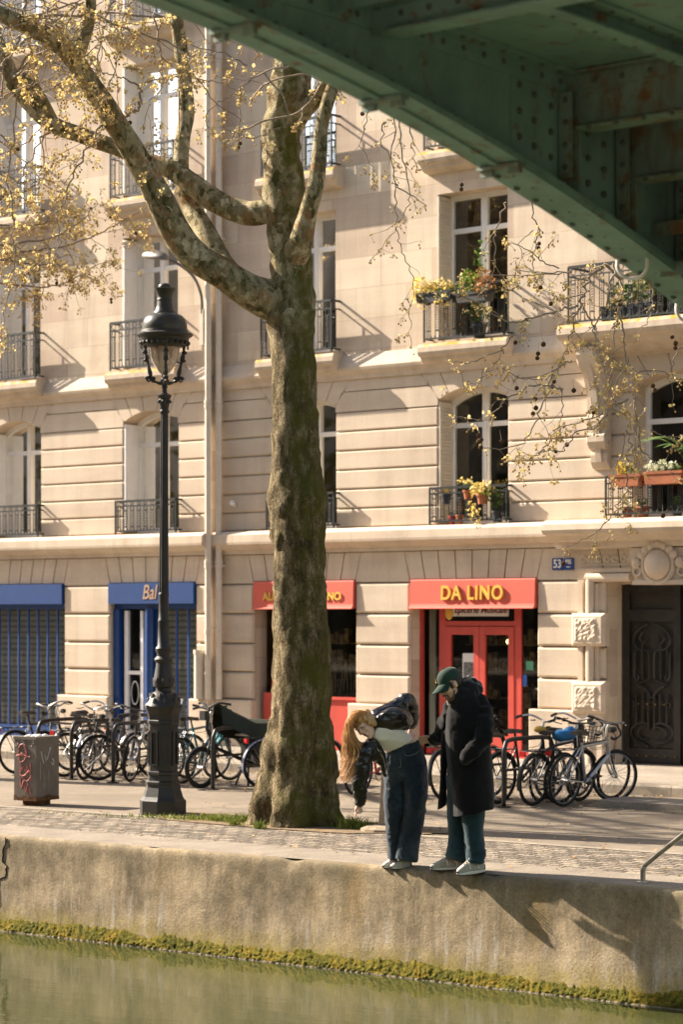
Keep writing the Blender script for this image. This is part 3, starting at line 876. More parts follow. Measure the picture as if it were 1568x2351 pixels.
# inside: shelves with goods, easel, hanging bulb
M['goods'] = simple('shop_goods',(.34,.25,.15),.7,.3,var=.9,sc=14,bump=0)
M['wood'] = simple('easel_wood',(.30,.145,.05),.6,.3,var=.25,sc=12)
b = MB(); gr = random.Random(11)
for x0,x1 in ((-22.5,-20.3),(-25.6,-23.7)):
    for z in (.55,.95,1.35,1.75):
        b.box(x0,x1,RBY+1.25,RBY+1.50,z-.02,z)
        x = x0+.05
        while x < x1-.1:
            w = gr.uniform(.05,.12); hh = gr.uniform(.10,.30)
            if gr.random() < .75: b.box(x,x+w,RBY+1.27,RBY+1.27+w,z+.001,z+hh)
            x += w+.02
b.build('shop_shelves',M['goods'],houseR)
e = thing('easel','brown wooden easel standing behind the glass of the red shop door','easel',(-21.10,RBY+.75,.14))
b = MB(); ey = RBY+.75
b.box(-21.40,-20.80,ey+.8,ey+.9,.10,.11)
for dx in (-.26,.26): b.tube([(-21.10+dx,ey-.04,.14),(-21.10+dx*.15,ey+.10,1.28)],.028,6)
b.tube([(-21.10,ey+.34,.14),(-21.10,ey+.12,1.28)],.024,6); b.tube([(-21.10,ey+.08,.5),(-21.10,ey+.08,1.66)],.022,6)
b.box(-21.36,-20.84,ey-.05,ey+.02,.52,.56); b.build('frame',M['wood'],e)
b = MB(); b.box(-21.30,-20.90,ey-.01,ey+.01,.565,1.05); b.build('board',M['goods'],e)
gb = N('bulb_glow'); gb.p.inputs['Emission Color'].default_value=(1,.72,.25,1); gb.p.inputs['Emission Strength'].default_value=2.2; gb.col((.8,.6,.3)); M['bulb']=gb.m
bl = thing('hanging_bulb','small lit yellow bulb hanging behind the right leaf of the red shop door','lamp',(-21.21,RBY+.60,1.78))
b = MB(); b.ball((-21.21,RBY+.60,1.80),.030,10,8,(1,1,1.2)); b.build('bulb',M['bulb'],bl,True)
b = MB(); b.tube([(-21.21,RBY+.60,1.84),(-21.21,RBY+.60,2.9)],.005,5); b.build('cord',M['dark_plastic'],bl)
# papers and stickers on the glass
def paper(nm,x0,x1,z0,z1,mat,lab,cat='paper'):
    p = thing(nm,lab,cat,((x0+x1)/2,sy-.004,z0)); b = MB(); b.box(x0,x1,sy-.004,sy+.002,z0,z1); b.build('sheet',mat,p); return p
M['grey_print'] = simple('printed_photo',(.16,.16,.15),.7,.2,var=.9,sc=30,bump=0)
p = paper('poster',-21.77,-21.545,1.15,1.63,M['paper'],'white poster with a grey photo on the left leaf of the red shop door','poster')
b = MB(); b.box(-21.75,-21.565,sy-.007,sy-.0045,1.29,1.50); b.build('print',M['grey_print'],p)
M['green_sticker'] = simple('green_sticker',(.07,.26,.17),.5,.4,bump=0); M['blue_sticker'] = simple('blue_sticker',(.03,.13,.5),.5,.4,bump=0)
paper('sticker',-20.62,-20.49,1.40,1.53,M['green_sticker'],'pale green sticker on the dark pane right of the red shop door','sticker')
paper('sticker',-20.68,-20.61,1.17,1.33,M['blue_sticker'],'small blue sticker on the dark pane under the green one','sticker')
fs_ = thing('fascia_board','white board with dark red script hanging under the lettered awning','sign',(-21.42,sy-.02,2.18))
b = MB(); b.box(-21.97,-20.92,sy-.030,sy-.008,2.17,2.36); b.build('board',M['paper'],fs_)
M['maroon'] = simple('maroon_letters',(.16,.03,.03),.6,.3,bump=0)
text_mesh('Epicerie Musicale',.155,M['maroon'],'lettering',fs_,face_text(-21.42,sy-.034,2.265),.003,.28,.9,1.0,.002)
b = MB(); b.ball((-22.0,sy-.03,2.22),.075,10,8,(1,.2,1.4)); b.build('lemon_emblem',M['yellow_paint'],fs_,True)
# left red shop: display window on a red stall riser
sy1 = RBY+.16
b = MB()
b.box(-25.40,-23.62,sy1-.06,sy1+.05,.13,.90); b.box(-25.40,-23.62,sy1-.09,sy1+.05,.90,.94)
b.box(-23.70,-23.62,sy1-.03,sy1+.05,.94,2.6); b.box(-25.46,-25.40,sy1-.05,sy1+.05,.13,.94)
b.add([(-25.46,sy1-.05,.94),(-25.36,sy1-.05,.94),(-25.22,sy1-.05,2.5),(-25.32,sy1-.05,2.5),(-25.46,sy1+.05,.94),(-25.36,sy1+.05,.94),(-25.22,sy1+.05,2.5),(-25.32,sy1+.05,2.5)],[(0,1,2,3),(4,7,6,5),(0,3,7,4),(1,5,6,2)])
b.box(-25.62,-25.46,sy1-.05,sy1-.01,.40,.98)
sh1 = b.build('shopfront',M['red_paint'],houseR)
b = MB(); pane(b,-25.36,-23.70,sy1+.01,.94,2.6); b.build('shop_pane',M['glass'],sh1)
M['cane'] = simple('pale_cane',(.36,.29,.18),.8,.2,var=.3,bump=0)
bk = thing('reed_display','row of pale upright reeds standing in the left red shop window','display',(-24.1,RBY+.4,.95))
b = MB()
for k in range(14): x=-24.7+.075*k; b.tube([(x,RBY+.42+.05*gr.random(),.95),(x+gr.uniform(-.05,.05),RBY+.45,1.3+gr.uniform(0,.25))],.012,5)
b.box(-24.8,-23.65,RBY+.36,RBY+.55,.90,.95); b.build('reeds',M['cane'],bk)

# blue shop of the left house
by = LBY+.15
def slats(name): 
    g = N(name); w = g.n('TexWave'); w.bands_direction='Z'; w.wave_profile='SIN'; g.l(g.co,w.inputs[0]); w.inputs['Scale'].default_value = 3.2
    w.inputs['Distortion'].default_value=.15
    c = g.ramp(w.outputs['Fac'],(.0,(.24,.25,.21)),(.35,(.46,.47,.41)),(1,(.56,.56,.50)))
    g.col(c).set(.55,.4).bump(w.outputs['Fac'],.6,.02); return g.m
M['slats'] = slats('roller_shutter_slats')
def blue_sign(x0,x1,lab,txt,tx,size,sh):
    s = thing('shop_sign',lab,'sign',((x0+x1)/2,LBY-.05,2.37),0,'blue shop signs')
    b = MB(); b.box(x0,x1,LBY-.06,LBY+.22,2.375,2.71); b.build('board',M['blue_paint'],s)
    text_mesh(txt,size,M['tan_letter'],'lettering',s,face_text(tx,LBY-.063,2.55 if size>.15 else 2.50),.004,sh,.82,1,.003)
blue_sign(-28.79,-26.84,'dark blue shop sign with Bal in slanted tan letters behind the lamp post','Bal',-27.83,.33,.25)
blue_sign(-35.19,-29.91,'long dark blue shop sign over the barred window at the left edge','DORURE & CADRES ON',-32.25,.10,0)
b = MB()
b.box(-35.19,-29.91,by-.06,by+.07,2.29,2.372); b.box(-35.19,-29.91,by-.05,by+.07,.13,.32)
x = -35.1
while x < -29.9: b.box(x-.018,x+.018,by-.045,by-.012,.32,2.29); x += .245
sf = b.build('shopfront',M['blue_paint'],houseL)
b = MB(); pane(b,-35.19,-29.91,by+.03,.32,2.29); b.build('shop_pane',M['clear_glass'],sf)
b = MB(); pane(b,-35.19,-29.91,by+.085,.15,2.5); b.build('roller_shutter',M['slats'],sf)
b = MB()
b.box(-28.79,-26.84,by-.06,by+.07,2.29,2.372); b.box(-28.79,-28.66,by-.09,by+.07,.13,2.29)
b.tube([(-27.93,by-.10,.13),(-27.93,by-.10,2.29)],.075,14); b.box(-28.0,-27.86,by-.04,by+.07,.13,2.29)
b.box(-27.86,-26.84,by-.05,by+.07,.13,.30)
for x in (-27.62,-27.38,-27.12): b.box(x-.018,x+.018,by-.045,by-.012,.30,2.29)
sf2 = b.build('shopfront',M['blue_paint'],houseL)
b = MB(); b.box(-28.22,-28.16,by-.03,by+.03,.15,2.26); b.box(-28.60,-28.52,by-.02,by+.03,.15,2.26); b.box(-28.52,-28.22,by-.018,by+.028,1.22,1.28); b.box(-28.52,-28.22,by-.018,by+.028,.15,.32)
b.build('shop_door',M['white_paint'],sf2)
b = MB(); pane(b,-28.66,-26.84,by+.034,.30,2.29); b.build('shop_pane',M['clear_glass'],sf2)
b = MB(); pane(b,-28.05,-26.84,by+.085,.15,2.5); pane(b,-28.70,-28.1,by+.5,.15,1.5); b.build('roller_shutter',M['slats'],sf2)
# lettering oval on the blue shop door
b = MB(); b.torus((-28.37,by-.004,.92),.085,.006,1,24,4); 
for v in range(len(b.v)): x_,y_,z_ = b.v[v]; b.v[v] = (x_,y_,.92+(z_-.92)*2.2)
b.build('door_emblem',M['white_letter'],sf2)

# ------------------------------------------------------------------ wall lamp on a curved arm
wl = thing('wall_lamp','grey flat headed street lamp on a curved arm beside the rainwater pipes','street light',(-26.60,27.44,6.45))
b = MB(); b.box(-26.64,-26.56,27.42,27.54,6.45,7.02); b.build('bracket_box',M['pipe_paint'],wl)
M['zinc'] = simple('weathered_zinc',(.16,.145,.13),.45,.5,.3,var=.25)
b = MB(); b.tube(cr([(-26.60,27.44,6.95),(-26.60,27.42,7.25),(-26.68,27.34,7.52),(-26.84,27.22,7.70),(-27.0,27.12,7.80)],8),.024,8); b.build('arm',M['zinc'],wl,True)
b = MB(); b.ball((0,0,0),1,20,12); b.v=[(x,y,z if z>-.25 else -.25-.12*(1-x*x-y*y if x*x+y*y<1 else 0)) for x,y,z in b.v]
b.xf(Matrix.Translation((-27.26,27.06,7.86)) @ Matrix.Rotation(R(-16),4,'Z') @ Matrix.Rotation(R(10),4,'Y') @ Matrix.Diagonal((.36,.15,.11,1)))
b.build('lamp_head',M['zinc'],wl,True)
# small wall fittings
cm = thing('wall_camera','small white dome fitting on the shaded wall strip right of the pipes','camera',(-26.12,RBY-.02,3.9))
b = MB(); b.ball((-26.10,RBY-.09,3.95),.045,12,8); b.tube([(-26.10,RBY,3.9),(-26.10,RBY-.08,3.92)],.02,6); b.build('dome',M['white_letter'],cm,True)

# closed shopfronts further along the street
for hh,yy,x0,x1 in ((houseR,RBY,-15.59,-13.11),(houseR,RBY,-12.19,-9.61),(houseL,LBY,-38.99,-36.21)):
    b = MB(); b.box(x0,x1,yy+.14,yy+.18,.13,2.70); b.build('roller_shutter',M['slats'],hh)
# ------------------------------------------------------------------ Paris street lamp
M['lamp_iron'] = simple('cast_iron_lamp', (.017,.0155,.013), .5, .5, var=.45, sc=7, bump=.35, bsc=90, bd=.004)
lamp = thing('street_lamp','dark cast iron street lamp with a globe lantern left of the plane tree','street light',(-18.82,18.80,0))
lamp.rotation_euler = (R(.35),R(.65),0)
L0 = (-18.82,18.80,0)
b = MB()
b.lathe([(.262,0),(.262,.155),(.240,.175),(.225,.20),(.195,.30),(.192,.33),(.20,.335),(.20,.36),(.176,.375),(.172,.43),(.185,.44),(.185,.47),(.165,.48),
         (.168,.99),(.18,1.0),(.18,1.03),(.172,1.04),(.18,1.10),(.213,1.17),(.215,1.20)],L0,8,R(22.5+8))
for k in range(8):
    a = R(30.5+22.5+45*k); rr = .158; w=.045
    c_, s_ = math.cos(a), math.sin(a); t_ = (-s_,c_)
    for (u0,u1,z0,z1) in ((-w,w,.54,.56),(-w,w,.90,.92),(-w,-w+.012,.56,.90),(w-.012,w,.56,.90)):
        q=[]
        for d in (.150,.166):
            for (u,z) in ((u0,z0),(u1,z0),(u1,z1),(u0,z1)): q.append((L0[0]+c_*d+t_[0]*u,L0[1]+s_*d+t_[1]*u,z))
        b.add(q,[(4,5,6,7),(0,1,5,4),(1,2,6,5),(2,3,7,6),(3,0,4,7)])
b.build('plinth',M['lamp_iron'],lamp)
b = MB()
b.lathe([(.205,1.19),(.185,1.23),(.15,1.29),(.125,1.33),(.085,1.35),(.082,1.385),(.112,1.40),(.118,1.43),(.100,1.52),(.085,1.62),(.080,1.66),(.098,1.68),(.102,1.70),(.075,1.73),(.072,1.76),(.088,1.79),(.088,1.82),(.066,1.85),(.060,2.1),(.063,2.11),(.063,2.13),(.056,2.14),(.053,2.38),(.057,2.39),(.057,2.42),(.050,2.43)],L0,24)
lr = random.Random(4)
def zfix(b): b.v=[(x,y,z if z<4.6 else 4.6+(z-4.6)*.88) for x,y,z in b.v]
for ring,(z,r0,n) in enumerate(((1.24,.17,9),(1.29,.14,9),(1.46,.10,8))):      # acanthus leaves in relief
    for k in range(n):
        a = 2*PI*(k+.5*ring)/n
        b.ball((L0[0]+r0*math.cos(a),L0[1]+r0*math.sin(a),z),.03,6,5,(.8,.8,1.5))
n=12; vs=[]
for i in range(13):
    z=lerp(2.42,4.40,i/12); r0=lerp(.053,.041,i/12)
    for k in range(24):
        a=2*PI*k/24; rr=r0*(1.0 if k%2 else .88); vs.append((L0[0]+rr*math.cos(a),L0[1]+rr*math.sin(a),z))
b.add(vs,[(i*24+k,i*24+(k+1)%24,(i+1)*24+(k+1)%24,(i+1)*24+k) for i in range(12) for k in range(24)])
b.lathe([(.045,4.39),(.052,4.40),(.052,4.42),(.045,4.43),(.058,4.50),(.066,4.54),(.060,4.55),(.074,4.57),(.078,4.59),(.060,4.60),(.030,4.62),(.026,4.66),(.036,4.68),(.03,4.70),(.05,4.72),(.05,4.76),(.03,4.77)],L0,20)
for k in range(6):
    a=2*PI*k/6; b.ball((L0[0]+.066*math.cos(a),L0[1]+.066*math.sin(a),4.52),.018,6,5)
b.build('shaft',M['lamp_iron'],lamp,True,35)
b = MB()
for k in range(4):
    a = R(40.8)+R(8)+PI/2*k; c_,s_=math.cos(a),math.sin(a)
    P=[(.03,4.735),(.09,4.75),(.135,4.78),(.155,4.85),(.185,5.0),(.205,5.10),(.215,5.24)]
    pts=[(L0[0]+r*c_,L0[1]+r*s_,z) for r,z in cr(P,5)]
    b.tube(pts,[.020+.006*math.sin(i*.9) for i in range(len(pts))],7)
    for r,z,q in ((.205,5.02,.03),(.215,5.12,.033),(.19,4.80,.03),(.12,4.80,.026)): b.ball((L0[0]+r*c_,L0[1]+r*s_,z),q,7,6,(1,1,.8))
    b.torus((L0[0]+.175*c_,L0[1]+.175*s_,4.79),.03,.012,1 if k%2 else 0,10,5)
    b.tube([(L0[0]+.255*c_,L0[1]+.255*s_,5.27),(L0[0]+.255*c_,L0[1]+.255*s_,5.16)],.012,5)
zfix(b); b.build('lantern_arm',M['lamp_iron'],lamp,True,40)
b = MB()
b.lathe([(.20,5.19),(.235,5.20),(.25,5.24),(.262,5.26),(.27,5.30),(.305,5.325),(.310,5.345),(.285,5.365),(.262,5.37),(.258,5.395),(.248,5.40)],L0,32)
for k in range(24):
    a=2*PI*k/24; b.ball((L0[0]+.262*math.cos(a),L0[1]+.262*math.sin(a),5.235),.022,6,5,(1,1,1.2))
zfix(b); b.build('lantern_crown',M['lamp_iron'],lamp,True,40)
M['lamp_roof'] = simple('patinated_roof',(.024,.024,.018),.36,.5,.0,var=.35,sc=5,bump=.2)
b = MB()
b.lathe([(.246,5.395),(.247,5.44),(.243,5.48),(.228,5.53),(.20,5.57),(.15,5.60),(.125,5.605),(.122,5.625),(.108,5.64),(.092,5.70),(.085,5.76),(.089,5.765),(.089,5.778),(.085,5.785),(.085,5.82),(.098,5.87),(.120,5.90),(.122,5.915),(.10,5.92),(.072,5.925),(.072,5.95),(.05,5.975),(.0,5.985)],L0,32)
zfix(b); b.build('lantern_roof',M['lamp_roof'],lamp,True,45)
def globe():
    g = N('streaked_lamp_glass')
    st = g.noise(1,6,.7,g.scale((14,14,5)))
    sx = g.n('SeparateXYZ'); g.l(g.co,sx.inputs[0])
    up = g.n('MapRange'); g.l(sx.outputs[2],up.inputs[0]); up.inputs[1].default_value=4.95; up.inputs[2].default_value=5.22
    mm=g.n('Math'); mm.operation='MULTIPLY_ADD'; g.l(up.outputs[0],mm.inputs[0]); mm.inputs[1].default_value=.30; g.l(st,mm.inputs[2])
    c=g.ramp(mm.outputs[0],(.48,(.56,.47,.40)),(.62,(.36,.25,.17)),(.80,(.10,.065,.04)))  # streaky brown tone, darker towards the top of the globe
    g.col(c).set(.25,.5); g.p.inputs['Subsurface Weight'].default_value=0
    return g.m
M['globe'] = globe()
b = MB(); b.lathe([(.012,4.835),(.03,4.845),(.06,4.875),(.115,4.96),(.148,5.06),(.165,5.17),(.17,5.25)],L0,28); b.ball((L0[0],L0[1],4.835),.018,8,6)
zfix(b); b.build('globe',M['globe'],lamp,True)

# ------------------------------------------------------------------ metal street cabinet with scribbles
M['cabinet'] = simple('dusty_cabinet_paint',(.15,.125,.10),.7,.35,var=.22,sc=4,bump=.2)
M['rust'] = simple('rust',(.13,.065,.032),.9,.2,var=.5,sc=12,bump=.5)
M['spray_red'] = simple('red_spray_paint',(.42,.13,.11),.6,.3,var=.3,sc=20,bump=0)
M['spray_pale'] = simple('pale_spray_paint',(.52,.49,.45),.6,.3,var=.15,bump=0)
cab = thing('street_cabinet','grey brown metal street cabinet scribbled with red paint at the left edge','cabinet',(-20.90,18.82,0))
cab.rotation_euler = (0,0,R(8)); cab.scale=(.76,.76,1)
def cabmb(): return MB()
b = cabmb(); b.box(-.215,.215,-.27,.27,.07,.775); b.box(-.225,.225,-.28,.28,.755,.79)
b.box(-.006,.006,-.274,-.272,.09,.75)
o_ = b.build('body',M['cabinet']); o_.parent = cab
b = MB(); vs=[]; rr=random.Random(2)
ring=[(-.219,-.274),(0,-.274),(.219,-.274),(.219,0),(.219,.274),(0,.274),(-.219,.274),(-.219,0)]
pts=[]
for i in range(8):
    for t in range(5):
        p,q=ring[i],ring[(i+1)%8]; pts.append((lerp(p[0],q[0],t/5),lerp(p[1],q[1],t/5)))
n=len(pts)
vs=[(x,y,.055) for x,y in pts]+[(x,y,.085+rr.random()*.035) for x,y in pts]
b.add(vs,[(i,(i+1)%n,n+(i+1)%n,n+i) for i in range(n)]); b.box(-.13,.13,-.17,.17,0,.06)
o_ = b.build('rusty_foot',M['rust']); o_.parent = cab
b = MB()
def stroke(pts,w,face='f'):
    p3=[(x,-.274,z) for x,z in cr(pts,5)] if face=='f' else [(.219,x,z) for x,z in cr(pts,5)]
    b.tube(p3,[w*.72*(.6+.6*rr.random()) for _ in p3],5)
stroke([(-.13,.60),(-.10,.68),(-.03,.70),(.03,.62),(.0,.53),(-.08,.50),(-.12,.56),(-.05,.60),(.06,.55)],.013)
stroke([(-.17,.57),(-.05,.58),(.10,.56)],.014); stroke([(-.11,.52),(-.06,.46),(-.10,.38),(-.02,.44),(.02,.36),(.05,.45),(.10,.36)],.012)
stroke([(-.12,.36),(-.02,.34),(.08,.40),(.12,.34),(.03,.28),(-.06,.33)],.012); stroke([(-.09,.30),(-.07,.20),(-.02,.28),(.02,.16),(.06,.25),(.12,.14)],.012)
stroke([(-.02,.68),(.04,.40),(.06,.10)],.006); stroke([(-.10,.55),(-.09,.22)],.005); stroke([(.10,.5),(.13,.28)],.008)
o_=b.build('red_scribble',M['spray_red']); o_.parent=cab
b = MB()
stroke([(-.16,.62),(-.10,.48)],.012,'s'); stroke([(-.02,.52),(.06,.66)],.014,'s'); stroke([(-.06,.58),(-.05,.50)],.010,'s'); stroke([(.10,.53),(.14,.50),(.12,.46),(.08,.49)],.014,'s')
stroke([(-.10,.42),(-.08,.2)],.004,'s'); stroke([(.02,.40),(.03,.15)],.004,'s'); stroke([(-.17,.5),(-.17,.3)],.006,'s')
for k in range(9): b.ball((rr.uniform(-.2,.2),-.273,rr.uniform(.68,.74)),.012,6,4,(1,.2,.7))
o_=b.build('pale_scribble',M['spray_pale']); o_.parent=cab
b = MB()
for k in range(10): b.ball((rr.uniform(-.17,.17),rr.uniform(-.2,.2),.79),rr.uniform(.03,.06),7,5,(1,1,.35))
o_=b.build('litter',M['paper']); o_.parent=cab

# ------------------------------------------------------------------ bicycle stands
M['rack'] = simple('stand_tube',(.020,.017,.015),.4,.5,.0,var=.3)
def stand(x,y,lab):
    s = thing('bike_stand',lab,'bike stand',(x,y,0),R(2),'bicycle stands along the kerb')
    b = MB(); b.tube(cr([(0,0,0),(0,0,.55),(0,.03,.70),(0,.12,.76),(0,.5,.77),(0,.88,.76),(0,.97,.70),(0,1.0,.55),(0,1.0,0)],6),.026,8)
    o=b.build('hoop',M['rack'],None,True); o.parent=s
    b = MB(); b.tube([(0,0,.42),(0,1.0,.42)],.016,6); b.box(-.06,.06,-.06,.06,0,.012); b.box(-.06,.06,.94,1.06,0,.012)
    o=b.build('crossbar',M['rack']); o.parent=s

# ------------------------------------------------------------------ bicycles
M['tyre'] = simple('tyre_rubber',(.016,.015,.014),.8,.25,var=.3)
M['alloy'] = simple('alloy',(.55,.53,.50),.35,.5,.9,var=.1,bump=0)
M['rim'] = simple('dull_rim',(.22,.21,.20),.4,.5,.7,bump=0)
M['black_part'] = simple('black_bike_part',(.014,.014,.014),.45,.5,var=.2,bump=0)
M['bike_white'] = simple('white_bike_paint',(.62,.60,.56),.35,.5,var=.05,bump=0)
M['bike_silver'] = simple('silver_bike_paint',(.50,.49,.47),.35,.5,.5,var=.05,bump=0)
M['bike_black'] = simple('black_bike_paint',(.018,.018,.02),.35,.5,var=.1,bump=0)
M['bike_grey'] = simple('grey_bike_paint',(.13,.14,.15),.35,.5,var=.1,bump=0)
M['bike_teal'] = simple('teal_bike_paint',(.05,.20,.22),.35,.5,var=.1,bump=0)
M['bike_red'] = simple('red_bike_paint',(.45,.03,.03),.35,.5,var=.1,bump=0)
M['bike_blue'] = simple('lilac_mudguard_paint',(.34,.36,.48),.35,.5,var=.05,bump=0)
M['tan_leather'] = simple('tan_leather',(.20,.09,.04),.5,.4)
M['red_lens'] = simple('red_lens',(.5,.02,.02),.25,.5,bump=0)
M['orange_lens'] = simple('orange_lens',(.7,.20,.02),.3,.5,bump=0)
M['bag_blue'] = simple('blue_bag_cloth',(.03,.17,.38),.7,.3,var=.3)
M['tarp'] = simple('dark_green_canvas',(.026,.034,.024),.7,.3,var=.25,sc=4)
M['basket'] = simple('basket_wire',(.05,.045,.04),.5,.4)
def cpart(name,b,mat,par,smooth=True,auto=40):
    """part given in the thing's own coordinates"""
    o=b.build(name,mat,None,smooth,auto); o.parent=par; return o
def wheel(par,y,r=.335,turn=0,tw=.019,dk=False):
    b=MB(); b.torus((0,0,0),r-tw,tw,0,36,8)
    Mx=Matrix.Translation((0,y,r)) @ Matrix.Rotation(turn,4,'Z')
    w=cpart('wheel',b.xf(Mx),M['tyre'],par)
    b=MB(); b.torus((0,0,0),r-2*tw-.004,.010,0,36,6)
    cpart('rim',b.xf(Mx),M['black_part'] if dk else M['rim'],w)
    b=MB(); b.tube([(-.05,0,0),(.05,0,0)],.022,8)
    for k in range(20):
        a=2*PI*k/20; s=.028 if k%2 else -.028; rr=r-2*tw
        b.tube([(s,.02*math.cos(a+1.2),.02*math.sin(a+1.2)),(0,rr*math.cos(a),rr*math.sin(a))],.0022,3,False)
    cpart('spokes',b.xf(Mx),M['alloy'],w)
def bicycle(lab, x, y, rz, paint, bars='flat', guard=None, lean=0, basket=False, rack=True, step=False, turn=0, seat='black_part', child=False, bag=None, flip=False, lens='red_lens'):
    """a town bicycle, rear wheel at local origin side -Y, front towards +Y"""
    t = thing('bicycle',lab,'bicycle',(x,y,0),rz,'bicycles parked along the kerb')
    t.rotation_euler=(0,lean,rz); t.scale=(.91,.91,.91)
    wb=1.04; yr,yf=-.52,.52; r=.335; P=M[paint]
    bb=(0,-.09,.28); st=(0,-.24,.80); hd0=(0,.36,.62); hd1=(0,.31,.84)
    wheel(t,yr,dk=paint in('bike_black','bike_grey'))
    wheel(t,yf,turn=turn,dk=paint in('bike_black','bike_grey'))
    b=MB()
    b.tube([bb,st],.017,8); b.tube([bb,hd0],.020,8); b.tube([hd0,hd1],.023,8)
    if step: b.tube(cr([(0,-.15,.42),(0,.05,.46),(0,.25,.62),(0,.33,.77)],5),.018,8)
    else: b.tube([(0,-.225,.74),(0,.325,.79)],.018,8)
    for s in (-.06,.06):
        b.tube([(s*.4,-.11,.29),(s,yr,r)],.010,6); b.tube([(s*.3,-.225,.73),(s,yr,r)],.009,6)
    cpart('frame',b,P,t)
    Tn=Matrix.Translation((0,yf,0)) @ Matrix.Rotation(turn,4,'Z') @ Matrix.Translation((0,-yf,0))
    b=MB()
    for s in (-.055,.055): b.tube(cr([(s,.375,.60),(s,.44,.45),(s,yf,r)],4),.012,6)
    b.tube([(0,.375,.60),(0,.365,.66)],.022,8); b.tube([(-.055,.375,.60),(.055,.375,.60)],.016,6)
    cpart('fork',b.xf(Tn),P if paint!='bike_white' else M['alloy'],t)
    b=MB(); hz=1.02
    b.tube([hd1,(0,.295,.95),(0,.33,hz-.02)],.015,8)
    if bars=='drop':
        hp=[(-.21,.30,.86),(-.215,.36,.84),(-.215,.44,.90),(-.215,.40,.985),(-.21,.36,hz),(0,.33,hz),(.21,.36,hz),(.215,.40,.985),(.215,.44,.90),(.215,.36,.84),(.21,.30,.86)]
    elif bars=='swept':
        hp=[(-.27,.08,hz+.04),(-.27,.20,hz+.06),(-.20,.32,hz+.07),(-.06,.36,hz+.02),(0,.33,hz),(.06,.36,hz+.02),(.20,.32,hz+.07),(.27,.20,hz+.06),(.27,.08,hz+.04)]
    else:
        hp=[(-.31,.27,hz+.04),(-.2,.30,hz+.03),(-.08,.33,hz),(0,.33,hz),(.08,.33,hz),(.2,.30,hz+.03),(.31,.27,hz+.04)]
    hp=cr(hp,4)
    h=cpart('handlebar',b.xf(Tn),M['alloy'],t)
    b=MB(); b.tube(hp,.013,7); cpart('bar',b.xf(Tn),M['black_part'] if bars in('drop','flat') else M['alloy'],h)
    b=MB(); k=max(3,len(hp)//6)
    b.tube(hp[:k],.019,7); b.tube(hp[-k:],.019,7)
    for s in (-1,1): b.tube([(s*.16,.33,hz+.02),(s*.20,.40,hz),(s*.26,.37,hz)],.007,5)
    b.tube([(0,.40,.93),(0,.46,.93)],.035,8)
    cpart('grips',b.xf(Tn),M['black_part'],h)
    b=MB(); b.tube([st,(0,-.265,.90)],.013,8)
    sd=[(0,-.40,.93,.075),(0,-.36,.94,.082),(0,-.28,.935,.060),(0,-.18,.925,.028),(0,-.11,.92,.018)]
    n=10; vs=[]
    for (xx,yy,zz,w) in sd:
        for k in range(n):
            a=2*PI*k/n; vs.append((w*math.cos(a),yy,zz+.026*math.sin(a)-.02*abs(math.cos(a))))
    b.add(vs,[(i*n+k,i*n+(k+1)%n,(i+1)*n+(k+1)%n,(i+1)*n+k) for i in range(len(sd)-1) for k in range(n)]+[tuple(range(n)),tuple(range((len(sd)-1)*n,len(sd)*n))])
    cpart('saddle',b,M[seat],t)
    b=MB(); b.torus((.05,-.09,.28),.085,.007,0,20,4); b.tube([(.02,-.09,.28),(.075,-.09,.28)],.02,8)
    for s,a in ((1,.6),(-1,.6+PI)):
        p=(s*.075,-.09+.165*math.cos(a),.28+.165*math.sin(a)); b.tube([(s*.07,-.09,.28),p],.011,6); b.box(p[0]-.045 if s<0 else p[0],p[0] if s<0 else p[0]+.045,p[1]-.04,p[1]+.04,p[2]-.012,p[2]+.012)
    b.tube([(.05,-.09,.365),(.05,yr,.375)],.006,4); b.tube([(.05,-.09,.195),(.05,yr,.30)],.006,4)
    cpart('crank',b,M['black_part'],t)
    if guard:
        for y0,a0,a1 in ((yr,R(20),R(200)),(yf,R(35),R(190))):
            b=MB(); vs=[];n=16
            for i in range(n+1):
                a=lerp(a0,a1,i/n) if y0<0 else PI-lerp(R(-20),R(150),i/n)
                for s in (-.028,0,.028):
                    rr=r+.022-(.010 if s else 0); vs.append((s,y0+rr*math.cos(a)*(1 if y0<0 else 1),r+rr*math.sin(a)))
            b2=[(i*3+j,i*3+j+1,i*3+j+4,i*3+j+3) for i in range(n) for j in range(2)]
            if y0>0:
                vs=[tuple(Tn @ Vector(v)) for v in vs]
            b.add(vs,b2); cpart('mudguard',b,M[guard],t)
    if rack:
        b=MB()
        for s in (-.055,.055): b.tube([(s,-.28,.70),(s,-.80,.71)],.007,5); b.tube([(s,yr,r),(s,-.70,.71)],.006,5)
        for yy in (-.40,-.55,-.70,-.80): b.tube([(-.055,yy,.71),(.055,yy,.71)],.006,5)
        cpart('carrier',b,M['black_part'],t)
        b=MB(); b.box(-.04,.04,-.835,-.805,.64,.70); cpart('rear_light',b,M[lens],t)
    if basket:
        b=MB(); yb=.56
        for z,s in ((.72,.12),(.80,.135),(.88,.15),(.96,.165)):
            b.tube([(-s-.02,yb-s,z),(s+.02,yb-s,z),(s+.02,yb+s,z),(-s-.02,yb+s,z),(-s-.02,yb-s,z)],.006,4)
        for i in range(8):
            for sg in (-1,1):
                u=lerp(-1,1,i/7)
                b.tube([(u*.14,yb+sg*.12,.72),(u*.185,yb+sg*.165,.96)],.004,4); b.tube([(sg*.14,yb+u*.12,.72),(sg*.185,yb+u*.165,.96)],.004,4)
                b.tube([(u*.14,yb-.12,.72),(u*.14,yb+.12,.72)],.004,4)
        cpart('basket',b.xf(Tn),M['basket'],t)
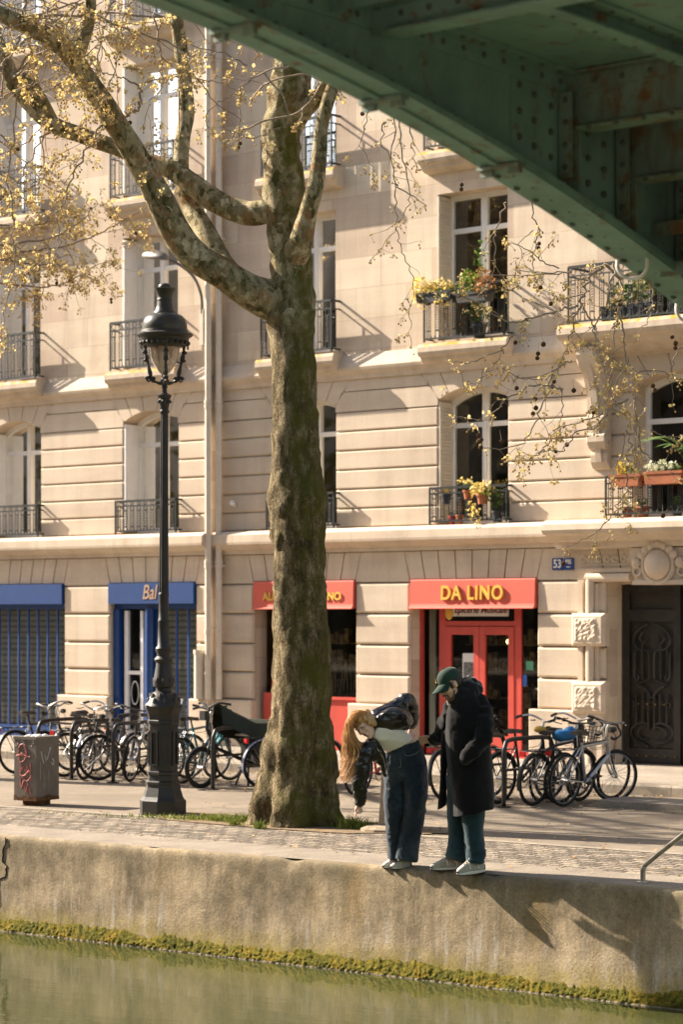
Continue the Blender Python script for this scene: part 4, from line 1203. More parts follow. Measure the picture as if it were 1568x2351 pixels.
    if child:
        b=MB(); vs=[];n=10
        for i in range(n+1):
            a=lerp(-.2,2.6,i/n)
            for s in (-.17,-.14,.14,.17): vs.append((s,-.62-.16*math.cos(a)*(1 if a<PI/2 else 1.0)-(.0 if abs(s)<.15 else -.05),.80+.16*(1-math.sin(min(a,PI/2)))*0+(.42*max(0,(i-4)/6))-(.0)))
        b.add(vs,[(i*4+j,i*4+j+1,i*4+j+5,i*4+j+4) for i in range(n) for j in range(3)])
        b.box(-.16,.16,-.72,-.42,.76,.80)
        cpart('child_seat',b,M['bike_grey'],t)
    b=MB(); b.tube(cr([(0,.34,.93),(.05,.42,.86),(.04,.42,.70),(.03,.45,.55)],4),.004,4); b.tube(cr([(0,.33,.97),(-.06,.40,.90),(-.03,.30,.72),(0,0,.70)],4),.004,4)
    b.tube([(-.05,-.13,.28),(-.13,-.20,.02)],.009,5)
    cpart('cables',b,M['black_part'],t)
    return t
Yk=22.45
bicycle('dark bicycle parked furthest left with only its saddle end in view',-25.05,Yk+.25,R(-4),'bike_black','flat','black_part',R(-5))
bicycle('grey city bicycle with swept bars at the left edge by the first stand',-24.62,Yk+.35,R(181),'bike_grey','swept','black_part',R(6),turn=R(12))
bicycle('black town bicycle cut by the left edge behind the street cabinet',-24.15,Yk+.25,R(3),'bike_black','swept','black_part',R(4))
bicycle('grey bicycle with a wire front basket beside the street cabinet',-23.55,Yk+.05,R(183),'bike_grey','swept','alloy',R(-5),basket=True,turn=R(20))
bicycle('black bicycle with silver mudguards third from the left',-23.25,Yk+.10,R(176),'bike_black','flat','alloy',R(4),step=True,turn=R(-14))
bicycle('white bicycle with its front wheel turned square to the canal left of the lamp',-22.72,Yk+.18,R(172),'bike_white','flat',None,R(-6),turn=R(34),rack=False)
bicycle('grey bicycle with a moulded child seat behind the street lamp',-22.35,Yk+.42,R(4),'bike_grey','flat','black_part',R(5),child=True)
bicycle('teal step through bicycle half hidden by the lamp plinth',-21.98,Yk+.30,R(1),'bike_teal','swept','bike_teal',R(-3),step=True,lens='orange_lens')
bicycle('bicycle with a pale lilac rear mudguard left of the plane tree trunk',-20.55,Yk+.42,R(-14),'bike_grey','flat','bike_blue',R(4))
bicycle('red bicycle half hidden between the plane tree and the woman',-18.95,Yk+.20,R(6),'bike_red','swept','bike_red',R(4),step=True)
bicycle('black bicycle seen between the woman and the man',-17.62,Yk+.30,R(2),'bike_black','flat','black_part',R(-4),seat='tan_leather')
bicycle('black bicycle with a red rear reflector just right of the man',-16.86,Yk+.35,R(-2),'bike_black','swept','black_part',R(4),step=True)
bicycle('white forked bicycle with upright bars in the right cluster',-16.78,Yk+.95,R(7),'bike_white','swept',None,R(6),rack=False,basket=True)
bicycle('black bicycle with fat tyres in the middle of the right cluster',-16.40,Yk+.36,R(1),'bike_black','flat','black_part',R(5))
bicycle('black bicycle with a bundle on its carrier behind the silver racer',-16.30,Yk+.80,R(-5),'bike_black','flat',None,R(7))
bicycle('silver racing bicycle with drop handlebars at the right end of the row',-16.06,Yk+.52,R(-2),'bike_silver','drop',None,R(5),turn=R(-24),rack=False)
bg_=thing('blue_bag','bright blue cloth bag on the carrier of a bicycle by the silver racer','bag',(-16.26,Yk+.30,.72))
b=MB(); b.ball((-16.26,Yk+.30,.80),.13,14,10,(.8,1.25,.55)); b.ball((-16.24,Yk+.40,.82),.08,10,8)
b.v=[tuple(Vector(p)+Vector((1,1,1))*.02*noise.noise(Vector(p)*14)) for p in b.v]; b.build('bag_body',M['bag_blue'],bg_,True)
yl=thing('yellow_bag','small yellow bundle on a bicycle in the right cluster','bag',(-16.82,Yk+.62,.80))
b=MB(); b.ball((-16.82,Yk+.62,.84),.07,12,8,(.9,1.4,.6)); b.build('bag_body',M['yellow_paint'],yl,True)
# cargo bicycle under a dark canvas
cg=thing('cargo_bicycle','long black cargo bicycle under a dark green canvas right of the street lamp','cargo bicycle',(-21.15,Yk+.12,0),R(176))
for yy,r_ in ((-.62,.27),(.72,.27)): wheel(cg,yy,r_,tw=.028,dk=True)
b=MB(); b.tube([(0,-.62,.27),(0,-.1,.30),(0,.45,.50),(0,.62,.75)],.025,8); b.tube([(0,.62,.75),(0,.60,.95)],.022,8); b.tube([(0,-.1,.30),(0,-.18,.85)],.022,8)
for s in (-.06,.06): b.tube([(s,.62,.6),(s,.72,.27)],.013,6)
cpart('frame',b,M['bike_black'],cg)
b=MB(); b.box(-.20,.20,-.95,-.15,.28,.62); b.box(-.24,-.20,-.9,-.2,.22,.52); b.box(.20,.24,-.9,-.2,.22,.52); cpart('panniers',b,M['black_part'],cg,False)
b=MB(); vs=[]; 
prof_=[(-1.05,.62,.22),(-.95,.78,.24),(-.45,.84,.25),(.0,.86,.25),(.30,.98,.20),(.44,1.07,.07)]
for (yy,zz,w) in prof_:
    vs+=[(-w-.03,yy,zz-.26),(-w,yy,zz-.05),(-w*.5,yy,zz),(w*.5,yy,zz),(w,yy,zz-.05),(w+.03,yy,zz-.26)]
b.add(vs,[(i*6+j,i*6+j+1,i*6+j+7,i*6+j+6) for i in range(len(prof_)-1) for j in range(5)]); b.add(vs[:6],[(0,1,2,3,4,5)])
cpart('canvas',b,M['tarp'],cg)
b=MB(); b.tube(cr([(-.30,.48,1.06),(-.15,.56,1.08),(0,.58,1.02),(.15,.56,1.08),(.30,.48,1.06)],4),.016,7); b.tube([(0,.60,.93),(0,.58,1.03)],.016,6); b.box(-.05,.05,.62,.70,.86,.98); cpart('handlebar',b,M['black_part'],cg)
b=MB()
for s in (-.30,.30):
    b.box(s-.07,s+.07,-.75,-.15,.205,.225)
    for yy in (-.72,-.62): b.tube(cr([(s,yy,.22),(s*.9,yy+.08,.42),(s*.75,yy+.1,.52)],4),.018,6)
b.box(-.21,.21,-.40,-.05,.635,.665); cpart('footboard',b,M['alloy'],cg)
b=MB()
for s in (-.12,.12): b.tube([(s*.4,-.05,.25),(s,.02,.01)],.014,6)
cpart('kickstand',b,M['black_part'],cg); b=MB(); b.box(-.05,.05,-.985,-.955,.52,.57); cpart('rear_light',b,M['red_lens'],cg)
stand(-24.35,21.95,'dark tubular bicycle stand at the left edge of the picture')
stand(-23.72,21.98,'dark bicycle stand hoop rising just behind the street cabinet')
stand(-22.86,21.92,'bicycle stand between the basket bicycle and the street lamp')
stand(-21.00,21.86,'bicycle stand in front of the canvas covered cargo bicycle')
stand(-17.25,22.0,'bicycle stand just behind the man in the dark coat')
stand(-16.55,22.0,'bicycle stand among the right cluster of bicycles')

# ------------------------------------------------------------------ bollard, ladder rail
bo=thing('bollard','low tapered stone bollard behind the woman next to the plane tree','bollard',(-15.60,18.82,0))
M['bollard_stone']=simple('bollard_stone',(.27,.215,.15),.9,.2,var=.3,sc=9,bump=.5,bsc=40,bd=.01)
b=MB(); b.lathe([(.115,-.02),(.11,.05),(.098,.3),(.088,.56),(.075,.60),(.03,.615)],(-15.60,18.82,0),18)
b.v=[tuple(Vector(p)+Vector((1,1,0))*.012*noise.noise(Vector(p)*9)) for p in b.v]; b.build('post',M['bollard_stone'],bo,True,50)
b=MB(); b.lathe([(.27,-.02),(.26,.03),(.20,.055),(.10,.07)],(-15.62,18.78,0),14); b.build('footing',M['bollard_stone'],bo)
hr=thing('ladder_rail','bent galvanised handrail fixed to the canal edge at the right','handrail',(-10.95,16.43,0))
M['galv']=simple('galvanised_tube',(.42,.38,.31),.35,.5,.7,var=.35,sc=14)
b=MB(); b.tube(cr([(-10.95,16.43,-.0),(-10.95,16.43,.08),(-10.945,16.43,.125),(-10.91,16.44,.175),(-10.62,16.47,.40),(-10.40,16.50,.56),(-10.05,16.52,.80)],5),.0215,10); b.build('rail',M['galv'],hr,True)
b=MB(); b.tube([(-10.05,16.52,.80),(-10.0,16.53,.80),(-9.98,16.53,.7),(-9.98,16.53,0)],.0215,10); b.lathe([(.05,.0),(.05,.012)],(-10.95,16.43,.012),12); b.build('rail_foot',M['galv'],hr,True)
# ------------------------------------------------------------------ plane trees
def bark(name, mott=True, z0=4.2, z1=6.2, moss=.9):
    g = N(name)
    n1 = g.noise(10,5,.62,g.scale((1,1,.5)),.3); n2 = g.noise(14,5,.6,g.scale((1,1,.55),(.4,.2,.9)),.4)
    c = g.ramp(n1,(.41,(.105,.085,.034)),(.44,(.28,.23,.125)),(.55,(.36,.30,.175)),(.58,(.54,.46,.30)))
    c = g.mix(g.ramp(n2,(.57,0),(.59,1)), c, (.075,.062,.024))
    dn = g.n('TexNoise'); g.l(g.co,dn.inputs['Vector']); dn.inputs['Scale'].default_value = 9; dn.inputs['Detail'].default_value = 5
    va = g.n('VectorMath'); va.operation='MULTIPLY_ADD'; g.l(dn.outputs['Color'],va.inputs[0]); va.inputs[1].default_value=(.16,.16,.22); g.l(g.scale((1,1,.6)),va.inputs[2])
    vo = g.n('TexVoronoi'); g.l(va.outputs[0],vo.inputs['Vector']); vo.inputs['Scale'].default_value = 15
    sr = g.n('SeparateXYZ'); g.l(vo.outputs['Color'],sr.inputs[0])
    pc = g.ramp(sr.outputs[0],(0,(.075,.064,.024)),(.26,(.24,.20,.105)),(.48,(.40,.335,.19)),(.74,(.60,.51,.33)),(.93,(.27,.17,.085)))
    pc.node.color_ramp.interpolation = 'CONSTANT'
    c = g.mix(.62, c, pc)
    ve = g.n('TexVoronoi'); ve.feature='DISTANCE_TO_EDGE'; g.l(va.outputs[0],ve.inputs['Vector']); ve.inputs['Scale'].default_value = 19
    c = g.mix(g.ramp(g.noise(3.5,4,.6),(.58,0),(.64,.75)), c, (.30,.165,.07))
    low = g.ramp(g.noise(1,6,.7,g.scale((12,12,4))),(.36,(.048,.036,.016)),(.48,(.145,.110,.054)),(.64,(.37,.295,.18)))
    low = g.mix(g.ramp(ve.outputs['Distance'],(.0,.8),(.09,0)), low, (.028,.020,.012))
    sx = g.n('SeparateXYZ'); g.l(g.co,sx.inputs[0])
    mr = g.n('MapRange'); g.l(sx.outputs[2],mr.inputs[0]); mr.inputs[1].default_value=z0; mr.inputs[2].default_value=z1
    md = g.n('Math'); md.operation='MULTIPLY_ADD'; g.l(g.noise(1.6,5,.6),md.inputs[0]); md.inputs[1].default_value=1.1; md.inputs[2].default_value=-.55
    ad = g.n('Math'); ad.operation='ADD'; g.l(mr.outputs[0],ad.inputs[0]); g.l(md.outputs[0],ad.inputs[1])
    if mott: c = g.mix(g.ramp(ad.outputs[0],(.3,0),(.7,1)), low, c)
    geo = g.n('NewGeometry'); ns = g.n('SeparateXYZ'); g.l(geo.outputs['Normal'],ns.inputs[0])
    dt = g.n('VectorMath'); dt.operation='DOT_PRODUCT'; g.l(geo.outputs['Normal'],dt.inputs[0]); dt.inputs[1].default_value=(.80,.0,.60)
    m2 = g.n('Math'); m2.operation='MULTIPLY'; g.l(g.ramp(dt.outputs['Value'],(.05,0),(.6,1)),m2.inputs[0]); g.l(g.ramp(g.noise(3.6,6,.7),(.38 if moss>.6 else .50,0),(.58 if moss>.6 else .66,moss)),m2.inputs[1])
    c = g.mix(m2.outputs[0], c, (.095,.092,.014))
    c = g.mix(.35, c, g.ramp(g.noise(60,4,.75),(.25,.25),(.75,.75)),'OVERLAY')
    h = g.n('Math'); h.operation='ADD'; g.l(g.noise(1,6,.75,g.scale((16,16,5))),h.inputs[0]); g.l(g.noise(36,4,.7),h.inputs[1])
    g.col(c).set(.92,.15).bump(h.outputs[0],1.0,.035); return g.m
M['bark'] = bark('plane_bark')
M['limb_bark'] = bark('plane_limb_bark',True,-2,-1,.5)
M['twig'] = simple('twig_bark',(.27,.21,.155),.85,.2,var=.35,sc=20,bump=0)
M['young_leaf'] = leafmat('young_plane_leaves',(.76,.54,.20),(.82,.70,.32),16,.4)
M['catkin'] = simple('small_green_fruit',(.48,.31,.11),.8,.2,var=.3,sc=30,bump=0)
M['seed_ball'] = simple('brown_seed_ball',(.085,.045,.022),.95,.1,var=.3,sc=60,bump=.5,bsc=200)

def rough_limb(b, pts, rs, n=22, amp=.06, flare=0, seed=0, sub=5, fr=2.2):
    """thick round limb through pts with lumps; pts are 3-D, rs radii"""
    P = cr([(*p,r) for p,r in zip(pts,rs)], sub)
    m = len(P); T=[]
    for i in range(m):
        a=Vector(P[max(0,i-1)][:3]); c=Vector(P[min(m-1,i+1)][:3]); T.append((c-a).normalized())
    u = T[0].orthogonal().normalized(); vs=[]
    for i in range(m):
        u=(u-T[i]*u.dot(T[i])).normalized(); w=T[i].cross(u); c=Vector(P[i][:3]); r=P[i][3]
        for k in range(n):
            a=2*PI*k/n; d=u*math.cos(a)+w*math.sin(a)
            q=c+d*r
            s=1+amp*(noise.noise(q*fr+Vector((seed,0,0)))*1.3+.7*noise.noise(q*fr*2.7+Vector((0,seed,0))))
            if flare:
                f=max(0,1-(q.z)/flare); s+= f*f*.15*math.cos(5*a+seed)+f*.09*math.cos(9*a+1.3)+f*.045*math.cos(17*a+2*q.z)+f*.10*noise.noise(q*5)
            vs.append(c+d*r*s)
    b.add(vs,[(i*n+k,i*n+(k+1)%n,(i+1)*n+(k+1)%n,(i+1)*n+k) for i in range(m-1) for k in range(n)]+[tuple(range(n-1,-1,-1)),tuple(range((m-1)*n,m*n))])
def limb_px(b, rows, sub=5, **kw):
    """rows: (x, y, width, depth) read from the picture -> 3-D limb"""
    pts=[at(x,y,t) for x,y,w,t in rows]; rs=[w/2*t/F for x,y,w,t in rows]
    rough_limb(b,pts,rs,sub=sub,**kw); return pts

class Twigs:
    def __init__(s, seed): s.r=random.Random(seed); s.t=MB(); s.l=MB(); s.c=MB(); s.b=MB()
    def leaf(s, p, size):
        r=s.r
        d=Vector((r.uniform(-1,1),r.uniform(-1,1),r.uniform(-.9,.5))).normalized(); e=d.orthogonal().normalized()
        e=(Matrix.Rotation(r.uniform(0,6.28),3,d) @ e); q=d.cross(e)
        L=size*.62*r.uniform(.45,1.35); w=L*.42
        b0=p; v=[b0,b0+d*L*.45+e*w+q*L*.12,b0+d*L,b0+d*L*.45-e*w+q*L*.12,b0+d*L*.55-q*L*.05,b0+d*L*.75+e*w*.75,b0+d*L*.75-e*w*.75]
        s.l.add(v,[(0,1,4),(1,5,4),(5,2,4),(2,6,4),(6,3,4),(3,0,4)])
    def cluster(s, p, size=.05, n=None, fruit=True):
        r=s.r
        for k in range(n or r.randint(3,5)): s.leaf(p+Vector((r.uniform(-1,1),r.uniform(-1,1),r.uniform(-1,1)))*size*.4, size)
        if fruit:
            for k in range(r.randint(1,4)):
                q=p+Vector((r.uniform(-1,1)*.05,r.uniform(-1,1)*.05,-r.uniform(.02,.075)))
                s.t.tube([p,(p+q)/2+Vector((0,0,.006)),q],.0018,3,False); s.c.ball(q,r.uniform(.0075,.0125),6,4)
    def seed(s, p, L=None):
        L=L or s.r.uniform(.06,.16); q=p+Vector((s.r.uniform(-.02,.02),0,-L))
        s.t.tube([p,q],.0022,3,False); s.b.ball(q-Vector((0,0,.015)),s.r.uniform(.019,.024),9,7)
        if s.r.random()<.45: s.b.ball(q-Vector((s.r.uniform(-.03,.03),0,.055)),.020,9,7); s.t.tube([q,q-Vector((0,0,.05))],.002,3,False)
    def grow(s, p, d, L, r0, lev, leaf=.05, den=1.0, grav=.35):
        r=s.r; n=max(3,int(L/.07)); pts=[Vector(p)]; d=Vector(d).normalized()
        for i in range(n):
            d=(d+Vector((r.gauss(0,.20),r.gauss(0,.20),r.gauss(0,.17)-grav*.07))).normalized()
            pts.append(pts[-1]+d*L/n)
        s.t.tube(pts,[lerp(r0,r0*.45,i/n) for i in range(n+1)],4 if lev<2 else 3,False)
        for i in range(1,n+1):
            if lev>0 and r.random()<.52*den:
                dd=(pts[i]-pts[i-1]).normalized(); sd=Vector((r.uniform(-1,1),r.uniform(-1,1),r.uniform(-.7,.45)))
                s.grow(pts[i],dd*.5+sd*.8,L*r.uniform(.28,.55),r0*.55,lev-1,leaf,den,grav)
            elif r.random()<.26*den: s.cluster(pts[i],leaf)
        s.cluster(pts[-1],leaf*1.15,r.randint(3,5))
        if r.random()<.02: s.seed(pts[-1])
    def line(s, rows, w0, w1, lev=1, leaf=.05, den=1.0, L=(.2,.5), every=.16, grav=.35):
        """a twig traced through (x, y, depth) rows, with side shoots"""
        r=s.r; P=[at(x,y,t) for x,y,t in rows]
        P=[Vector(q) for q in cr([tuple(p) for p in P],5)]
        P=[p+Vector((r.gauss(0,.006),r.gauss(0,.02),r.gauss(0,.006))) for p in P]
        m=len(P); s.t.tube(P,[lerp(w0,w1,i/(m-1)) for i in range(m)],5,False)
        acc=0
        for i in range(1,m):
            acc+=(P[i]-P[i-1]).length
            if acc>every/den:
                acc=0; dd=(P[i]-P[i-1]).normalized()
                sd=Vector((r.uniform(-1,1),r.uniform(-1,1),r.uniform(-.9,.5)))
                if lev>=0: s.grow(P[i],dd*.6+sd*.8,r.uniform(*L),lerp(w0,w1,i/m)*.5,lev,leaf,den,grav)
                if r.random()<.35: s.cluster(P[i],leaf)
                if r.random()<.02: s.seed(P[i])
        s.cluster(P[-1],leaf*1.2,4)
        return P
    def build(s, par):
        s.t.build('twigs',M['twig'],par,True); 
        o=s.l.build('leaves',M['young_leaf'],par); o['kind']='stuff'
        o=s.c.build('young_fruit',M['catkin'],par,True); o['kind']='stuff'
        o=s.b.build('seed_balls',M['seed_ball'],par,True); o['kind']='stuff'

# ---- the plane tree in the picture
T0=25.2
tree=thing('plane_tree','tall plane tree with mottled bark and thick flared base before the red shops','tree',(-16.85,18.82,0))
b=MB()
limb_px(b,[(686,1905,216,T0),(686,1888,208,T0),(686,1850,192,T0),(688,1790,174,T0),(688,1740,162,T0),(690,1680,150,T0),(692,1600,138,T0),(692,1500,130,T0),(690,1400,124,T0),(686,1300,122,T0),(684,1200,128,T0),(681,1140,136,T0),(678,1080,118,T0),(677,1000,108,T0),(676,900,102,T0),(673,800,102,T0),(668,740,112,T0),(668,690,112,T0),(668,640,98,T0),(668,580,98,T0),(663,520,102,T0),(655,460,104,T0),(650,400,90,T0),(646,340,88,T0),(650,280,90,T0),(662,220,98,T0),(668,150,84,T0),(668,60,74,T0),(660,-80,64,T0),(665,-260,52,T0),(655,-430,38,T0),(660,-600,22,T0)],n=44,amp=.075,flare=1.5,seed=3,sub=6,fr=3.0)
for (x,y,w,dp) in ((660,1165,60,.14),(648,1240,46,.12),(664,760,60,.12)):
    p=at(x,y,T0-dp); rr_=w/2*T0/F; b.ball(p,rr_,14,10,(1,1,1.5))
b.v=[tuple(Vector(p)+Vector((1,1,.4))*.018*noise.noise(Vector(p)*9)) for p in b.v]
b.build('trunk',M['bark'],tree,True)
def limb(rows,**kw):
    b=MB(); pts=limb_px(b,rows,**kw); b.build('limb',M['limb_bark'],tree,True); return pts
b1=limb([(668,700,100,T0),(622,690,96,T0),(570,668,82,T0-.1),(510,628,74,T0-.2),(450,590,70,T0-.3),(405,535,68,T0-.4),(372,470,64,T0-.5),(340,410,60,T0-.5),(305,350,58,T0-.6),(262,278,54,T0-.7),(215,205,50,T0-.8),(165,135,46,T0-.9),(115,88,42,T0-1),(50,55,38,T0-1.1),(-30,15,34,T0-1.2),(-140,-60,26,T0-1.2),(-260,-190,14,T0-1.1)],amp=.07,seed=5,fr=3)
b2=limb([(655,470,70,T0),(615,484,56,T0),(565,490,54,T0+.1),(505,468,54,T0+.2),(452,430,50,T0+.3),(398,392,46,T0+.4),(345,372,40,T0+.5),(280,345,38,T0+.6),(200,315,38,T0+.6),(125,288,38,T0+.5),(72,245,36,T0+.5),(30,190,36,T0+.5),(5,130,32,T0+.5),(-30,40,28,T0+.6),(-100,-90,18,T0+.6)],amp=.07,seed=8,fr=3)
b3=limb([(540,640,50,T0-.1),(505,600,54,T0+.15),(478,548,54,T0+.3),(446,490,46,T0+.5),(424,440,40,T0+.6),(415,385,36,T0+.7),(418,320,36,T0+.8),(428,260,36,T0+.9),(424,190,34,T0+.9),(414,110,32,T0+.9),(404,40,30,T0+.9),(392,-60,26,T0+1),(370,-200,18,T0+1),(360,-330,9,T0+1)],amp=.05,seed=11,fr=3)
b4=limb([(675,590,70,T0-.1),(692,550,54,T0-.3),(704,500,44,T0-.4),(718,450,40,T0-.5),(728,405,36,T0-.5),(734,350,34,T0-.5),(738,295,31,T0-.5),(752,235,30,T0-.5),(772,170,27,T0-.5),(790,60,22,T0-.5),(820,-90,16,T0-.5),(830,-240,9,T0-.5)],amp=.07,seed=14,fr=3)
limb([(675,270,70,T0),(702,248,44,T0-.1),(735,215,36,T0-.3),(775,150,34,T0-.5),(840,60,30,T0-.8),(930,-60,26,T0-1),(1010,-200,20,T0-1),(1080,-380,10,T0-1)],amp=.06,seed=17,fr=3)
limb([(20,195,30,T0+.5),(60,180,24,T0+.4),(95,230,26,T0+.4),(120,275,24,T0+.5)],amp=.05,seed=21,fr=3)
limb([(170,140,34,T0-.9),(200,60,30,T0-1),(205,-20,26,T0-1.1),(180,-160,18,T0-1.2)],amp=.05,seed=22,fr=3)
tw=Twigs(21)
k=.3646
def Z(pts,t): return [(x*k,y*k,t) for x,y in pts]
tl=T0-.6
for pts,t,w0,lev,den in (
  ([(140,450),(100,620),(70,900),(50,1150),(80,1450),(90,1600),(60,1830),(20,1980),(30,2150)],tl-.4,.012,1,1.0),
  ([(480,20),(420,180),(390,330),(380,430),(340,520)],tl-.6,.009,1,1.0),
  ([(720,0),(650,150),(620,350),(610,600),(640,760)],tl-.6,.010,1,1.0),
  ([(710,700),(600,860),(520,980),(430,1150),(400,1280),(345,1360),(380,1500),(310,1620),(200,1700)],tl-.2,.012,1,.9),
  ([(970,80),(1000,280),(1020,420),(1020,560),(950,640),(900,800)],tl-.4,.010,1,.8),
  ([(200,730),(270,790),(275,1000),(235,1250)],tl+.2,.014,0,.7),
  ([(340,820),(260,870),(170,1040),(80,1180),(0,1310)],tl+.2,.012,1,1.0),
  ([(830,10),(790,70),(780,200),(760,330),(710,480),(640,580)],tl-.5,.009,1,.9),
  ([(960,900),(950,1000),(940,1080),(900,1120)],tl-.4,.008,0,.8),
  ([(0,430),(60,330),(150,260),(260,170),(400,60)],tl-.9,.012,1,1.2),
  ([(0,180),(100,160),(200,130),(330,120),(520,200),(700,150)],tl-1,.010,1,1.2),
  ([(0,840),(80,930),(160,900),(300,760),(430,800)],tl-.3,.009,1,1.1),
  ([(1230,330),(1180,420),(1100,480),(1000,500),(900,530)],tl-.1,.010,1,.8),
  ([(1560,420),(1400,330),(1230,300),(1150,230)],tl-.3,.008,1,1.0),
  ([(1600,480),(1480,590),(1380,640),(1290,740),(1320,800)],tl-.3,.008,1,1.0),
  ([(1760,800),(1600,870),(1480,830),(1390,800)],tl-.4,.006,0,.8),
  ([(250,0),(300,90),(420,240),(560,260),(700,210)],tl-.8,.010,1,1.2),
  ([(0,620),(120,560),(260,520),(380,470),(520,500)],tl-.7,.008,1,1.2)):
    tw.line(Z(pts,t),w0,.0035,lev,.052,den,(.18,.5),.17)
# dark crooked branch in front of the window
tw.line(Z([(745,760),(800,715),(855,690),(880,640),(880,575),(905,530),(1010,492),(1120,480),(1210,440)],tl),.020,.006,0,.045,.5,(.15,.35),.25)
tw.line(Z([(880,555),(830,520),(760,490),(660,465),(560,430)],tl),.012,.004,0,.045,.5,(.15,.35),.25)
tw.line(Z([(1010,492),(1120,480),(1280,500),(1400,530),(1500,580)],tl),.008,.003,1,.045,.7,(.15,.35),.22)
# long twigs hanging below the bridge girder
def C1(pts,t,dy=0): return [(784+.5*x,dy+.5*y,t) for x,y in pts]
for pts in (C1([(140,200),(125,400),(120,530),(90,650),(130,750),(150,800)],23.6),C1([(230,300),(240,600),(230,750),(250,900),(250,1050),(268,1140),(322,1245),(326,1370),(318,1480),(315,1592)],23.6),
            C1([(265,420),(270,620),(290,760),(310,900),(290,980),(240,1060),(150,1180)],23.6),C1([(325,560),(325,650),(340,770)],23.5),C1([(200,560),(185,660),(240,740)],23.7),C1([(240,840),(310,890),(390,940)],23.6)):
    tw.line(pts,.009,.003,0,.035,.75,(.10,.30),.17,.2)
# crown above the picture (it throws the streaks of shade)
for B in (b1,b2,b3,b4):
    for p in B[-4:]:
        for q in range(4): tw.grow(p,(tw.r.uniform(-1,1),tw.r.uniform(-1,1),tw.r.uniform(-.1,.9)),tw.r.uniform(1.0,2.2),.016,1,.055,.42,.3)
tw.build(tree)

# ---- neighbouring plane trees of the row, trunks outside the picture
def neighbour(name,lab,x,y,seed,limbs,extra=None,hgt=9.5):
    t=thing(name,lab,'tree',(x,y,0)); r=random.Random(seed)
    b=MB(); pts=[];rs=[]
    for i in range(12):
        z=hgt*i/11; pts.append(Vector((x+.12*math.sin(i*.8+seed),y+.12*math.cos(i*.7),z))); rs.append(lerp(.30,.09,i/11)*(1.5 if i==0 else 1))
    rough_limb(b,pts,rs,n=28,amp=.08,flare=1.2,seed=seed,sub=4); b.build('trunk',M['bark'],t,True)
    tq=Twigs(seed)
    for (z,dx,dy,dz,L) in limbs:
        b=MB(); p=Vector((x,y,z)); d=Vector((dx,dy,dz)).normalized(); P=[p]; n=9
        for i in range(n):
            d=(d+Vector((r.gauss(0,.12),r.gauss(0,.12),r.gauss(.02,.10)))).normalized(); P.append(P[-1]+d*L/n)
        rough_limb(b,P,[lerp(.13,.025,i/n) for i in range(n+1)],n=12,amp=.06,seed=seed+z,sub=3); b.build('limb',M['limb_bark'],t,True)
        for i in range(3,n+1):
            for q in range(3):
                tq.grow(P[i],(r.uniform(-1,1),r.uniform(-1,1),r.uniform(-.5,.8)),r.uniform(.9,2.0),.016,1,.055,.40,.4)
    if extra: extra(t,tq)
    tq.build(t)
def left_extra(t,tq):
    for pts,tt in (([(-260,1560),(0,1600),(200,1580),(400,1550),(600,1480),(750,1400),(960,1290)],31.5),([(-200,1760),(0,1780),(150,1800),(300,1805),(450,1770),(560,1690),(700,1640)],31.8),
                   ([(-150,1560),(130,1530),(280,1510),(380,1470),(520,1380),(620,1270)],31.0),([(-100,1290),(60,1230),(200,1180),(330,1050),(420,980)],31.4),([(-150,1450),(0,1420),(150,1430),(300,1400),(460,1330)],31.9),
                   ([(-200,1100),(0,1080),(120,1150),(260,1120),(380,1180)],31.2),([(-150,1650),(50,1640),(260,1670),(420,1600)],30.8)):
        tq.line(Z(pts,tt),.018,.004,1,.055,1.25,(.25,.75),.17,.15)
neighbour('plane_tree','neighbouring plane tree whose twigs reach in at the left edge',-28.6,20.6,31,[(6.4,.5,.3,.9,3.6),(7.0,.9,-.1,.8,4.2),(7.6,.4,-.6,.8,3.4),(8.2,.9,.4,.8,4.0),(8.8,.6,-.1,.9,3.2),(8.4,-.6,.4,.6,3.0),(6.2,.5,-1,.35,5.2),(7.0,.9,-.8,.3,4.6),(7.6,.3,-1,.5,5.0),(8.3,.8,-.5,.45,4.4),(8.9,.5,-.9,.4,4.4)],left_extra)
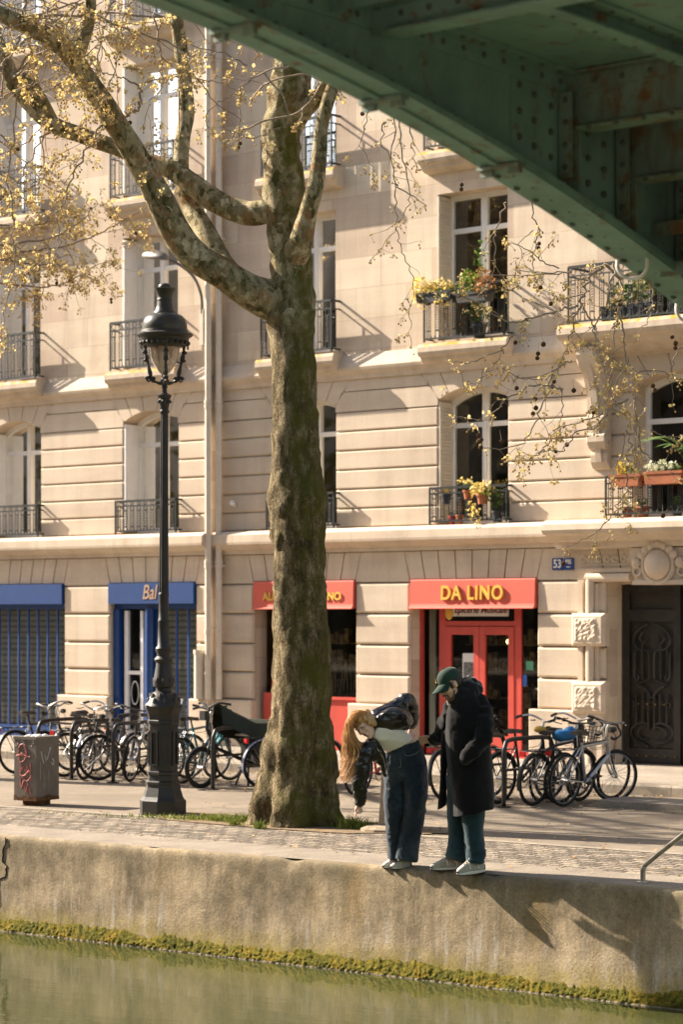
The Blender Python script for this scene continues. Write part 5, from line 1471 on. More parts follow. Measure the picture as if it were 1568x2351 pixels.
def right_extra(t,tq):
    b=MB(); limb_px(b,[(2330,330,60,20.6),(2150,330,52,21),(1950,400,44,21.4),(1750,500,36,21.6),(1600,575,24,21.7),(1500,610,16,21.7),(1420,640,10,21.7)],n=14,amp=.05,seed=2); b.build('limb',M['limb_bark'],t,True)
    A=lambda P,tt: [(1225+x*.21875,551+y*.21875,tt) for x,y in P]
    B=lambda P,tt: [(955.5+x*.2109,392+y*.2109,tt) for x,y in P]
    D=lambda P,tt: [(955.5+x*.2109,796+y*.2109,tt) for x,y in P]
    E_=lambda P,tt: [(1163.75+x*.2657,784+y*.2657,tt) for x,y in P]
    t0=21.6
    for P,w0,lev,den in (
      (A([(900,400),(760,270),(600,400),(540,560),(480,700),(400,900),(330,1200),(230,1450),(170,1560)],t0),.017,1,.8),
      (A([(860,250),(940,500),(900,700),(930,900),(960,1100),(1000,1300),(1080,1400),(1060,1620),(1100,1900),(1150,2200)],t0+.2),.012,0,.6),
      (A([(860,250),(820,500),(760,700),(700,800),(640,960),(700,1200),(760,1450),(750,1600)],t0-.2),.011,1,.75),
      (A([(930,620),(880,800),(870,1000),(830,1250),(790,1600),(720,1750)],t0),.009,0,.8),
      (A([(1240,500),(1240,700),(1200,860),(1120,1000)],t0+.3),.007,0,.8),
      (A([(520,700),(620,880),(680,1050),(730,1350),(780,1480)],t0),.009,0,.8),
      (A([(990,1180),(900,1450),(840,1650),(880,1750),(960,1780)],t0+.1),.008,1,.9),
      (A([(480,690),(250,750),(0,820),(-130,850),(-280,850),(-620,640),(-870,555),(-1040,450)],t0-.1),.012,0,.8),
      (B([(1560,1060),(1400,1000),(1270,900),(1150,830),(990,780)],t0),.007,0,1.3),
      (B([(1700,1080),(1560,1110),(1200,1100),(1050,1070)],t0+.1),.007,0,1.3),(B([(1700,1100),(1560,1120),(1200,1140),(950,1140),(720,1100)],t0-.2),.007,0,1.2),
      (B([(1000,330),(890,560),(850,780),(860,1000),(800,1230),(690,1350),(680,1500)],t0+.4),.009,0,.6),
      (B([(1250,300),(1290,510),(1320,740),(1280,900),(1280,1100),(1350,1300)],t0+.4),.009,0,.6),(B([(1290,650),(1150,760),(1140,1040)],t0+.4),.006,0,.7),
      (D([(1600,480),(1470,430),(1250,430),(1060,530),(960,580),(880,680),(740,800),(650,800),(530,770)],t0-.2),.009,0,.8),
      (D([(1490,300),(1400,600),(1300,820),(1200,1000),(1080,1080),(900,1115),(720,1090)],t0),.009,0,.9),
      (D([(1560,880),(1480,1000),(1380,1110),(1290,1190),(1100,1110)],t0+.1),.007,0,.9),
      (D([(1040,-120),(960,0),(870,170),(760,300),(680,400),(540,380)],t0-.1),.007,0,.5),(D([(940,20),(740,110),(580,180),(400,170)],t0-.1),.007,0,.9),
      (D([(1700,150),(1568,210),(1350,350),(1150,340),(930,230)],t0),.008,1,.9),
      (E_([(1110,480),(1130,700),(1190,960),(1300,1050),(1420,1110),(1500,1190)],t0+.2),.009,0,.8),
      (E_([(1120,740),(1150,870),(1110,950),(1150,1200),(1100,1400)],t0+.2),.007,0,.7),
      (E_([(1040,760),(1060,900),(1040,1050),(1060,1150),(1030,1300),(960,1400),(890,1520),(800,1630),(700,1690),(560,1760),(510,1800)],t0-.3),.009,0,.7),
      (E_([(1020,800),(1000,950),(920,1150),(900,1350),(860,1420)],t0),.006,0,.8),
      (E_([(1040,500),(870,600),(760,740),(600,780),(500,940),(380,940),(240,1000),(210,1020)],t0-.1),.009,1,.9),
      (E_([(480,400),(480,560),(450,760),(350,900)],t0),.007,1,.8),(E_([(1040,500),(870,600),(640,700),(420,760)],t0+.2),.008,1,.9),
      (E_([(1110,260),(1340,250),(1450,310),(1521,330)],t0+.1),.008,0,.5),(E_([(1521,20),(1440,170),(1430,290),(1490,370)],t0),.008,0,.5),
      (E_([(1250,760),(1320,810),(1420,820),(1521,830)],t0+.1),.006,0,.6)):
        tq.line(P,w0,.003,lev,.046,den,(.10,.34),.17,.3)
    for x,y in ((1180,783),(1244,787),(1238,808),(1262,694),(1316,893),(1358,933),(1226,912),(1228,933),(1224,946),(1062,420),(1058,742),(1148,1010),(1102,1010),(1104,1024),(1545,770),(1548,785),(1522,1180),(1296,1290)):
        tq.seed(at(x,y-22,t0),22*t0/F)
neighbour('plane_tree','plane tree hanging drooping twigs and brown seed balls in at the right',-8.55,19.2,47,[(5.5,.8,.3,.6,3.5),(6.5,.3,-.5,.8,3.0),(7.2,.5,.6,.7,3.0)],right_extra)

# ------------------------------------------------------------------ bare earth and grass tufts round the trunk
b=MB(); n=40
ring=[]
for i in range(n):
    a=2*PI*i/n; rr=1+.25*noise.noise(Vector((math.cos(a)*2,math.sin(a)*2,3)))
    ring.append((-16.95+1.9*rr*math.cos(a)*1.0,18.80+.62*rr*math.sin(a)+.05*math.cos(a),.009))
b.add(ring,[tuple(range(n))]); b.build('bare_earth',M['dirt'])['kind']='structure'
M['grass']=leafmat('grass_blades',(.08,.12,.018),(.24,.26,.045),5,.25)
b=MB(); rg=random.Random(9)
def tuft(x,y,n,sp,h):
    for i in range(n):
        px,py=x+rg.gauss(0,sp),y+rg.gauss(0,sp*.45); a=rg.uniform(0,6.28); hh=h*rg.uniform(.4,1.2); w=.006
        dx,dy=math.cos(a),math.sin(a); lx,ly=rg.gauss(0,.5)*hh,rg.gauss(0,.5)*hh
        b.add([(px-dx*w,py-dy*w,.005),(px+dx*w,py+dy*w,.005),(px+lx*.5+dx*w*.6,py+ly*.5+dy*w*.6,hh*.65),(px+lx*.5-dx*w*.6,py+ly*.5-dy*w*.6,hh*.65),(px+lx,py+ly,hh)],[(0,1,2,3),(3,2,4)])
for x,y,nn,sp,h in ((-17.55,18.52,260,.13,.09),(-17.85,18.55,260,.18,.07),(-18.15,18.45,200,.2,.05),(-18.5,18.4,140,.2,.04),(-17.35,18.6,160,.08,.11),(-16.05,18.75,360,.13,.13),(-15.85,18.85,160,.15,.08),(-16.75,18.12,60,.05,.09),(-17.2,18.25,60,.05,.09),(-18.9,18.2,60,.25,.03),(-19.6,18.1,40,.3,.03)):
    tuft(x,y,nn,sp,h)
o=b.build('grass',M['grass']); o['kind']='stuff'; o['label']='thin green grass tufts on bare earth round the plane tree and lamp'; o['category']='grass'

# fallen leaves and grit swept against the kerb and along the stands
M['litter_leaf']=leafmat('fallen_leaves',(.26,.15,.05),(.45,.30,.11),8,.1)
b=MB(); rf=random.Random(41)
for i in range(1500):
    q=rf.random()
    if q<.5: x,y=rf.uniform(-27,-8),24.55-abs(rf.gauss(0,.35))
    elif q<.8: x,y=rf.uniform(-26,-9),rf.gauss(22.6,.8)
    else: x,y=rf.uniform(-20,-9),rf.uniform(16.6,21)
    s_=rf.uniform(.008,.030); a=rf.uniform(0,6.28); z=.012+rf.uniform(0,.012); c_,n_=math.cos(a)*s_,math.sin(a)*s_
    b.add([(x+c_,y+n_,z),(x-n_*.7,y+c_*.7,z+s_*.4),(x-c_,y-n_,z),(x+n_*.7,y-c_*.7,z-.004)],[(0,1,2,3)])
o=b.build('fallen_leaves',M['litter_leaf']); tag(o,'dry leaves and grit scattered over the road along the kerb','leaves',None,'stuff')
# ------------------------------------------------------------------ riveted steel footbridge overhead
def bridge_paint(name,c,rust=1.0):
    g=N(name)
    col=g.ramp(g.noise(2.2,5,.65),(.3,mul(c,.75)),(.7,mul(c,1.25)))
    st=g.noise(1,6,.7,g.scale((7,7,1.6)))
    col=g.mix(g.ramp(st,(.60-.08*rust,0),(.76,.85)),col,(.13,.060,.022))
    col=g.mix(g.ramp(g.noise(7,5,.75),(.62-.075*rust,0),(.70-.03*rust,.9)),col,(.20,.085,.025))
    g.col(col).set(.55,.4).bump(g.noise(50,4,.7),.3,.004); return g.m
M['bridge']=bridge_paint('green_bridge_paint',(.20,.325,.285),.5)
M['bridge_rusty']=bridge_paint('rusty_green_bridge_paint',(.19,.27,.225),1.5)
M['rivet']=simple('rivet_heads',(.10,.125,.10),.6,.4,var=.3,bump=0)
GX=-7.0
def zf(y): return 4.74-.045*max(0,y-6)**1.85
def zs(y): return 4.90-.018*max(0,y-8)**1.7
br=thing('footbridge','green riveted steel footbridge crossing the canal overhead at the upper right','bridge',(GX,16.2,0))
YB=[2.5+.1*i for i in range(138)]
def strip(b,x0,x1,zl,zh,ys):
    """bar following the arch: x0..x1 wide, between zl(y) and zh(y)"""
    vs=[]
    for y in ys: vs+=[(x0,y,zl(y)),(x1,y,zl(y)),(x1,y,zh(y)),(x0,y,zh(y))]
    m=len(ys); fs=[(i*4+j,i*4+(j+1)%4,(i+1)*4+(j+1)%4,(i+1)*4+j) for i in range(m-1) for j in range(4)]+[(0,1,2,3),tuple(range(4*m-1,4*m-5,-1))]
    b.add(vs,fs)
def rivet(b,x,y,z,ax,r=.019):
    sq=[1,1,1]; sq[ax]=.65; b.ball((x,y,z),r,8,5,sq)
def ys(a,c,d=.1):
    n=max(1,round((c-a)/d)); return [lerp(a,c,i/n) for i in range(n+1)]
for gx,s in ((GX,1),(-2.9,-1)):
    b=MB(); strip(b,gx-.012,gx+.012,lambda y:zf(y)+.03,lambda y:zs(y)+.55,YB); b.build('girder_web',M['bridge'],br)
    b=MB(); strip(b,gx-.125,gx+.125,zf,lambda y:zf(y)+.030,YB)
    strip(b,gx-.125,gx+.125,lambda y:zs(y)+.55,lambda y:zs(y)+.58,YB)
    strip(b,gx-.030,gx+.005,lambda y:zf(y)-.012,lambda y:zf(y)-.001,ys(4,9.25))
    strip(b,gx-.115,gx+.115,lambda y:zf(y)-.016,lambda y:zf(y)-.001,ys(9.30,16.2))
    b.build('bottom_flange',M['bridge'],br)
    b=MB()
    strip(b,gx+s*.013 if s>0 else gx-.023,gx+.023 if s>0 else gx-.013,lambda y:zf(y)+.03,lambda y:zf(y)+.115,YB)
    strip(b,gx+.013 if s>0 else gx-.023,gx+.023 if s>0 else gx-.013,lambda y:zs(y)-.095,lambda y:zs(y)-.002,YB)
    strip(b,min(gx+s*.023,gx+s*.115),max(gx+s*.023,gx+s*.115),lambda y:zs(y)-.014,lambda y:zs(y)-.002,YB)
    for y0 in (6.2,9.34,12.4):       # splice plates on the web
        strip(b,min(gx+s*.0125,gx+s*.019),max(gx+s*.0125,gx+s*.019),lambda y:zf(y)+.116,lambda y:zs(y)-.096,ys(y0,y0+.62))
    b.build('web_angle',M['bridge'],br)
    for y0 in (7.42,8.40,9.28,13.2):     # joint lugs under the flange
        b=MB()
        for dx in (-.115,.05): b.box(gx+dx,gx+dx+.07,y0-.012,y0+.012,zf(y0)-.05,zf(y0)+.0)
        b.box(gx-.125,gx+.125,y0-.03,y0+.03,zf(y0)-.020,zf(y0)-.002)
        b.build('flange_joint',M['bridge_rusty'],br)
    b=MB()
    y=6.1
    while y<13.5:
        rivet(b,gx+s*.025,y,zf(y)+.075,0); rivet(b,gx+s*.025,y+.07,zs(y)-.05,0,.016); rivet(b,gx+s*.075,y,zs(y)-.016,2,.016)
        if y>9.3: rivet(b,gx-.075,y,zf(y)-.018,2); rivet(b,gx+.075,y+.07,zf(y)-.018,2); rivet(b,gx,y+.03,zf(y)-.018,2,.013)
        y+=.155
    for y0 in (9.40,9.52,9.66,9.98,10.12):
        z=zf(y0)+.18
        while z<zs(y0)-.12: rivet(b,gx+s*.022,y0,z,0); z+=.125
    b.build('rivets',M['rivet'],br,True)
X1=-2.9
b=MB(); strip(b,GX+.012,X1-.012,zs,lambda y:zs(y)+.02,YB); b.build('deck_plate',M['bridge'],br)
for i,(yc,zb,rusty) in enumerate(((5.0,4.72,0),(6.6,4.76,0),(8.30,4.77,0),(9.80,4.575,1),(10.30,4.39,1),(10.85,4.22,1),(11.45,4.02,1),(12.4,3.7,1),(13.5,3.3,1))):
    mm=M['bridge_rusty'] if rusty else M['bridge']
    b=MB(); zt=zs(yc)-.003
    b.box(GX+.024,X1-.024,yc-.006,yc+.006,zb,zt)
    b.box(GX+.125,X1-.125,yc-.07,yc+.07,zb-.014,zb-.001)
    b.box(GX+.13,X1-.13,yc-.075,yc-.007,zt-.012,zt-.001); b.box(GX+.13,X1-.13,yc-.016,yc-.007,zt-.085,zt-.013)
    if i==2: b.box(GX+.026,X1-.026,yc-.30,yc-.295,zb+.05,zt)
    if rusty:
        for dx in (.03,): 
            b.box(GX+dx,GX+dx+.075,yc-.085,yc-.075,zf(yc)+.118,zt-.1); b.box(GX+dx,GX+dx+.010,yc-.074,yc-.008,zf(yc)+.118,zt-.1)
            b.box(GX+.024,GX+.10,yc-.008,yc+.008,zf(yc)+.035,zb-.016)
    b.build('cross_beam',mm,br)
    b=MB(); x=GX+.2
    while x<-5.0:
        rivet(b,x,yc-.072,zb-.016,2,.015) if rusty else None
        rivet(b,x,yc-.018,zt-.05,1,.015); x+=.16
    if rusty:
        z=zf(yc)+.17
        while z<zt-.12: rivet(b,GX+.07,yc-.087,z,1,.016); z+=.11
    b.build('rivets',M['rivet'],br,True)
for x in (-6.2,-5.4,-4.6,-3.8):
    for a,c in ((5.08,6.52),(6.68,8.0),(8.38,9.72),(9.88,10.22)):
        b=MB(); strip(b,x-.005,x+.005,lambda y:zs(y)-.075,lambda y:zs(y)-.001,ys(a,c)); strip(b,x+.006,x+.11,lambda y:zs(y)-.013,lambda y:zs(y)-.001,ys(a,c))
        strip(b,x-.05,x+.05,lambda y:zs(y)-.088,lambda y:zs(y)-.076,ys(a,c)); b.build('stringer',M['bridge'],br)
        b=MB(); y=a+.1
        while y<c: rivet(b,x+.065,y,zs(y)-.015,2,.014); rivet(b,x-.03,y,zs(y)-.089,2,.012); y+=.16
        b.build('rivets',M['rivet'],br,True)
# rusted gusset at the low end and the pale conduit hooks
b=MB()
for y0,y1,dz in ((10.62,10.92,.02),(10.55,10.70,.20)):
    b.box(GX+.03,GX+.75,y0,y1,zf(y0)+dz,zf(y0)+dz+.012); b.box(GX+.03,GX+.75,y0,y0+.012,zf(y0)+dz-.06,zf(y0)+dz-.001)
b.build('rusted_gusset',M['bridge_rusty'],br)
for y0 in (10.42,10.98):
    b=MB()
    z0=zf(y0); pts=[(GX-.10,y0,z0-.01),(GX-.10,y0,z0-.07),(GX-.06,y0+.02,z0-.115),(GX+.02,y0+.03,z0-.115),(GX+.06,y0+.03,z0-.07),(GX+.06,y0+.03,z0-.01)]
    b.tube(cr(pts,5),.009,7)
    b.build('conduit_hook',M['white_paint'],br,True)
b=MB(); b.box(GX-.3,X1+.3,16.1,17.2,0,1.56); b.build('abutment',M['bollard_stone'],br)
b=MB(); strip(b,GX-.02,GX+.02,lambda y:zs(y)+1.45,lambda y:zs(y)+1.50,YB); strip(b,X1-.02,X1+.02,lambda y:zs(y)+1.45,lambda y:zs(y)+1.50,YB)
for y in ys(2.6,16.1,1.0):
    for x in (GX,X1): b.box(x-.02,x+.02,y-.02,y+.02,zs(y)+.58,zs(y)+1.46)
b.build('parapet_rail',M['bridge'],br)
# ------------------------------------------------------------------ people
def remeshed(b, voxel=.008, smooth=4, sf=.5):
    me=bpy.data.meshes.new('tmp_solid'); me.from_pydata(b.v,[],b.f); me.update()
    o=bpy.data.objects.new('tmp_solid',me); COL.objects.link(o)
    m=o.modifiers.new('r','REMESH'); m.mode='VOXEL'; m.voxel_size=voxel; m.use_smooth_shade=True
    if smooth: s=o.modifiers.new('s','SMOOTH'); s.factor=sf; s.iterations=smooth
    dg=bpy.context.evaluated_depsgraph_get()
    r=bpy.data.meshes.new_from_object(o.evaluated_get(dg))
    bpy.data.objects.remove(o); bpy.data.meshes.remove(me)
    return r
def solid(name,b,mats,par,voxel=.008,smooth=4,disp=None,off=None):
    me=remeshed(b,voxel,smooth); me.name=name
    if disp:
        nv=[(v.co.copy(),v.normal.copy()) for v in me.vertices]
        for v,(c,n) in zip(me.vertices,nv): v.co=c+n*disp(c,n)
    me.materials.clear(); me.materials.append(mats)
    if off is not None: me.transform(Matrix.Translation(-off))
    me.polygons.foreach_set('use_smooth',[True]*len(me.polygons)); me.update()
    o=bpy.data.objects.new(name,me); COL.objects.link(o)
    if par is not None: o.parent=par
    return o
VIEW=Vector((SA,-CA,0)); RIGHT=Vector((CA,SA,0)); UPV=Vector((0,0,1))
LEAN=.22     # she hangs out over the water, held by her waistband
def zp(x,y,w,T): return at(759.5+x*.26562,1494.5+y*.26562,T-w-LEAN*max(0,(1860-y)*.000985))
def loft(b, rings, T, n=26, sub=4, ex=2.2, cap=True):
    """rings: (xl,yl,xr,yr,half depth m,w m towards the camera); outline read from the picture, real thickness behind it"""
    rr=cr(rings,sub); vs=[]
    for (xl,yl,xr,yr,dp,w) in rr:
        a=zp(xl,yl,w,T); c=zp(xr,yr,w,T); mid=(a+c)/2; mj=(c-a)/2
        for k in range(n):
            t=2*PI*k/n; cs,sn=math.cos(t),math.sin(t)
            cs=math.copysign(abs(cs)**(2/ex),cs); sn=math.copysign(abs(sn)**(2/ex),sn)
            vs.append(mid+mj*cs+VIEW*dp*sn)
    m=len(rr)
    fs=[(i*n+k,i*n+(k+1)%n,(i+1)*n+(k+1)%n,(i+1)*n+k) for i in range(m-1) for k in range(n)]
    fs+=[tuple(range(n-1,-1,-1)),tuple(range((m-1)*n,m*n))]
    b.add(vs,fs)
def chain(b, pts, T, sub=3, n=12):
    """round limb: (x,y,w,r metres)"""
    P=cr([(*zp(x,y,w,T),r) for x,y,w,r in pts],sub)
    b.tube([p[:3] for p in P],[p[3] for p in P],n)
    for p in (P[0],P[-1]): b.ball(p[:3],p[3]*.98,n,8)
def nz(p,f,s=0): return noise.noise(Vector((p.x*f+s,p.y*f+s*1.7,p.z*f-s)))
def ridge(p,fx,fz,s=0):
    return 1-2*abs(noise.noise(Vector((p.x*fx+s,p.y*fx,p.z*fz+s))))
def fabric(name,c,rough=.85,spec=.2,var=.18,sc=9,weave=220,bump=.25,sheen=0,c2=None,bd=.003):
    g=N(name); col=g.ramp(g.noise(sc,5,.65),(.3,mul(c,1-var)),(.7,mul(c,1+var)))
    if c2: col=g.mix(g.ramp(g.noise(4,5,.7),(.48,0),(.68,.8)),col,c2)
    g.col(col).set(rough,spec); g.p.inputs['Sheen Weight'].default_value=sheen
    g.p.inputs['Sheen Roughness'].default_value=.5
    g.bump(g.noise(weave,3,.7),bump,bd); return g.m
def skin(name,c):
    g=N(name); col=g.ramp(g.noise(14,4,.6),(.3,mul(c,.93)),(.7,mul(c,1.06)))
    g.col(col).set(.5,.4); g.p.inputs['Subsurface Weight'].default_value=.12; g.p.inputs['Subsurface Radius'].default_value=(.012,.005,.003); g.p.inputs['Subsurface Scale'].default_value=.6
    g.bump(g.noise(160,3,.6),.1,.001); return g.m
M['skin_w']=skin('fair_skin',(.74,.48,.37)); M['skin_m']=skin('light_skin',(.58,.36,.25))
M['lip']=simple('lip_colour',(.42,.12,.10),.45,.4,var=.05,bump=0)
M['dark_hair']=simple('dark_brown_hair',(.022,.014,.010),.55,.4,var=.3,sc=60,bump=.4,bsc=300)
def hairmat():
    g=N('strawberry_blonde_hair'); s=g.noise(1,5,.7,g.scale((60,60,7)))
    sx=g.n('SeparateXYZ'); g.l(g.co,sx.inputs[0])
    c=g.ramp(s,(.3,(.26,.115,.036)),(.5,(.50,.27,.095)),(.72,(.68,.44,.19)))
    g.col(c).set(.42,.5); g.p.inputs['Sheen Weight'].default_value=.2; return g.m
M['blonde']=hairmat()
M['leather']=fabric('black_leather',(.009,.008,.008),.30,.55,.3,14,60,.12,bd=.002)
M['tee']=fabric('white_ribbed_cotton',(.84,.765,.71),.9,.15,.05,8,260,.3)
M['denim_w']=fabric('washed_denim_sun_patches',(.020,.031,.048),.85,.2,.3,7,320,.4,.1,(.060,.082,.110))  # paler patches put sun highlights, along with wear, into the denim colour
M['denim_m']=fabric('dark_teal_denim',(.016,.040,.052),.85,.2,.25,7,320,.4,.1,(.028,.060,.074))
M['wool']=fabric('black_wool_coat',(.0075,.0072,.0075),.95,.1,.25,8,240,.5,.12)
M['hood_knit']=fabric('charcoal_knit_hood',(.010,.010,.012),.95,.1,.3,20,160,.8,.3,bd=.006)
M['lining']=fabric('grey_patterned_lining',(.12,.105,.095),.9,.1,.9,30,200,.3)
M['cap_green']=fabric('faded_green_cotton',(.014,.036,.024),.85,.2,.2,12,260,.35,.1,(.024,.056,.038))
M['shoe_white']=fabric('off_white_mesh_trainer',(.60,.55,.50),.7,.25,.12,18,200,.4)
M['shoe_grey']=fabric('grey_mesh_trainer',(.40,.37,.33),.7,.25,.2,18,200,.4)
M['sole']=simple('white_foam_sole',(.66,.62,.56),.6,.3,var=.08)
M['tread']=simple('dark_rubber_tread',(.03,.03,.032),.8,.2)
M['gold']=simple('gold_earring',(.7,.45,.12),.25,.5,1,bump=0)
M['eye_dark']=simple('dark_lashes',(.03,.018,.014),.5,.3,bump=0)

class Head:
    """local axes: s side (its left), f forward, h up"""
    def __init__(s,c,f,up,k=1.0):
        s.c=Vector(c); s.f=Vector(f).normalized(); s.s=Vector(up).cross(s.f).normalized()*-1; s.h=s.s.cross(s.f).normalized()
        if s.h.dot(Vector(up))<0: s.h=-s.h
        s.s=s.f.cross(s.h).normalized(); s.k=k
        s.M=Matrix(((s.s.x,s.f.x,s.h.x,s.c.x),(s.s.y,s.f.y,s.h.y,s.c.y),(s.s.z,s.f.z,s.h.z,s.c.z),(0,0,0,1))) @ Matrix.Scale(k,4)
    def p(s,a,f,h): return s.M @ Vector((a,f,h))
    def ell(s,b,c,r,n=16,m=12):
        q=MB(); q.ball((0,0,0),1,n,m); q.xf(s.M @ Matrix.Translation(c) @ Matrix.Diagonal((*r,1))); b.add(q.v,q.f)
    def tube(s,b,pts,r,n=8): b.tube([s.p(*p) for p in pts],[x*s.k for x in (r if isinstance(r,list) else [r]*len(pts))],n)
    def face(s,b,male=False):
        s.ell(b,(0,-.012,.034),(.074,.094,.080)); s.ell(b,(0,.028,-.022),(.061,.064,.083))
        s.ell(b,(0,.045,-.080),(.047 if male else .042,.040,.034)); s.ell(b,(0,.070,-.098),(.024 if male else .019,.020,.018))
        s.tube(b,[(0,.086,.018),(0,.101,-.006),(0,.114,-.028)],[.009,.011,.0135]); s.ell(b,(.011,.100,-.031),(.009,.012,.008)); s.ell(b,(-.011,.100,-.031),(.009,.012,.008))
        s.tube(b,[(-.048,.072,.024),(-.02,.089,.027),(.02,.089,.027),(.048,.072,.024)],.0105)
        for q in (-1,1):
            s.ell(b,(q*.036,.066,-.022),(.024,.024,.024)); s.ell(b,(q*.077,-.004,-.004),(.009,.020,.031)); s.ell(b,(q*.030,.079,.006),(.014,.012,.010))
        s.ell(b,(0,.091,-.055),(.021,.010,.006)); s.ell(b,(0,.089,-.066),(.018,.010,.0065)); s.ell(b,(0,.086,-.046),(.016,.012,.008))
    def features(s,par,off,lipm,browm):
        for q in (-1,1):
            b=MB(); s.tube(b,[(q*.014,.0905,.004),(q*.024,.0935,.0005),(q*.036,.0905,.0005),(q*.045,.082,.004)],[.0015,.0026,.0026,.0012],5); b.v=[tuple(Vector(v)-off) for v in b.v]; o=b.build('eyelash',M['eye_dark'],None,True); o.parent=par
            b=MB(); s.tube(b,[(q*.012,.0985,.027),(q*.028,.0975,.034),(q*.046,.083,.029)],[.0032,.0036,.0016],5); b.v=[tuple(Vector(v)-off) for v in b.v]; o=b.build('eyebrow',browm,None,True); o.parent=par
        b=MB(); s.ell(b,(0,.0975,-.056),(.020,.0065,.0048),10,6); s.ell(b,(0,.0955,-.0655),(.016,.0065,.0055),10,6); b.v=[tuple(Vector(v)-off) for v in b.v]; o=b.build('lips',lipm,None,True); o.parent=par

def part(name,b,mat,par,off,smooth=True,auto=50):
    b.v=[tuple(Vector(v)-off) for v in b.v]; o=b.build(name,mat,None,smooth,auto); o.parent=par; return o
def trainer(par,off,rings,T,upper,lace_at,w):
    """rings: (xtop,ytop,xbot,ybot,half width,w) heel to toe"""
    b=MB(); loft(b,rings,T,n=20,sub=4,ex=2.6); 
    o=solid('trainer',b,upper,par,.006,3,lambda c,n:.0025*nz(c,30),off)
    s=MB(); R2=[]
    for (xt,yt,xb,yb,hw,ww) in rings: R2.append((lerp(xt,xb,.74),lerp(yt,yb,.74),xb,yb+3,hw*1.10,ww))
    loft(s,R2,T,n=18,sub=4,ex=3); solid('sole',s,M['sole'],o,.006,2,None,off)
    s=MB(); R3=[(lerp(xt,xb,.97),lerp(yt,yb,.97)+1,xb,yb+7,hw*1.06,ww) for (xt,yt,xb,yb,hw,ww) in rings]
    loft(s,R3,T,n=14,sub=3,ex=3); part('tread',s,M['tread'],o,off)
    s=MB()
    for i in range(4):
        t=i/3; x=lerp(lace_at[0],lace_at[2],t); y=lerp(lace_at[1],lace_at[3],t)
        s.tube([zp(x-6,y+9,w+.045,T),zp(x-2,y-1,w+.02,T),zp(x+8,y-4,w-.02,T),zp(x+14,y+4,w-.04,T)],.0042,5)
    part('laces',s,M['sole'],o,off)
    s=MB()     # light side overlay shaped like the trainer's stitched panels
    for (q,dx) in ((rings[1],0),(rings[2],0)):
        p0=zp(lerp(q[0],q[2],.25)-6,lerp(q[1],q[3],.25),q[5]+q[4]+.001,T); p1=zp(lerp(q[0],q[2],.68)+10,lerp(q[1],q[3],.68),q[5]+q[4]*1.04+.001,T); s.tube([p0,p1],.007,5)
    part('side_panel',s,M['sole'],o,off)
    s=MB(); q=rings[-1]; p=rings[-2]
    s.tube([zp(lerp(q[0],p[0],.3),lerp(p[1],p[3],.80),p[5]+p[4]*.9,T),zp(lerp(q[2],q[0],.2),lerp(q[1],q[3],.72),q[5]+q[4]*.9,T)],.008,6); q=rings[0]; s.tube([zp(q[0]-3,lerp(q[1],q[3],.3),q[5]+q[4]*.8,T),zp(q[2]-6,lerp(q[1],q[3],.75),q[5]+q[4]*.9,T)],.010,6)
    part('toe_and_heel_guard',s,M['tread'],o,off)
    return o

# ================= woman =================
TW=20.94
OFFW=Vector((*at(759.5+600*.26562,0,TW).xy,0.0))
# body: head, neck, torso, arms, hands, legs, one surface
hd=Head(zp(297,634,.30,TW), RIGHT*-.44+UPV*-.46+VIEW*.74, RIGHT*-.72+UPV*.68+VIEW*.0, 1.0)
b=MB(); hd.face(b)
chain(b,[(330,655,.26,.050),(380,682,.25,.046),(420,706,.24,.060)],TW)
loft(b,[(352,760,405,640,.07,.26),(385,800,480,648,.080,.22),(440,832,590,680,.084,.17),(500,846,690,738,.092,.12),(495,880,752,795,.115,.09),(482,960,795,920,.125,.06),(478,1040,808,1010,.12,.04)],TW,20,3)
for q in ([(560,1030,.02,.085),(555,1200,.02,.072),(548,1330,.03,.055),(545,1550,-.02,.05),(540,1720,-.04,.036),(535,1820,-.06,.034)],[(725,1030,.06,.088),(735,1200,.10,.075),(722,1330,.12,.056),(690,1560,.06,.05),(660,1740,.04,.036),(650,1830,.02,.034)]):
    chain(b,q,TW)
chain(b,[(375,830,.28,.050),(320,860,.36,.046),(288,960,.40,.042),(262,1110,.42,.036),(252,1230,.42,.030),(246,1312,.42,.024)],TW)        # pointing arm
chain(b,[(450,610,.16,.050),(560,520,.05,.046),(655,440,-.05,.040),(680,560,-.12,.034),(692,660,-.10,.026)],TW)                       # arm behind the back
def fist(b,T,pts,fingers,thumb):
    loft(b,pts,T,14,3,2.4)
    for f in fingers: chain(b,f,T,3,8)
    chain(b,thumb,T,3,8)
fist(b,TW,[(226,1318,262,1316,.020,.42),(222,1340,266,1340,.022,.42),(218,1362,268,1362,.022,.42),(222,1380,262,1382,.018,.42)],
 [[(228,1374,.435,.0095),(219,1404,.445,.0085),(211,1428,.452,.0078),(204,1447,.455,.0062)],
  [(241,1380,.44,.0095),(238,1402,.455,.0088),(250,1396,.448,.0080),(252,1382,.43,.007)],
  [(253,1380,.432,.0093),(252,1400,.446,.0086),(263,1392,.438,.0078),(262,1378,.42,.007)],
  [(263,1376,.42,.0085),(264,1392,.432,.0078),(272,1384,.424,.0072),(270,1372,.41,.0065)]],
 [(226,1350,.445,.0105),(216,1368,.458,.0095),(220,1388,.466,.0085),(230,1398,.462,.0072)])
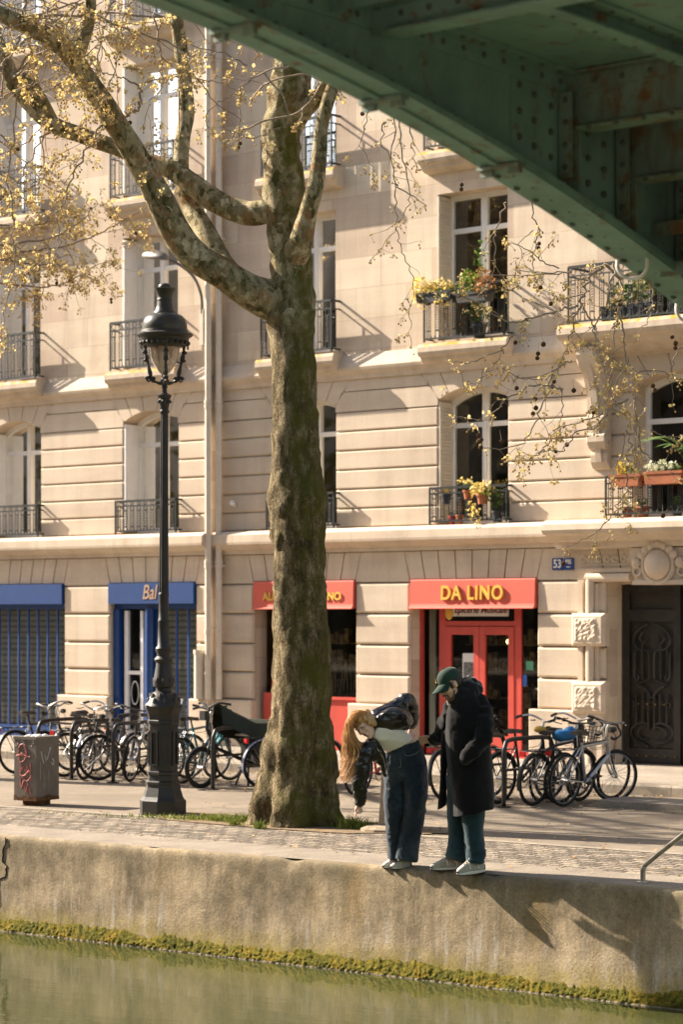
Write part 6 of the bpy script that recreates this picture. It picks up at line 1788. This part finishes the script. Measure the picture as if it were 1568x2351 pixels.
fist(b,TW,[(676,655,708,660,.016,-.09),(674,690,712,690,.018,-.07),(682,720,716,712,.016,-.04)],
 [[(684,718,-.03,.009),(690,740,-.005,.0085),(700,752,.015,.0075)],[(694,718,-.04,.009),(702,742,-.01,.0085),(712,756,.01,.0075)],[(704,716,-.045,.0088),(716,738,-.02,.008),(726,752,.0,.007)],[(712,710,-.05,.008),(726,728,-.03,.0075),(734,740,-.015,.0065)]],
 [(680,690,-.05,.010),(672,716,-.03,.009),(676,736,-.01,.008)])
woman=solid('person',b,M['skin_w'],None,.0044,2,None,OFFW); woman.location=OFFW
tag(woman,'young woman in black leather jacket and wide jeans bending over the canal edge pointing down','person')
hd.features(woman,OFFW,M['lip'],M['blonde'])
b=MB(); q=hd.p(.080,-.002,-.036); b.ball(q,.0075,8,6); q=hd.p(-.080,-.002,-.036); b.ball(q,.0075,8,6); part('earring',b,M['gold'],woman,OFFW)
# t-shirt
b=MB(); loft(b,[(354,752,412,640,.070,.262),(374,797,470,632,.098,.235),(424,840,560,655,.106,.195),(470,864,660,706,.110,.15),(474,884,706,766,.118,.115)],TW,26,4)
solid('t_shirt',b,M['tee'],woman,.0075,3,lambda c,n:.007*ridge(c,7,15,2)+.003*nz(c,14,1),OFFW)
# jeans
b=MB()
loft(b,[(471,866,768,780,.132,.09),(470,900,782,840,.137,.085),(469,960,805,920,.142,.07),(468,1040,818,1000,.14,.06),(470,1110,824,1090,.125,.06)],TW,30,4)
loft(b,[(469,1040,660,1060,.125,.03),(468,1180,648,1190,.118,.03),(469,1300,640,1300,.112,.045),(474,1380,628,1400,.112,.04),(483,1540,606,1550,.112,.01),(493,1700,590,1700,.115,-.02),(500,1788,578,1796,.12,-.04)],TW,26,4)
loft(b,[(610,1030,820,1000,.13,.085),(636,1180,827,1170,.122,.11),(648,1290,824,1290,.118,.13),(640,1370,808,1385,.118,.125),(612,1500,788,1510,.122,.09),(582,1650,764,1655,.127,.07),(560,1785,742,1818,.132,.06)],TW,26,4)
def dfold(c,n):
    lo=max(0,min(1,(c.z-.1)/.9))
    return .013*ridge(c,8,1.8,3)*(.5+.5*lo)+.008*nz(c,10,5)+.004*ridge(c,22,16,1)+(.007*ridge(c,6,8,7) if .3<c.z<.7 else 0)
jw=solid('jeans',b,M['denim_w'],woman,.0075,3,dfold,OFFW)
b=MB(); b.tube(cr([tuple(zp(x,y,w,TW)) for x,y,w in ((640,870,.225),(645,900,.228),(680,905,.225),(740,885,.205),(760,862,.19))],4),.0028,5); b.tube(cr([tuple(zp(x,y,w,TW)) for x,y,w in ((592,850,.225),(600,920,.225),(606,990,.22),(590,1010,.215))],4),.0028,5)
part('stitching',b,fabric('pale_denim_thread',(.20,.20,.20)),jw,OFFW)
b=MB(); loft(b,[(466,858,770,770,.134,.09),(468,882,776,796,.137,.09)],TW,30,3); part('waistband',b,M['denim_w'],jw,OFFW)
# leather jacket: back panel, hanging front, two sleeves
b=MB()
loft(b,[(350,640,418,556,.060,.275),(392,672,500,500,.118,.24),(462,694,600,505,.14,.195),(552,708,680,545,.14,.125),(640,686,712,610,.12,.06)],TW,24,4)
chain(b,[(400,575,.18,.060),(470,555,.12,.075),(560,505,.06,.070),(632,432,-.02,.060),(662,424,-.06,.052)],TW,4,16)
chain(b,[(662,424,-.05,.052),(694,480,-.09,.056),(706,560,-.12,.052),(692,640,-.11,.043)],TW,4,16)
def lfold(c,n): return .011*ridge(c,8,17,4)+.006*nz(c,9,2)+.004*ridge(c,20,30,6)
jk=solid('jacket',b,M['leather'],woman,.0065,2,lfold,OFFW)
b=MB()
chain(b,[(345,800,.30,.055),(318,860,.37,.066),(290,950,.41,.066),(268,1060,.425,.060),(252,1150,.425,.058),(252,1240,.425,.052),(250,1308,.422,.043)],TW,4,16)
solid('jacket_sleeve',b,M['leather'],jk,.0065,2,lfold,OFFW)
b=MB()
loft(b,[(330,770,372,760,.035,.32),(318,860,440,830,.035,.31),(330,940,470,930,.03,.29),(420,980,476,985,.025,.27),(445,1050,478,1060,.018,.25),(462,1080,474,1085,.008,.24)],TW,18,4)
solid('jacket_front',b,M['leather'],jk,.0065,2,lfold,OFFW)
b=MB(); b.tube(cr([tuple(zp(x,y,w,TW)) for x,y,w in ((352,775,.36),(405,850,.345),(455,930,.325),(474,1010,.30),(478,1062,.275))],4),.0035,5); b.tube(cr([tuple(zp(x,y,w,TW)) for x,y,w in ((385,600,.30),(440,635,.29),(500,660,.27),(520,700,.25))],4),.0035,5)
part('zip',b,M['alloy'],jk,OFFW)
# hair: scalp cap and long hanging locks
b=MB(); hr_=random.Random(6)
hd.ell(b,(0,-.026,.042),(.083,.098,.086)); hd.ell(b,(-.01,-.052,-.012),(.064,.062,.070)); hd.ell(b,(-.045,.018,.066),(.05,.068,.045)); hd.ell(b,(.040,.012,.068),(.05,.066,.045)); hd.ell(b,(-.078,.0,.0),(.022,.05,.07))
loft(b,[(205,530,290,520,.085,.27),(148,600,215,600,.085,.27),(128,700,196,700,.075,.28),(122,800,240,800,.065,.29),(125,900,255,890,.05,.30),(128,980,205,960,.03,.30)],TW,18,4)
hb=solid('hair',b,M['blonde'],woman,.0065,2,lambda c,n:.007*ridge(c,34,5,2)+.004*nz(c,40),OFFW)
b=MB()
for i in range(1000):
    u=hr_.random(); v=hr_.gauss(0,1); e=hr_.random()
    w0=.31+.05*v; ph=hr_.uniform(0,6.28)
    x0=lerp(205,320,u)+hr_.gauss(0,10)
    pts=[(x0,lerp(508,540,abs(u-.35)),.30+.07*v),(lerp(142,192,u)+hr_.gauss(0,6),620+hr_.gauss(0,12),w0),(lerp(116,206,u)+hr_.gauss(0,9),745,w0),(lerp(114,292,u)+hr_.gauss(0,12),860+hr_.gauss(0,14),w0),
         (lerp(118,250,u)+hr_.gauss(0,16),lerp(930,980,e),.33+.05*v),(lerp(95,205,u)+hr_.gauss(0,20),lerp(960,1110,e),.33+.06*v)]
    if e>.93: pts.append((pts[-1][0]+hr_.uniform(-18,25),pts[-1][1]+35,.33))
    pts=[(x+6*math.sin(ph+k*1.9),y,w) for k,(x,y,w) in enumerate(pts)]
    P=cr([tuple(zp(x,y,w,TW)) for x,y,w in pts],4); m=len(P)
    b.tube(P,[.0019*min(1,.5+j/m*2)*(1-.75*max(0,j/m-.55)/.45) for j in range(m)],4,False)
for i in range(160):     # locks swept from the parting back over the ear
    u=hr_.random(); a0=hd.p(hr_.uniform(-.02,.05),.035-.08*u,.118-.02*u); a1=hd.p(.082,.02-.07*u,.055); a2=hd.p(.088,-.03-.05*u,-.01); a3=hd.p(.07,-.06,-.07)
    b.tube(cr([tuple(a0),tuple(a1),tuple(a2),tuple(a3)],4),.0018,4,False)
part('locks',b,M['blonde'],hb,OFFW)
trainer(woman,OFFW,[(575,1790,578,1866,.036,-.05),(540,1790,536,1870,.044,-.04),(505,1802,500,1873,.046,-.03),(470,1825,466,1872,.042,-.02),(447,1845,446,1866,.025,-.01)],TW,M['shoe_white'],(525,1800,485,1822),-.03)
trainer(woman,OFFW,[(695,1812,700,1868,.038,.02),(655,1800,650,1874,.046,.03),(605,1802,598,1878,.050,.04),(552,1826,545,1880,.047,.05),(515,1850,512,1874,.028,.06)],TW,M['shoe_white'],(600,1808,555,1832),.05)

# ================= man =================
TM=20.40; LEAN=.10
OFFM=Vector((*at(759.5+1180*.26562,0,TM).xy,0.0))
hm=Head(zp(1040,292,.06,TM), RIGHT*-.80+UPV*-.46+VIEW*.34, RIGHT*-.42+UPV*.88+VIEW*.05, 1.04)
b=MB(); hm.face(b,True)
chain(b,[(1075,350,.03,.056),(1120,420,.0,.060),(1160,480,.0,.075)],TM)
loft(b,[(1040,440,1290,400,.09,0),(1010,520,1340,500,.12,0),(1010,700,1340,690,.12,0),(1020,900,1330,900,.12,0),(1030,1080,1320,1080,.12,0)],TM,18,3)
for q in ([(1090,1060,-.05,.085),(1085,1300,-.08,.065),(1092,1550,-.12,.052),(1090,1770,-.16,.038),(1088,1800,-.17,.034)],[(1240,1060,.05,.088),(1230,1320,.08,.066),(1240,1560,.07,.053),(1255,1780,.05,.038),(1252,1812,.05,.034)]): chain(b,q,TM)
chain(b,[(1030,520,-.09,.055),(985,640,-.16,.048),(960,715,-.21,.040),(925,750,-.26,.033),(890,768,-.30,.028)],TM)
chain(b,[(1310,490,.08,.06),(1335,630,.16,.05),(1320,760,.20,.042),(1240,860,.23,.036),(1165,930,.22,.032)],TM)
fist(b,TM,[(895,742,893,792,.022,-0.300),(862,740,862,798,.022,-0.300),(832,742,834,800,.021,-0.300),(812,750,814,796,.018,-0.300)],
 [[(815,752,-0.275,.0105),(786,748,-0.268,.0095),(766,762,-0.270,.0088),(774,778,-0.285,.0078)],
  [(814,766,-0.282,.0105),(786,766,-0.272,.0096),(766,782,-0.276,.0088),(778,794,-0.290,.0078)],
  [(815,780,-0.290,.0102),(790,784,-0.278,.0094),(774,798,-0.282,.0086),(788,806,-0.295,.0076)],
  [(818,792,-0.300,.0092),(798,800,-0.288,.0086),(788,812,-0.292,.0078),(800,816,-0.300,.007)]],
 [(858,746,-0.275,.0125),(822,738,-0.255,.0112),(790,742,-0.248,.0100),(764,752,-0.252,.0085)])
fist(b,TM,[(1180,905,1150,945,.02,.22),(1160,930,1132,965,.02,.215),(1150,960,1122,985,.016,.205)],
 [[(1146,962,.22,.0095),(1138,990,.21,.009),(1136,1010,.20,.008)],[(1140,968,.21,.0095),(1130,995,.20,.009),(1128,1015,.19,.008)],[(1134,970,.20,.0092),(1124,996,.19,.0088),(1122,1012,.18,.0078)],[(1128,972,.19,.0085),(1118,990,.18,.008),(1116,1004,.17,.007)]],
 [(1165,930,.245,.0105),(1150,950,.25,.0095),(1142,968,.245,.008)])
man=solid('person',b,M['skin_m'],None,.0044,2,None,OFFM); man.location=OFFM
tag(man,'bearded man in a green cap and long black coat holding the back of her jeans','person')
hm.features(man,OFFM,M['lip'],M['dark_hair'])
# short dark hair and beard
b=MB(); hm.ell(b,(0,-.045,.0),(.078,.066,.060)); hm.ell(b,(0,-.03,.045),(.080,.090,.070)); 
for q in (-1,1): hm.tube(b,[(q*.073,.028,.03),(q*.072,.026,.0),(q*.068,.028,-.025)],[.012,.010,.008])
solid('hair',b,M['dark_hair'],man,.006,1,lambda c,n:.002*ridge(c,70,70),OFFM)
M['stubble']=simple('dark_stubble',(.15,.085,.058),.8,.2,var=.25,sc=70,bump=.5,bsc=260)
b=MB()
hm.tube(b,[(-.030,.082,-.056),(-.012,.102,-.047),(.012,.102,-.047),(.030,.082,-.056)],[.005,.0065,.0065,.005])
hm.ell(b,(0,.070,-.098),(.028,.023,.020)); 
for q in (-1,1):
    hm.tube(b,[(q*.066,.020,-.035),(q*.062,.030,-.062),(q*.048,.050,-.088),(q*.022,.075,-.100)],[.004,.007,.010,.011]); hm.tube(b,[(q*.030,.082,-.056),(q*.032,.082,-.075),(q*.026,.080,-.092)],[.005,.007,.010])
solid('beard',b,M['stubble'],man,.005,1,lambda c,n:.0015*ridge(c,90,90),OFFM)
# cap
b=MB(); n=28; vs=[]
for i in range(11):
    th=PI/2*i/10
    for k in range(n):
        a=2*PI*k/n; seam=1-.018*abs(math.cos(3*a))**14
        rr=math.cos(th)**.75
        vs.append(hm.p(.087*rr*math.cos(a)*seam,-.010+.106*rr*math.sin(a)*seam,.040+.098*math.sin(th)**1.0*seam - (.012 if math.sin(a)<-.4 and i==0 else 0)))
b.add(vs,[(i*n+k,i*n+(k+1)%n,(i+1)*n+(k+1)%n,(i+1)*n+k) for i in range(10) for k in range(n)]+[tuple(range(n))])
b.ball(hm.p(0,-.010,.139),.009,8,6)
cap=part('cap',b,M['cap_green'],man,OFFM)
b=MB(); vs=[];m=14
for j in range(6):
    t=j/5
    for i in range(m+1):
        a=lerp(R(20),R(160),i/m); r0=1.0
        x=.086*math.cos(a)*(1-.05*t); y=-.010+.104*math.sin(a)+.085*t*math.sin(lerp(R(35),R(145),i/m)); z=.046-.030*t-.030*(abs(math.cos(a))**2)*(.3+t)
        vs+= [hm.p(x,y,z)]
k_=m+1
vs2=[v+hm.h*-.005 for v in vs]; nn=len(vs)
b.add(vs+vs2,[(j*k_+i,j*k_+i+1,(j+1)*k_+i+1,(j+1)*k_+i) for j in range(5) for i in range(m)]+[(nn+j*k_+i,nn+(j+1)*k_+i,nn+(j+1)*k_+i+1,nn+j*k_+i+1) for j in range(5) for i in range(m)]+[(5*k_+i,5*k_+i+1,nn+5*k_+i+1,nn+5*k_+i) for i in range(m)]+[(j*k_,(j+1)*k_,nn+(j+1)*k_,nn+j*k_) for j in range(5)]+[(j*k_+m,nn+j*k_+m,nn+(j+1)*k_+m,(j+1)*k_+m) for j in range(5)])
part('brim',b,M['cap_green'],cap,OFFM)
b=MB(); hm.tube(b,[(.030,.093,.072),(.008,.099,.070)],.0045,6); hm.tube(b,[(.018,.0955,.074),(.016,.090,.104)],[.0045,.0025],6); hm.tube(b,[(.027,.0925,.078),(.020,.089,.096)],[.0035,.0018],5)
part('cap_emblem',b,M['yellow_paint'],cap,OFFM)
# coat
b=MB()
loft(b,[(1075,420,1265,345,.10,-.01),(1035,445,1310,385,.13,.0),(1003,520,1345,450,.165,.01),(985,640,1368,570,.19,.02),(984,780,1380,750,.205,.02),(998,950,1392,930,.215,.02),(1016,1150,1404,1130,.235,.02),(1040,1300,1411,1270,.25,.02),(1052,1432,1416,1350,.262,.02)],TM,34,4,2.3)
loft(b,[(985,560,1060,560,.06,-.10),(964,680,1040,680,.06,-.12),(955,820,1025,820,.05,-.13),(946,980,1012,980,.05,-.14),(936,1160,1006,1150,.05,-.14),(922,1372,1002,1332,.055,-.14)],TM,20,4,2.3)
def wfold(c,n): return -.006+.010*ridge(c,6,1.2,1)+.007*nz(c,7,3)+.003*nz(c,24,6)
coat=solid('coat',b,M['wool'],man,.0085,3,wfold,OFFM)
def sfold(c,n): return .015*ridge(c,8,15,5)+.008*nz(c,12,3)
b=MB(); chain(b,[(1285,455,.04,.078),(1318,560,.12,.076),(1328,680,.18,.074),(1305,775,.225,.072),(1240,850,.245,.064),(1185,905,.245,.056),(1165,925,.24,.050)],TM,4,18)
solid('coat_sleeve',b,M['wool'],coat,.0085,2,sfold,OFFM)
b=MB(); chain(b,[(1050,520,-.09,.080),(1000,640,-.16,.074),(970,715,-.21,.066),(935,745,-.25,.058),(900,764,-.29,.050)],TM,4,18)
solid('coat_sleeve',b,M['wool'],coat,.0085,2,sfold,OFFM)
# collar and hood behind the neck
b=MB()
loft(b,[(1012,455,1300,380,.125,.0),(1010,420,1292,335,.12,.0),(1030,395,1240,270,.10,.0),(1055,370,1205,235,.085,-.005)],TM,26,4,2.3)
for (x,y,w,r) in ((1215,285,-.03,.058),(1250,310,-.04,.060),(1230,330,.04,.058),(1185,300,.05,.050),(1262,330,.02,.052),(1140,350,.07,.045),(1095,395,.08,.042)): b.ball(zp(x,y,w,TM),r,14,10)
solid('hood',b,M['hood_knit'],man,.0075,3,lambda c,n:.007*ridge(c,16,16,2)+.004*nz(c,30),OFFM)
b=MB(); loft(b,[(1120,300,1215,240,.055,.03),(1130,262,1212,215,.05,.03),(1150,225,1205,205,.035,.02)],TM,16,3); part('hood_lining',b,M['lining'],man,OFFM)
b=MB(); loft(b,[(1000,425,1030,400,.03,.06),(1008,470,1030,455,.03,.10)],TM,12,3); part('shirt_collar',b,M['lining'],man,OFFM)
# jeans
b=MB()
loft(b,[(1000,1080,1330,1080,.13,-.02),(1000,1200,1330,1200,.13,-.02)],TM,20,2)
loft(b,[(1003,1150,1165,1160,.10,-.08),(1005,1300,1160,1310,.10,-.09),(1012,1450,1160,1450,.10,-.11),(1018,1600,1166,1600,.10,-.14),(1008,1700,1172,1700,.11,-.15),(1000,1785,1166,1812,.115,-.16)],TM,24,4)
loft(b,[(1110,1150,1330,1150,.115,.05),(1118,1300,1328,1310,.115,.06),(1136,1450,1322,1450,.112,.07),(1156,1600,1314,1600,.108,.06),(1172,1700,1326,1710,.112,.05),(1182,1806,1324,1822,.112,.05)],TM,24,4)
def mfold(c,n): return .009*ridge(c,7,2.5,9)+.007*nz(c,11,4)+(.018*ridge(c,5,20,3)*max(0,1-(c.z)/.40) if c.z<.40 else 0)
solid('jeans',b,M['denim_m'],man,.0075,3,mfold,OFFM)
trainer(man,OFFM,[(1150,1800,1152,1878,.040,-.22),(1090,1782,1085,1886,.048,-.21),(1010,1775,1002,1890,.052,-.20),(930,1815,922,1891,.050,-.19),(862,1848,858,1882,.030,-.18)],TM,M['shoe_grey'],(1010,1780,945,1815),-.16)
trainer(man,OFFM,[(1330,1818,1336,1905,.042,.05),(1275,1798,1272,1920,.050,.07),(1205,1795,1196,1932,.055,.09),(1140,1845,1128,1936,.053,.11),(1092,1885,1086,1925,.032,.12)],TM,M['shoe_grey'],(1200,1795,1150,1842),.13)
# ------------------------------------------------------------------ plants and pots on the balconies
rp=random.Random(12)
def clump(b,c,rad,n,size):
    for i in range(n):
        while True:
            q=Vector((rp.uniform(-1,1),rp.uniform(-1,1),rp.uniform(-1,1)))
            if q.length<1: break
        q*=.55+.45*q.length
        p=Vector(c)+Vector((q.x*rad[0],q.y*rad[1],q.z*rad[2]))
        d=Vector((rp.uniform(-1,1),rp.uniform(-1,1),rp.uniform(-.5,1))).normalized(); e=d.orthogonal().normalized(); e=Matrix.Rotation(rp.uniform(0,6.28),3,d)@e
        s=size*rp.uniform(.6,1.3)
        b.add([p,p+d*s*.5+e*s*.4,p+d*s,p+d*s*.5-e*s*.4],[(0,1,2,3)])
def pot(b,x,y,z,r,h): b.lathe([(r*.72,0),(r*.95,h*.8),(r*1.08,h*.8),(r*1.08,h),(r*.85,h),(r*.8,h*.85)],(x,y,z),14)
def potted(name,lab,x,y,z,r,h,potm,clumps,cat='potted plant',group=None):
    t=thing(name,lab,cat,(x,y,z),0,group)
    b=MB(); pot(b,x,y,z,r,h); b.build('pot',M[potm],t,True,40)
    for (m_,dx,dy,dz,rx,ry,rz_,n,s) in clumps:
        b=MB(); clump(b,(x+dx,y+dy,z+h+dz),(rx,ry,rz_),n,s); o=b.build('foliage' if 'flower' not in m_ else 'flowers',M[m_],t); 
    return t
def planter(name,lab,x0,x1,y,z,h,potm,clumps,cat='planter'):
    t=thing(name,lab,cat,((x0+x1)/2,y,z),0)
    b=MB(); b.prism([(x0+.03,z),(x1-.03,z),(x1,z+h),(x0,z+h)],y-.09,y+.09); b.box(x0-.01,x1+.01,y-.10,y+.10,z+h-.035,z+h+.002); b.build('box',M[potm],t)
    for (m_,u,dy,dz,rx,ry,rz_,n,s) in clumps:
        b=MB(); clump(b,(lerp(x0,x1,u),y+dy,z+h+dz),(rx,ry,rz_),n,s); b.build('foliage' if 'flower' not in m_ else 'flowers',M[m_],t)
    return t
Yr=RBY-.27
planter('flower_box','box of pale yellow blossoms spilling over the railing of the upper flowered window',-22.16,-21.50,Yr-.02,6.72,.14,'dark_plastic',[('flower_yellow',.05,-.05,.02,.16,.11,.26,190,.055),('flower_yellow',.5,-.02,.07,.36,.10,.12,260,.05),('flower_yellow',.75,-.06,-.10,.22,.08,.16,90,.05),('leaf_green',.5,0,.0,.34,.10,.10,60,.06)])
planter('flower_box','box of rust and green shrubs at the right of the upper flowered window',-21.42,-20.85,Yr-.02,6.66,.14,'dark_plastic',[('leaf_green',.35,0,.12,.26,.12,.24,150,.06),('flower_rust',.8,-.03,.10,.20,.12,.24,170,.055),('flower_yellow',.2,.02,.20,.18,.10,.16,60,.045),('leaf_green',.6,.06,.45,.10,.08,.38,70,.055)])
potted('potted_plant','dark leafy shrub standing behind the bars of the upper flowered window',-21.2,RBY-.10,6.17,.11,.2,'dark_plastic',[('leaf_green',0,0,.15,.22,.08,.2,140,.06)])
Ys=RBY-.055
g_='pots on the lower flowered window'
potted('flower_pot','black pot of small yellow green flowers left on the lower flowered window',-21.83,Ys-.02,3.80,.075,.15,'dark_plastic',[('leaf_yellowgreen',0,0,.04,.10,.06,.05,60,.03)],group=g_)
potted('flower_pot','terracotta pot with tall orange daffodils in the middle of the lower flowered window',-21.42,Ys-.02,3.86,.08,.13,'terracotta',[('leaf_green',0,0,.05,.08,.06,.09,50,.05),('flower_yellow',-.04,-.02,.12,.16,.06,.06,40,.05)],group=g_)
potted('flower_pot','pot of trailing pale yellow daisies on the lower flowered window',-21.13,Ys-.06,3.78,.09,.14,'terracotta',[('flower_yellow',.0,-.02,.06,.22,.10,.13,190,.05),('flower_yellow',-.16,-.05,-.22,.07,.05,.20,40,.045),('flower_yellow',-.05,-.05,-.36,.06,.05,.20,30,.04),('leaf_green',.1,0,.0,.14,.08,.1,60,.05)],group=g_)
potted('flower_pot','dark leafy plant at the right end of the lower flowered window',-20.90,Ys-.01,3.52,.09,.16,'dark_plastic',[('leaf_green',0,0,.14,.13,.05,.16,110,.055)],group=g_)
M['red_pot']=simple('red_plastic_pot',(.45,.045,.05),.5,.4,bump=0)
potted('flower_pot','small red pot on the ledge of the lower flowered window',-21.72,Ys-.02,3.51,.055,.12,'red_pot',[('leaf_green',0,0,.03,.06,.05,.05,25,.03)],group=g_)
potted('flower_pot','brown pot with a dry stem beside the red pot',-21.58,Ys-.02,3.51,.06,.13,'terracotta',[('flower_rust',0,0,.10,.05,.04,.12,40,.035)],group=g_)
potted('flower_pot','red pot behind the railing left of the plane tree trunk',-25.2,Ys-.02,3.51,.07,.13,'red_pot',[('leaf_green',0,0,.05,.08,.05,.08,40,.04)])
Ye=RBY-.24
planter('planter','terracotta trough of pale green herbs at the left of the balcony over the door',-18.70,-18.22,Ye-.12,3.93,.16,'terracotta',[('leaf_yellowgreen',.35,0,.07,.14,.08,.10,120,.05),('leaf_green',.6,0,.05,.14,.08,.08,60,.05)])
planter('planter','terracotta trough of white edged leaves in the middle of the balcony over the door',-18.16,-17.55,Ye-.12,3.94,.17,'terracotta',[('flower_white',.4,0,.06,.28,.10,.09,200,.05),('leaf_green',.6,.02,.03,.26,.09,.08,90,.05)])
t=planter('planter','terracotta trough with tall strap leaves at the right of the balcony over the door',-17.48,-16.95,Ye-.12,3.93,.18,'terracotta',[('leaf_green',.5,0,.05,.2,.09,.08,80,.05)])
b=MB()
for i in range(46):
    x=rp.uniform(-17.5,-17.05); a=rp.gauss(0,.5); L=rp.uniform(.3,.6); y=Ye-.12+rp.uniform(-.05,.05)
    P=[(x,y,4.1),(x+a*L*.3,y-.03,4.1+L*.5),(x+a*L*.8,y-.06,4.1+L*.8),(x+a*L*1.3,y-.1,4.1+L*.72)]
    b.tube(cr(P,3),[.010]*9+[.002],4,True,.25)
b.build('strap_leaves',M['leaf_green'],t)
for i,(x,lab,pm) in enumerate(((-18.55,'small terracotta pot under the trough at the left of the balcony','terracotta'),(-18.30,'wide terracotta bowl standing on the balcony floor over the door','terracotta'),(-17.75,'dark pot with grey leaves on the balcony floor','dark_plastic'),(-17.35,'reddish pot with a green sprout on the balcony floor','terracotta'))):
    potted('flower_pot',lab,x,Ye,3.52,.08+.02*(i%2),.14,pm,[('leaf_green' if i else 'flower_white',0,0,.05,.08,.06,.08,40,.04)],group='pots on the balcony over the door')
Yb=RBY-.30
planter('planter','dark box of green climbers on the mossy balcony over the door',-18.9,-18.0,Yb,6.19,.2,'dark_plastic',[('leaf_green',.5,0,.16,.42,.12,.22,260,.06),('leaf_yellowgreen',.7,.05,.25,.22,.1,.2,70,.05)])
planter('planter','second box of green shrubs on the mossy balcony over the door',-17.8,-16.9,Yb,6.19,.2,'dark_plastic',[('leaf_green',.4,0,.2,.4,.12,.28,260,.06)])
potted('potted_plant','green houseplant behind the glass of the shuttered window with curtains',-27.55,LBY+.46,3.62,.09,.16,'dark_plastic',[('leaf_green',0,0,.14,.16,.08,.2,120,.06)])

# ------------------------------------------------------------------ trees of the opposite bank, behind the camera (seen only as reflections)
b=MB(); ro=random.Random(77)
for i in range(46):
    x=-150+3.6*i+ro.uniform(-1,1); y=-12+ro.uniform(-3,3); h=ro.uniform(9,16)
    b.tube([(x,y,.5),(x+.2,y,h*.5),(x+.4,y,h*.8)],[.3,.2,.08],7)
    for k in range(130):
        q=Vector((ro.gauss(0,1.4),ro.gauss(0,1.3),ro.uniform(-.55,.42)*h*.7)); p=Vector((x,y,h*.62))+q
        d=Vector((ro.uniform(-1,1),ro.uniform(-1,1),ro.uniform(-1,1))).normalized(); e=d.orthogonal().normalized(); sz=ro.uniform(.35,.9)
        b.add([p,p+d*sz*.5+e*sz*.4,p+d*sz,p+d*sz*.5-e*sz*.4],[(0,1,2,3)])
M['far_leaf']=simple('far_bank_leaves',(.085,.075,.025),.9,.1,var=.4,sc=1,bump=0)
o=b.build('far_bank_trees',M['far_leaf']); tag(o,'row of trees on the opposite bank of the canal behind the viewer','trees',None,'stuff')
b=MB()
for i in range(9):
    x=-160+21*i; h=20+2*(i%3); b.box(x,x+20.6,-34,-24,.5,h)
M['far_stone']=simple('far_bank_stone',(.25,.20,.15),.9,.2,var=.3,sc=.4,bump=0)
o=b.build('far_bank_houses',M['far_stone']); tag(o,'row of houses on the opposite bank of the canal behind the viewer','houses',None,'stuff')
pass
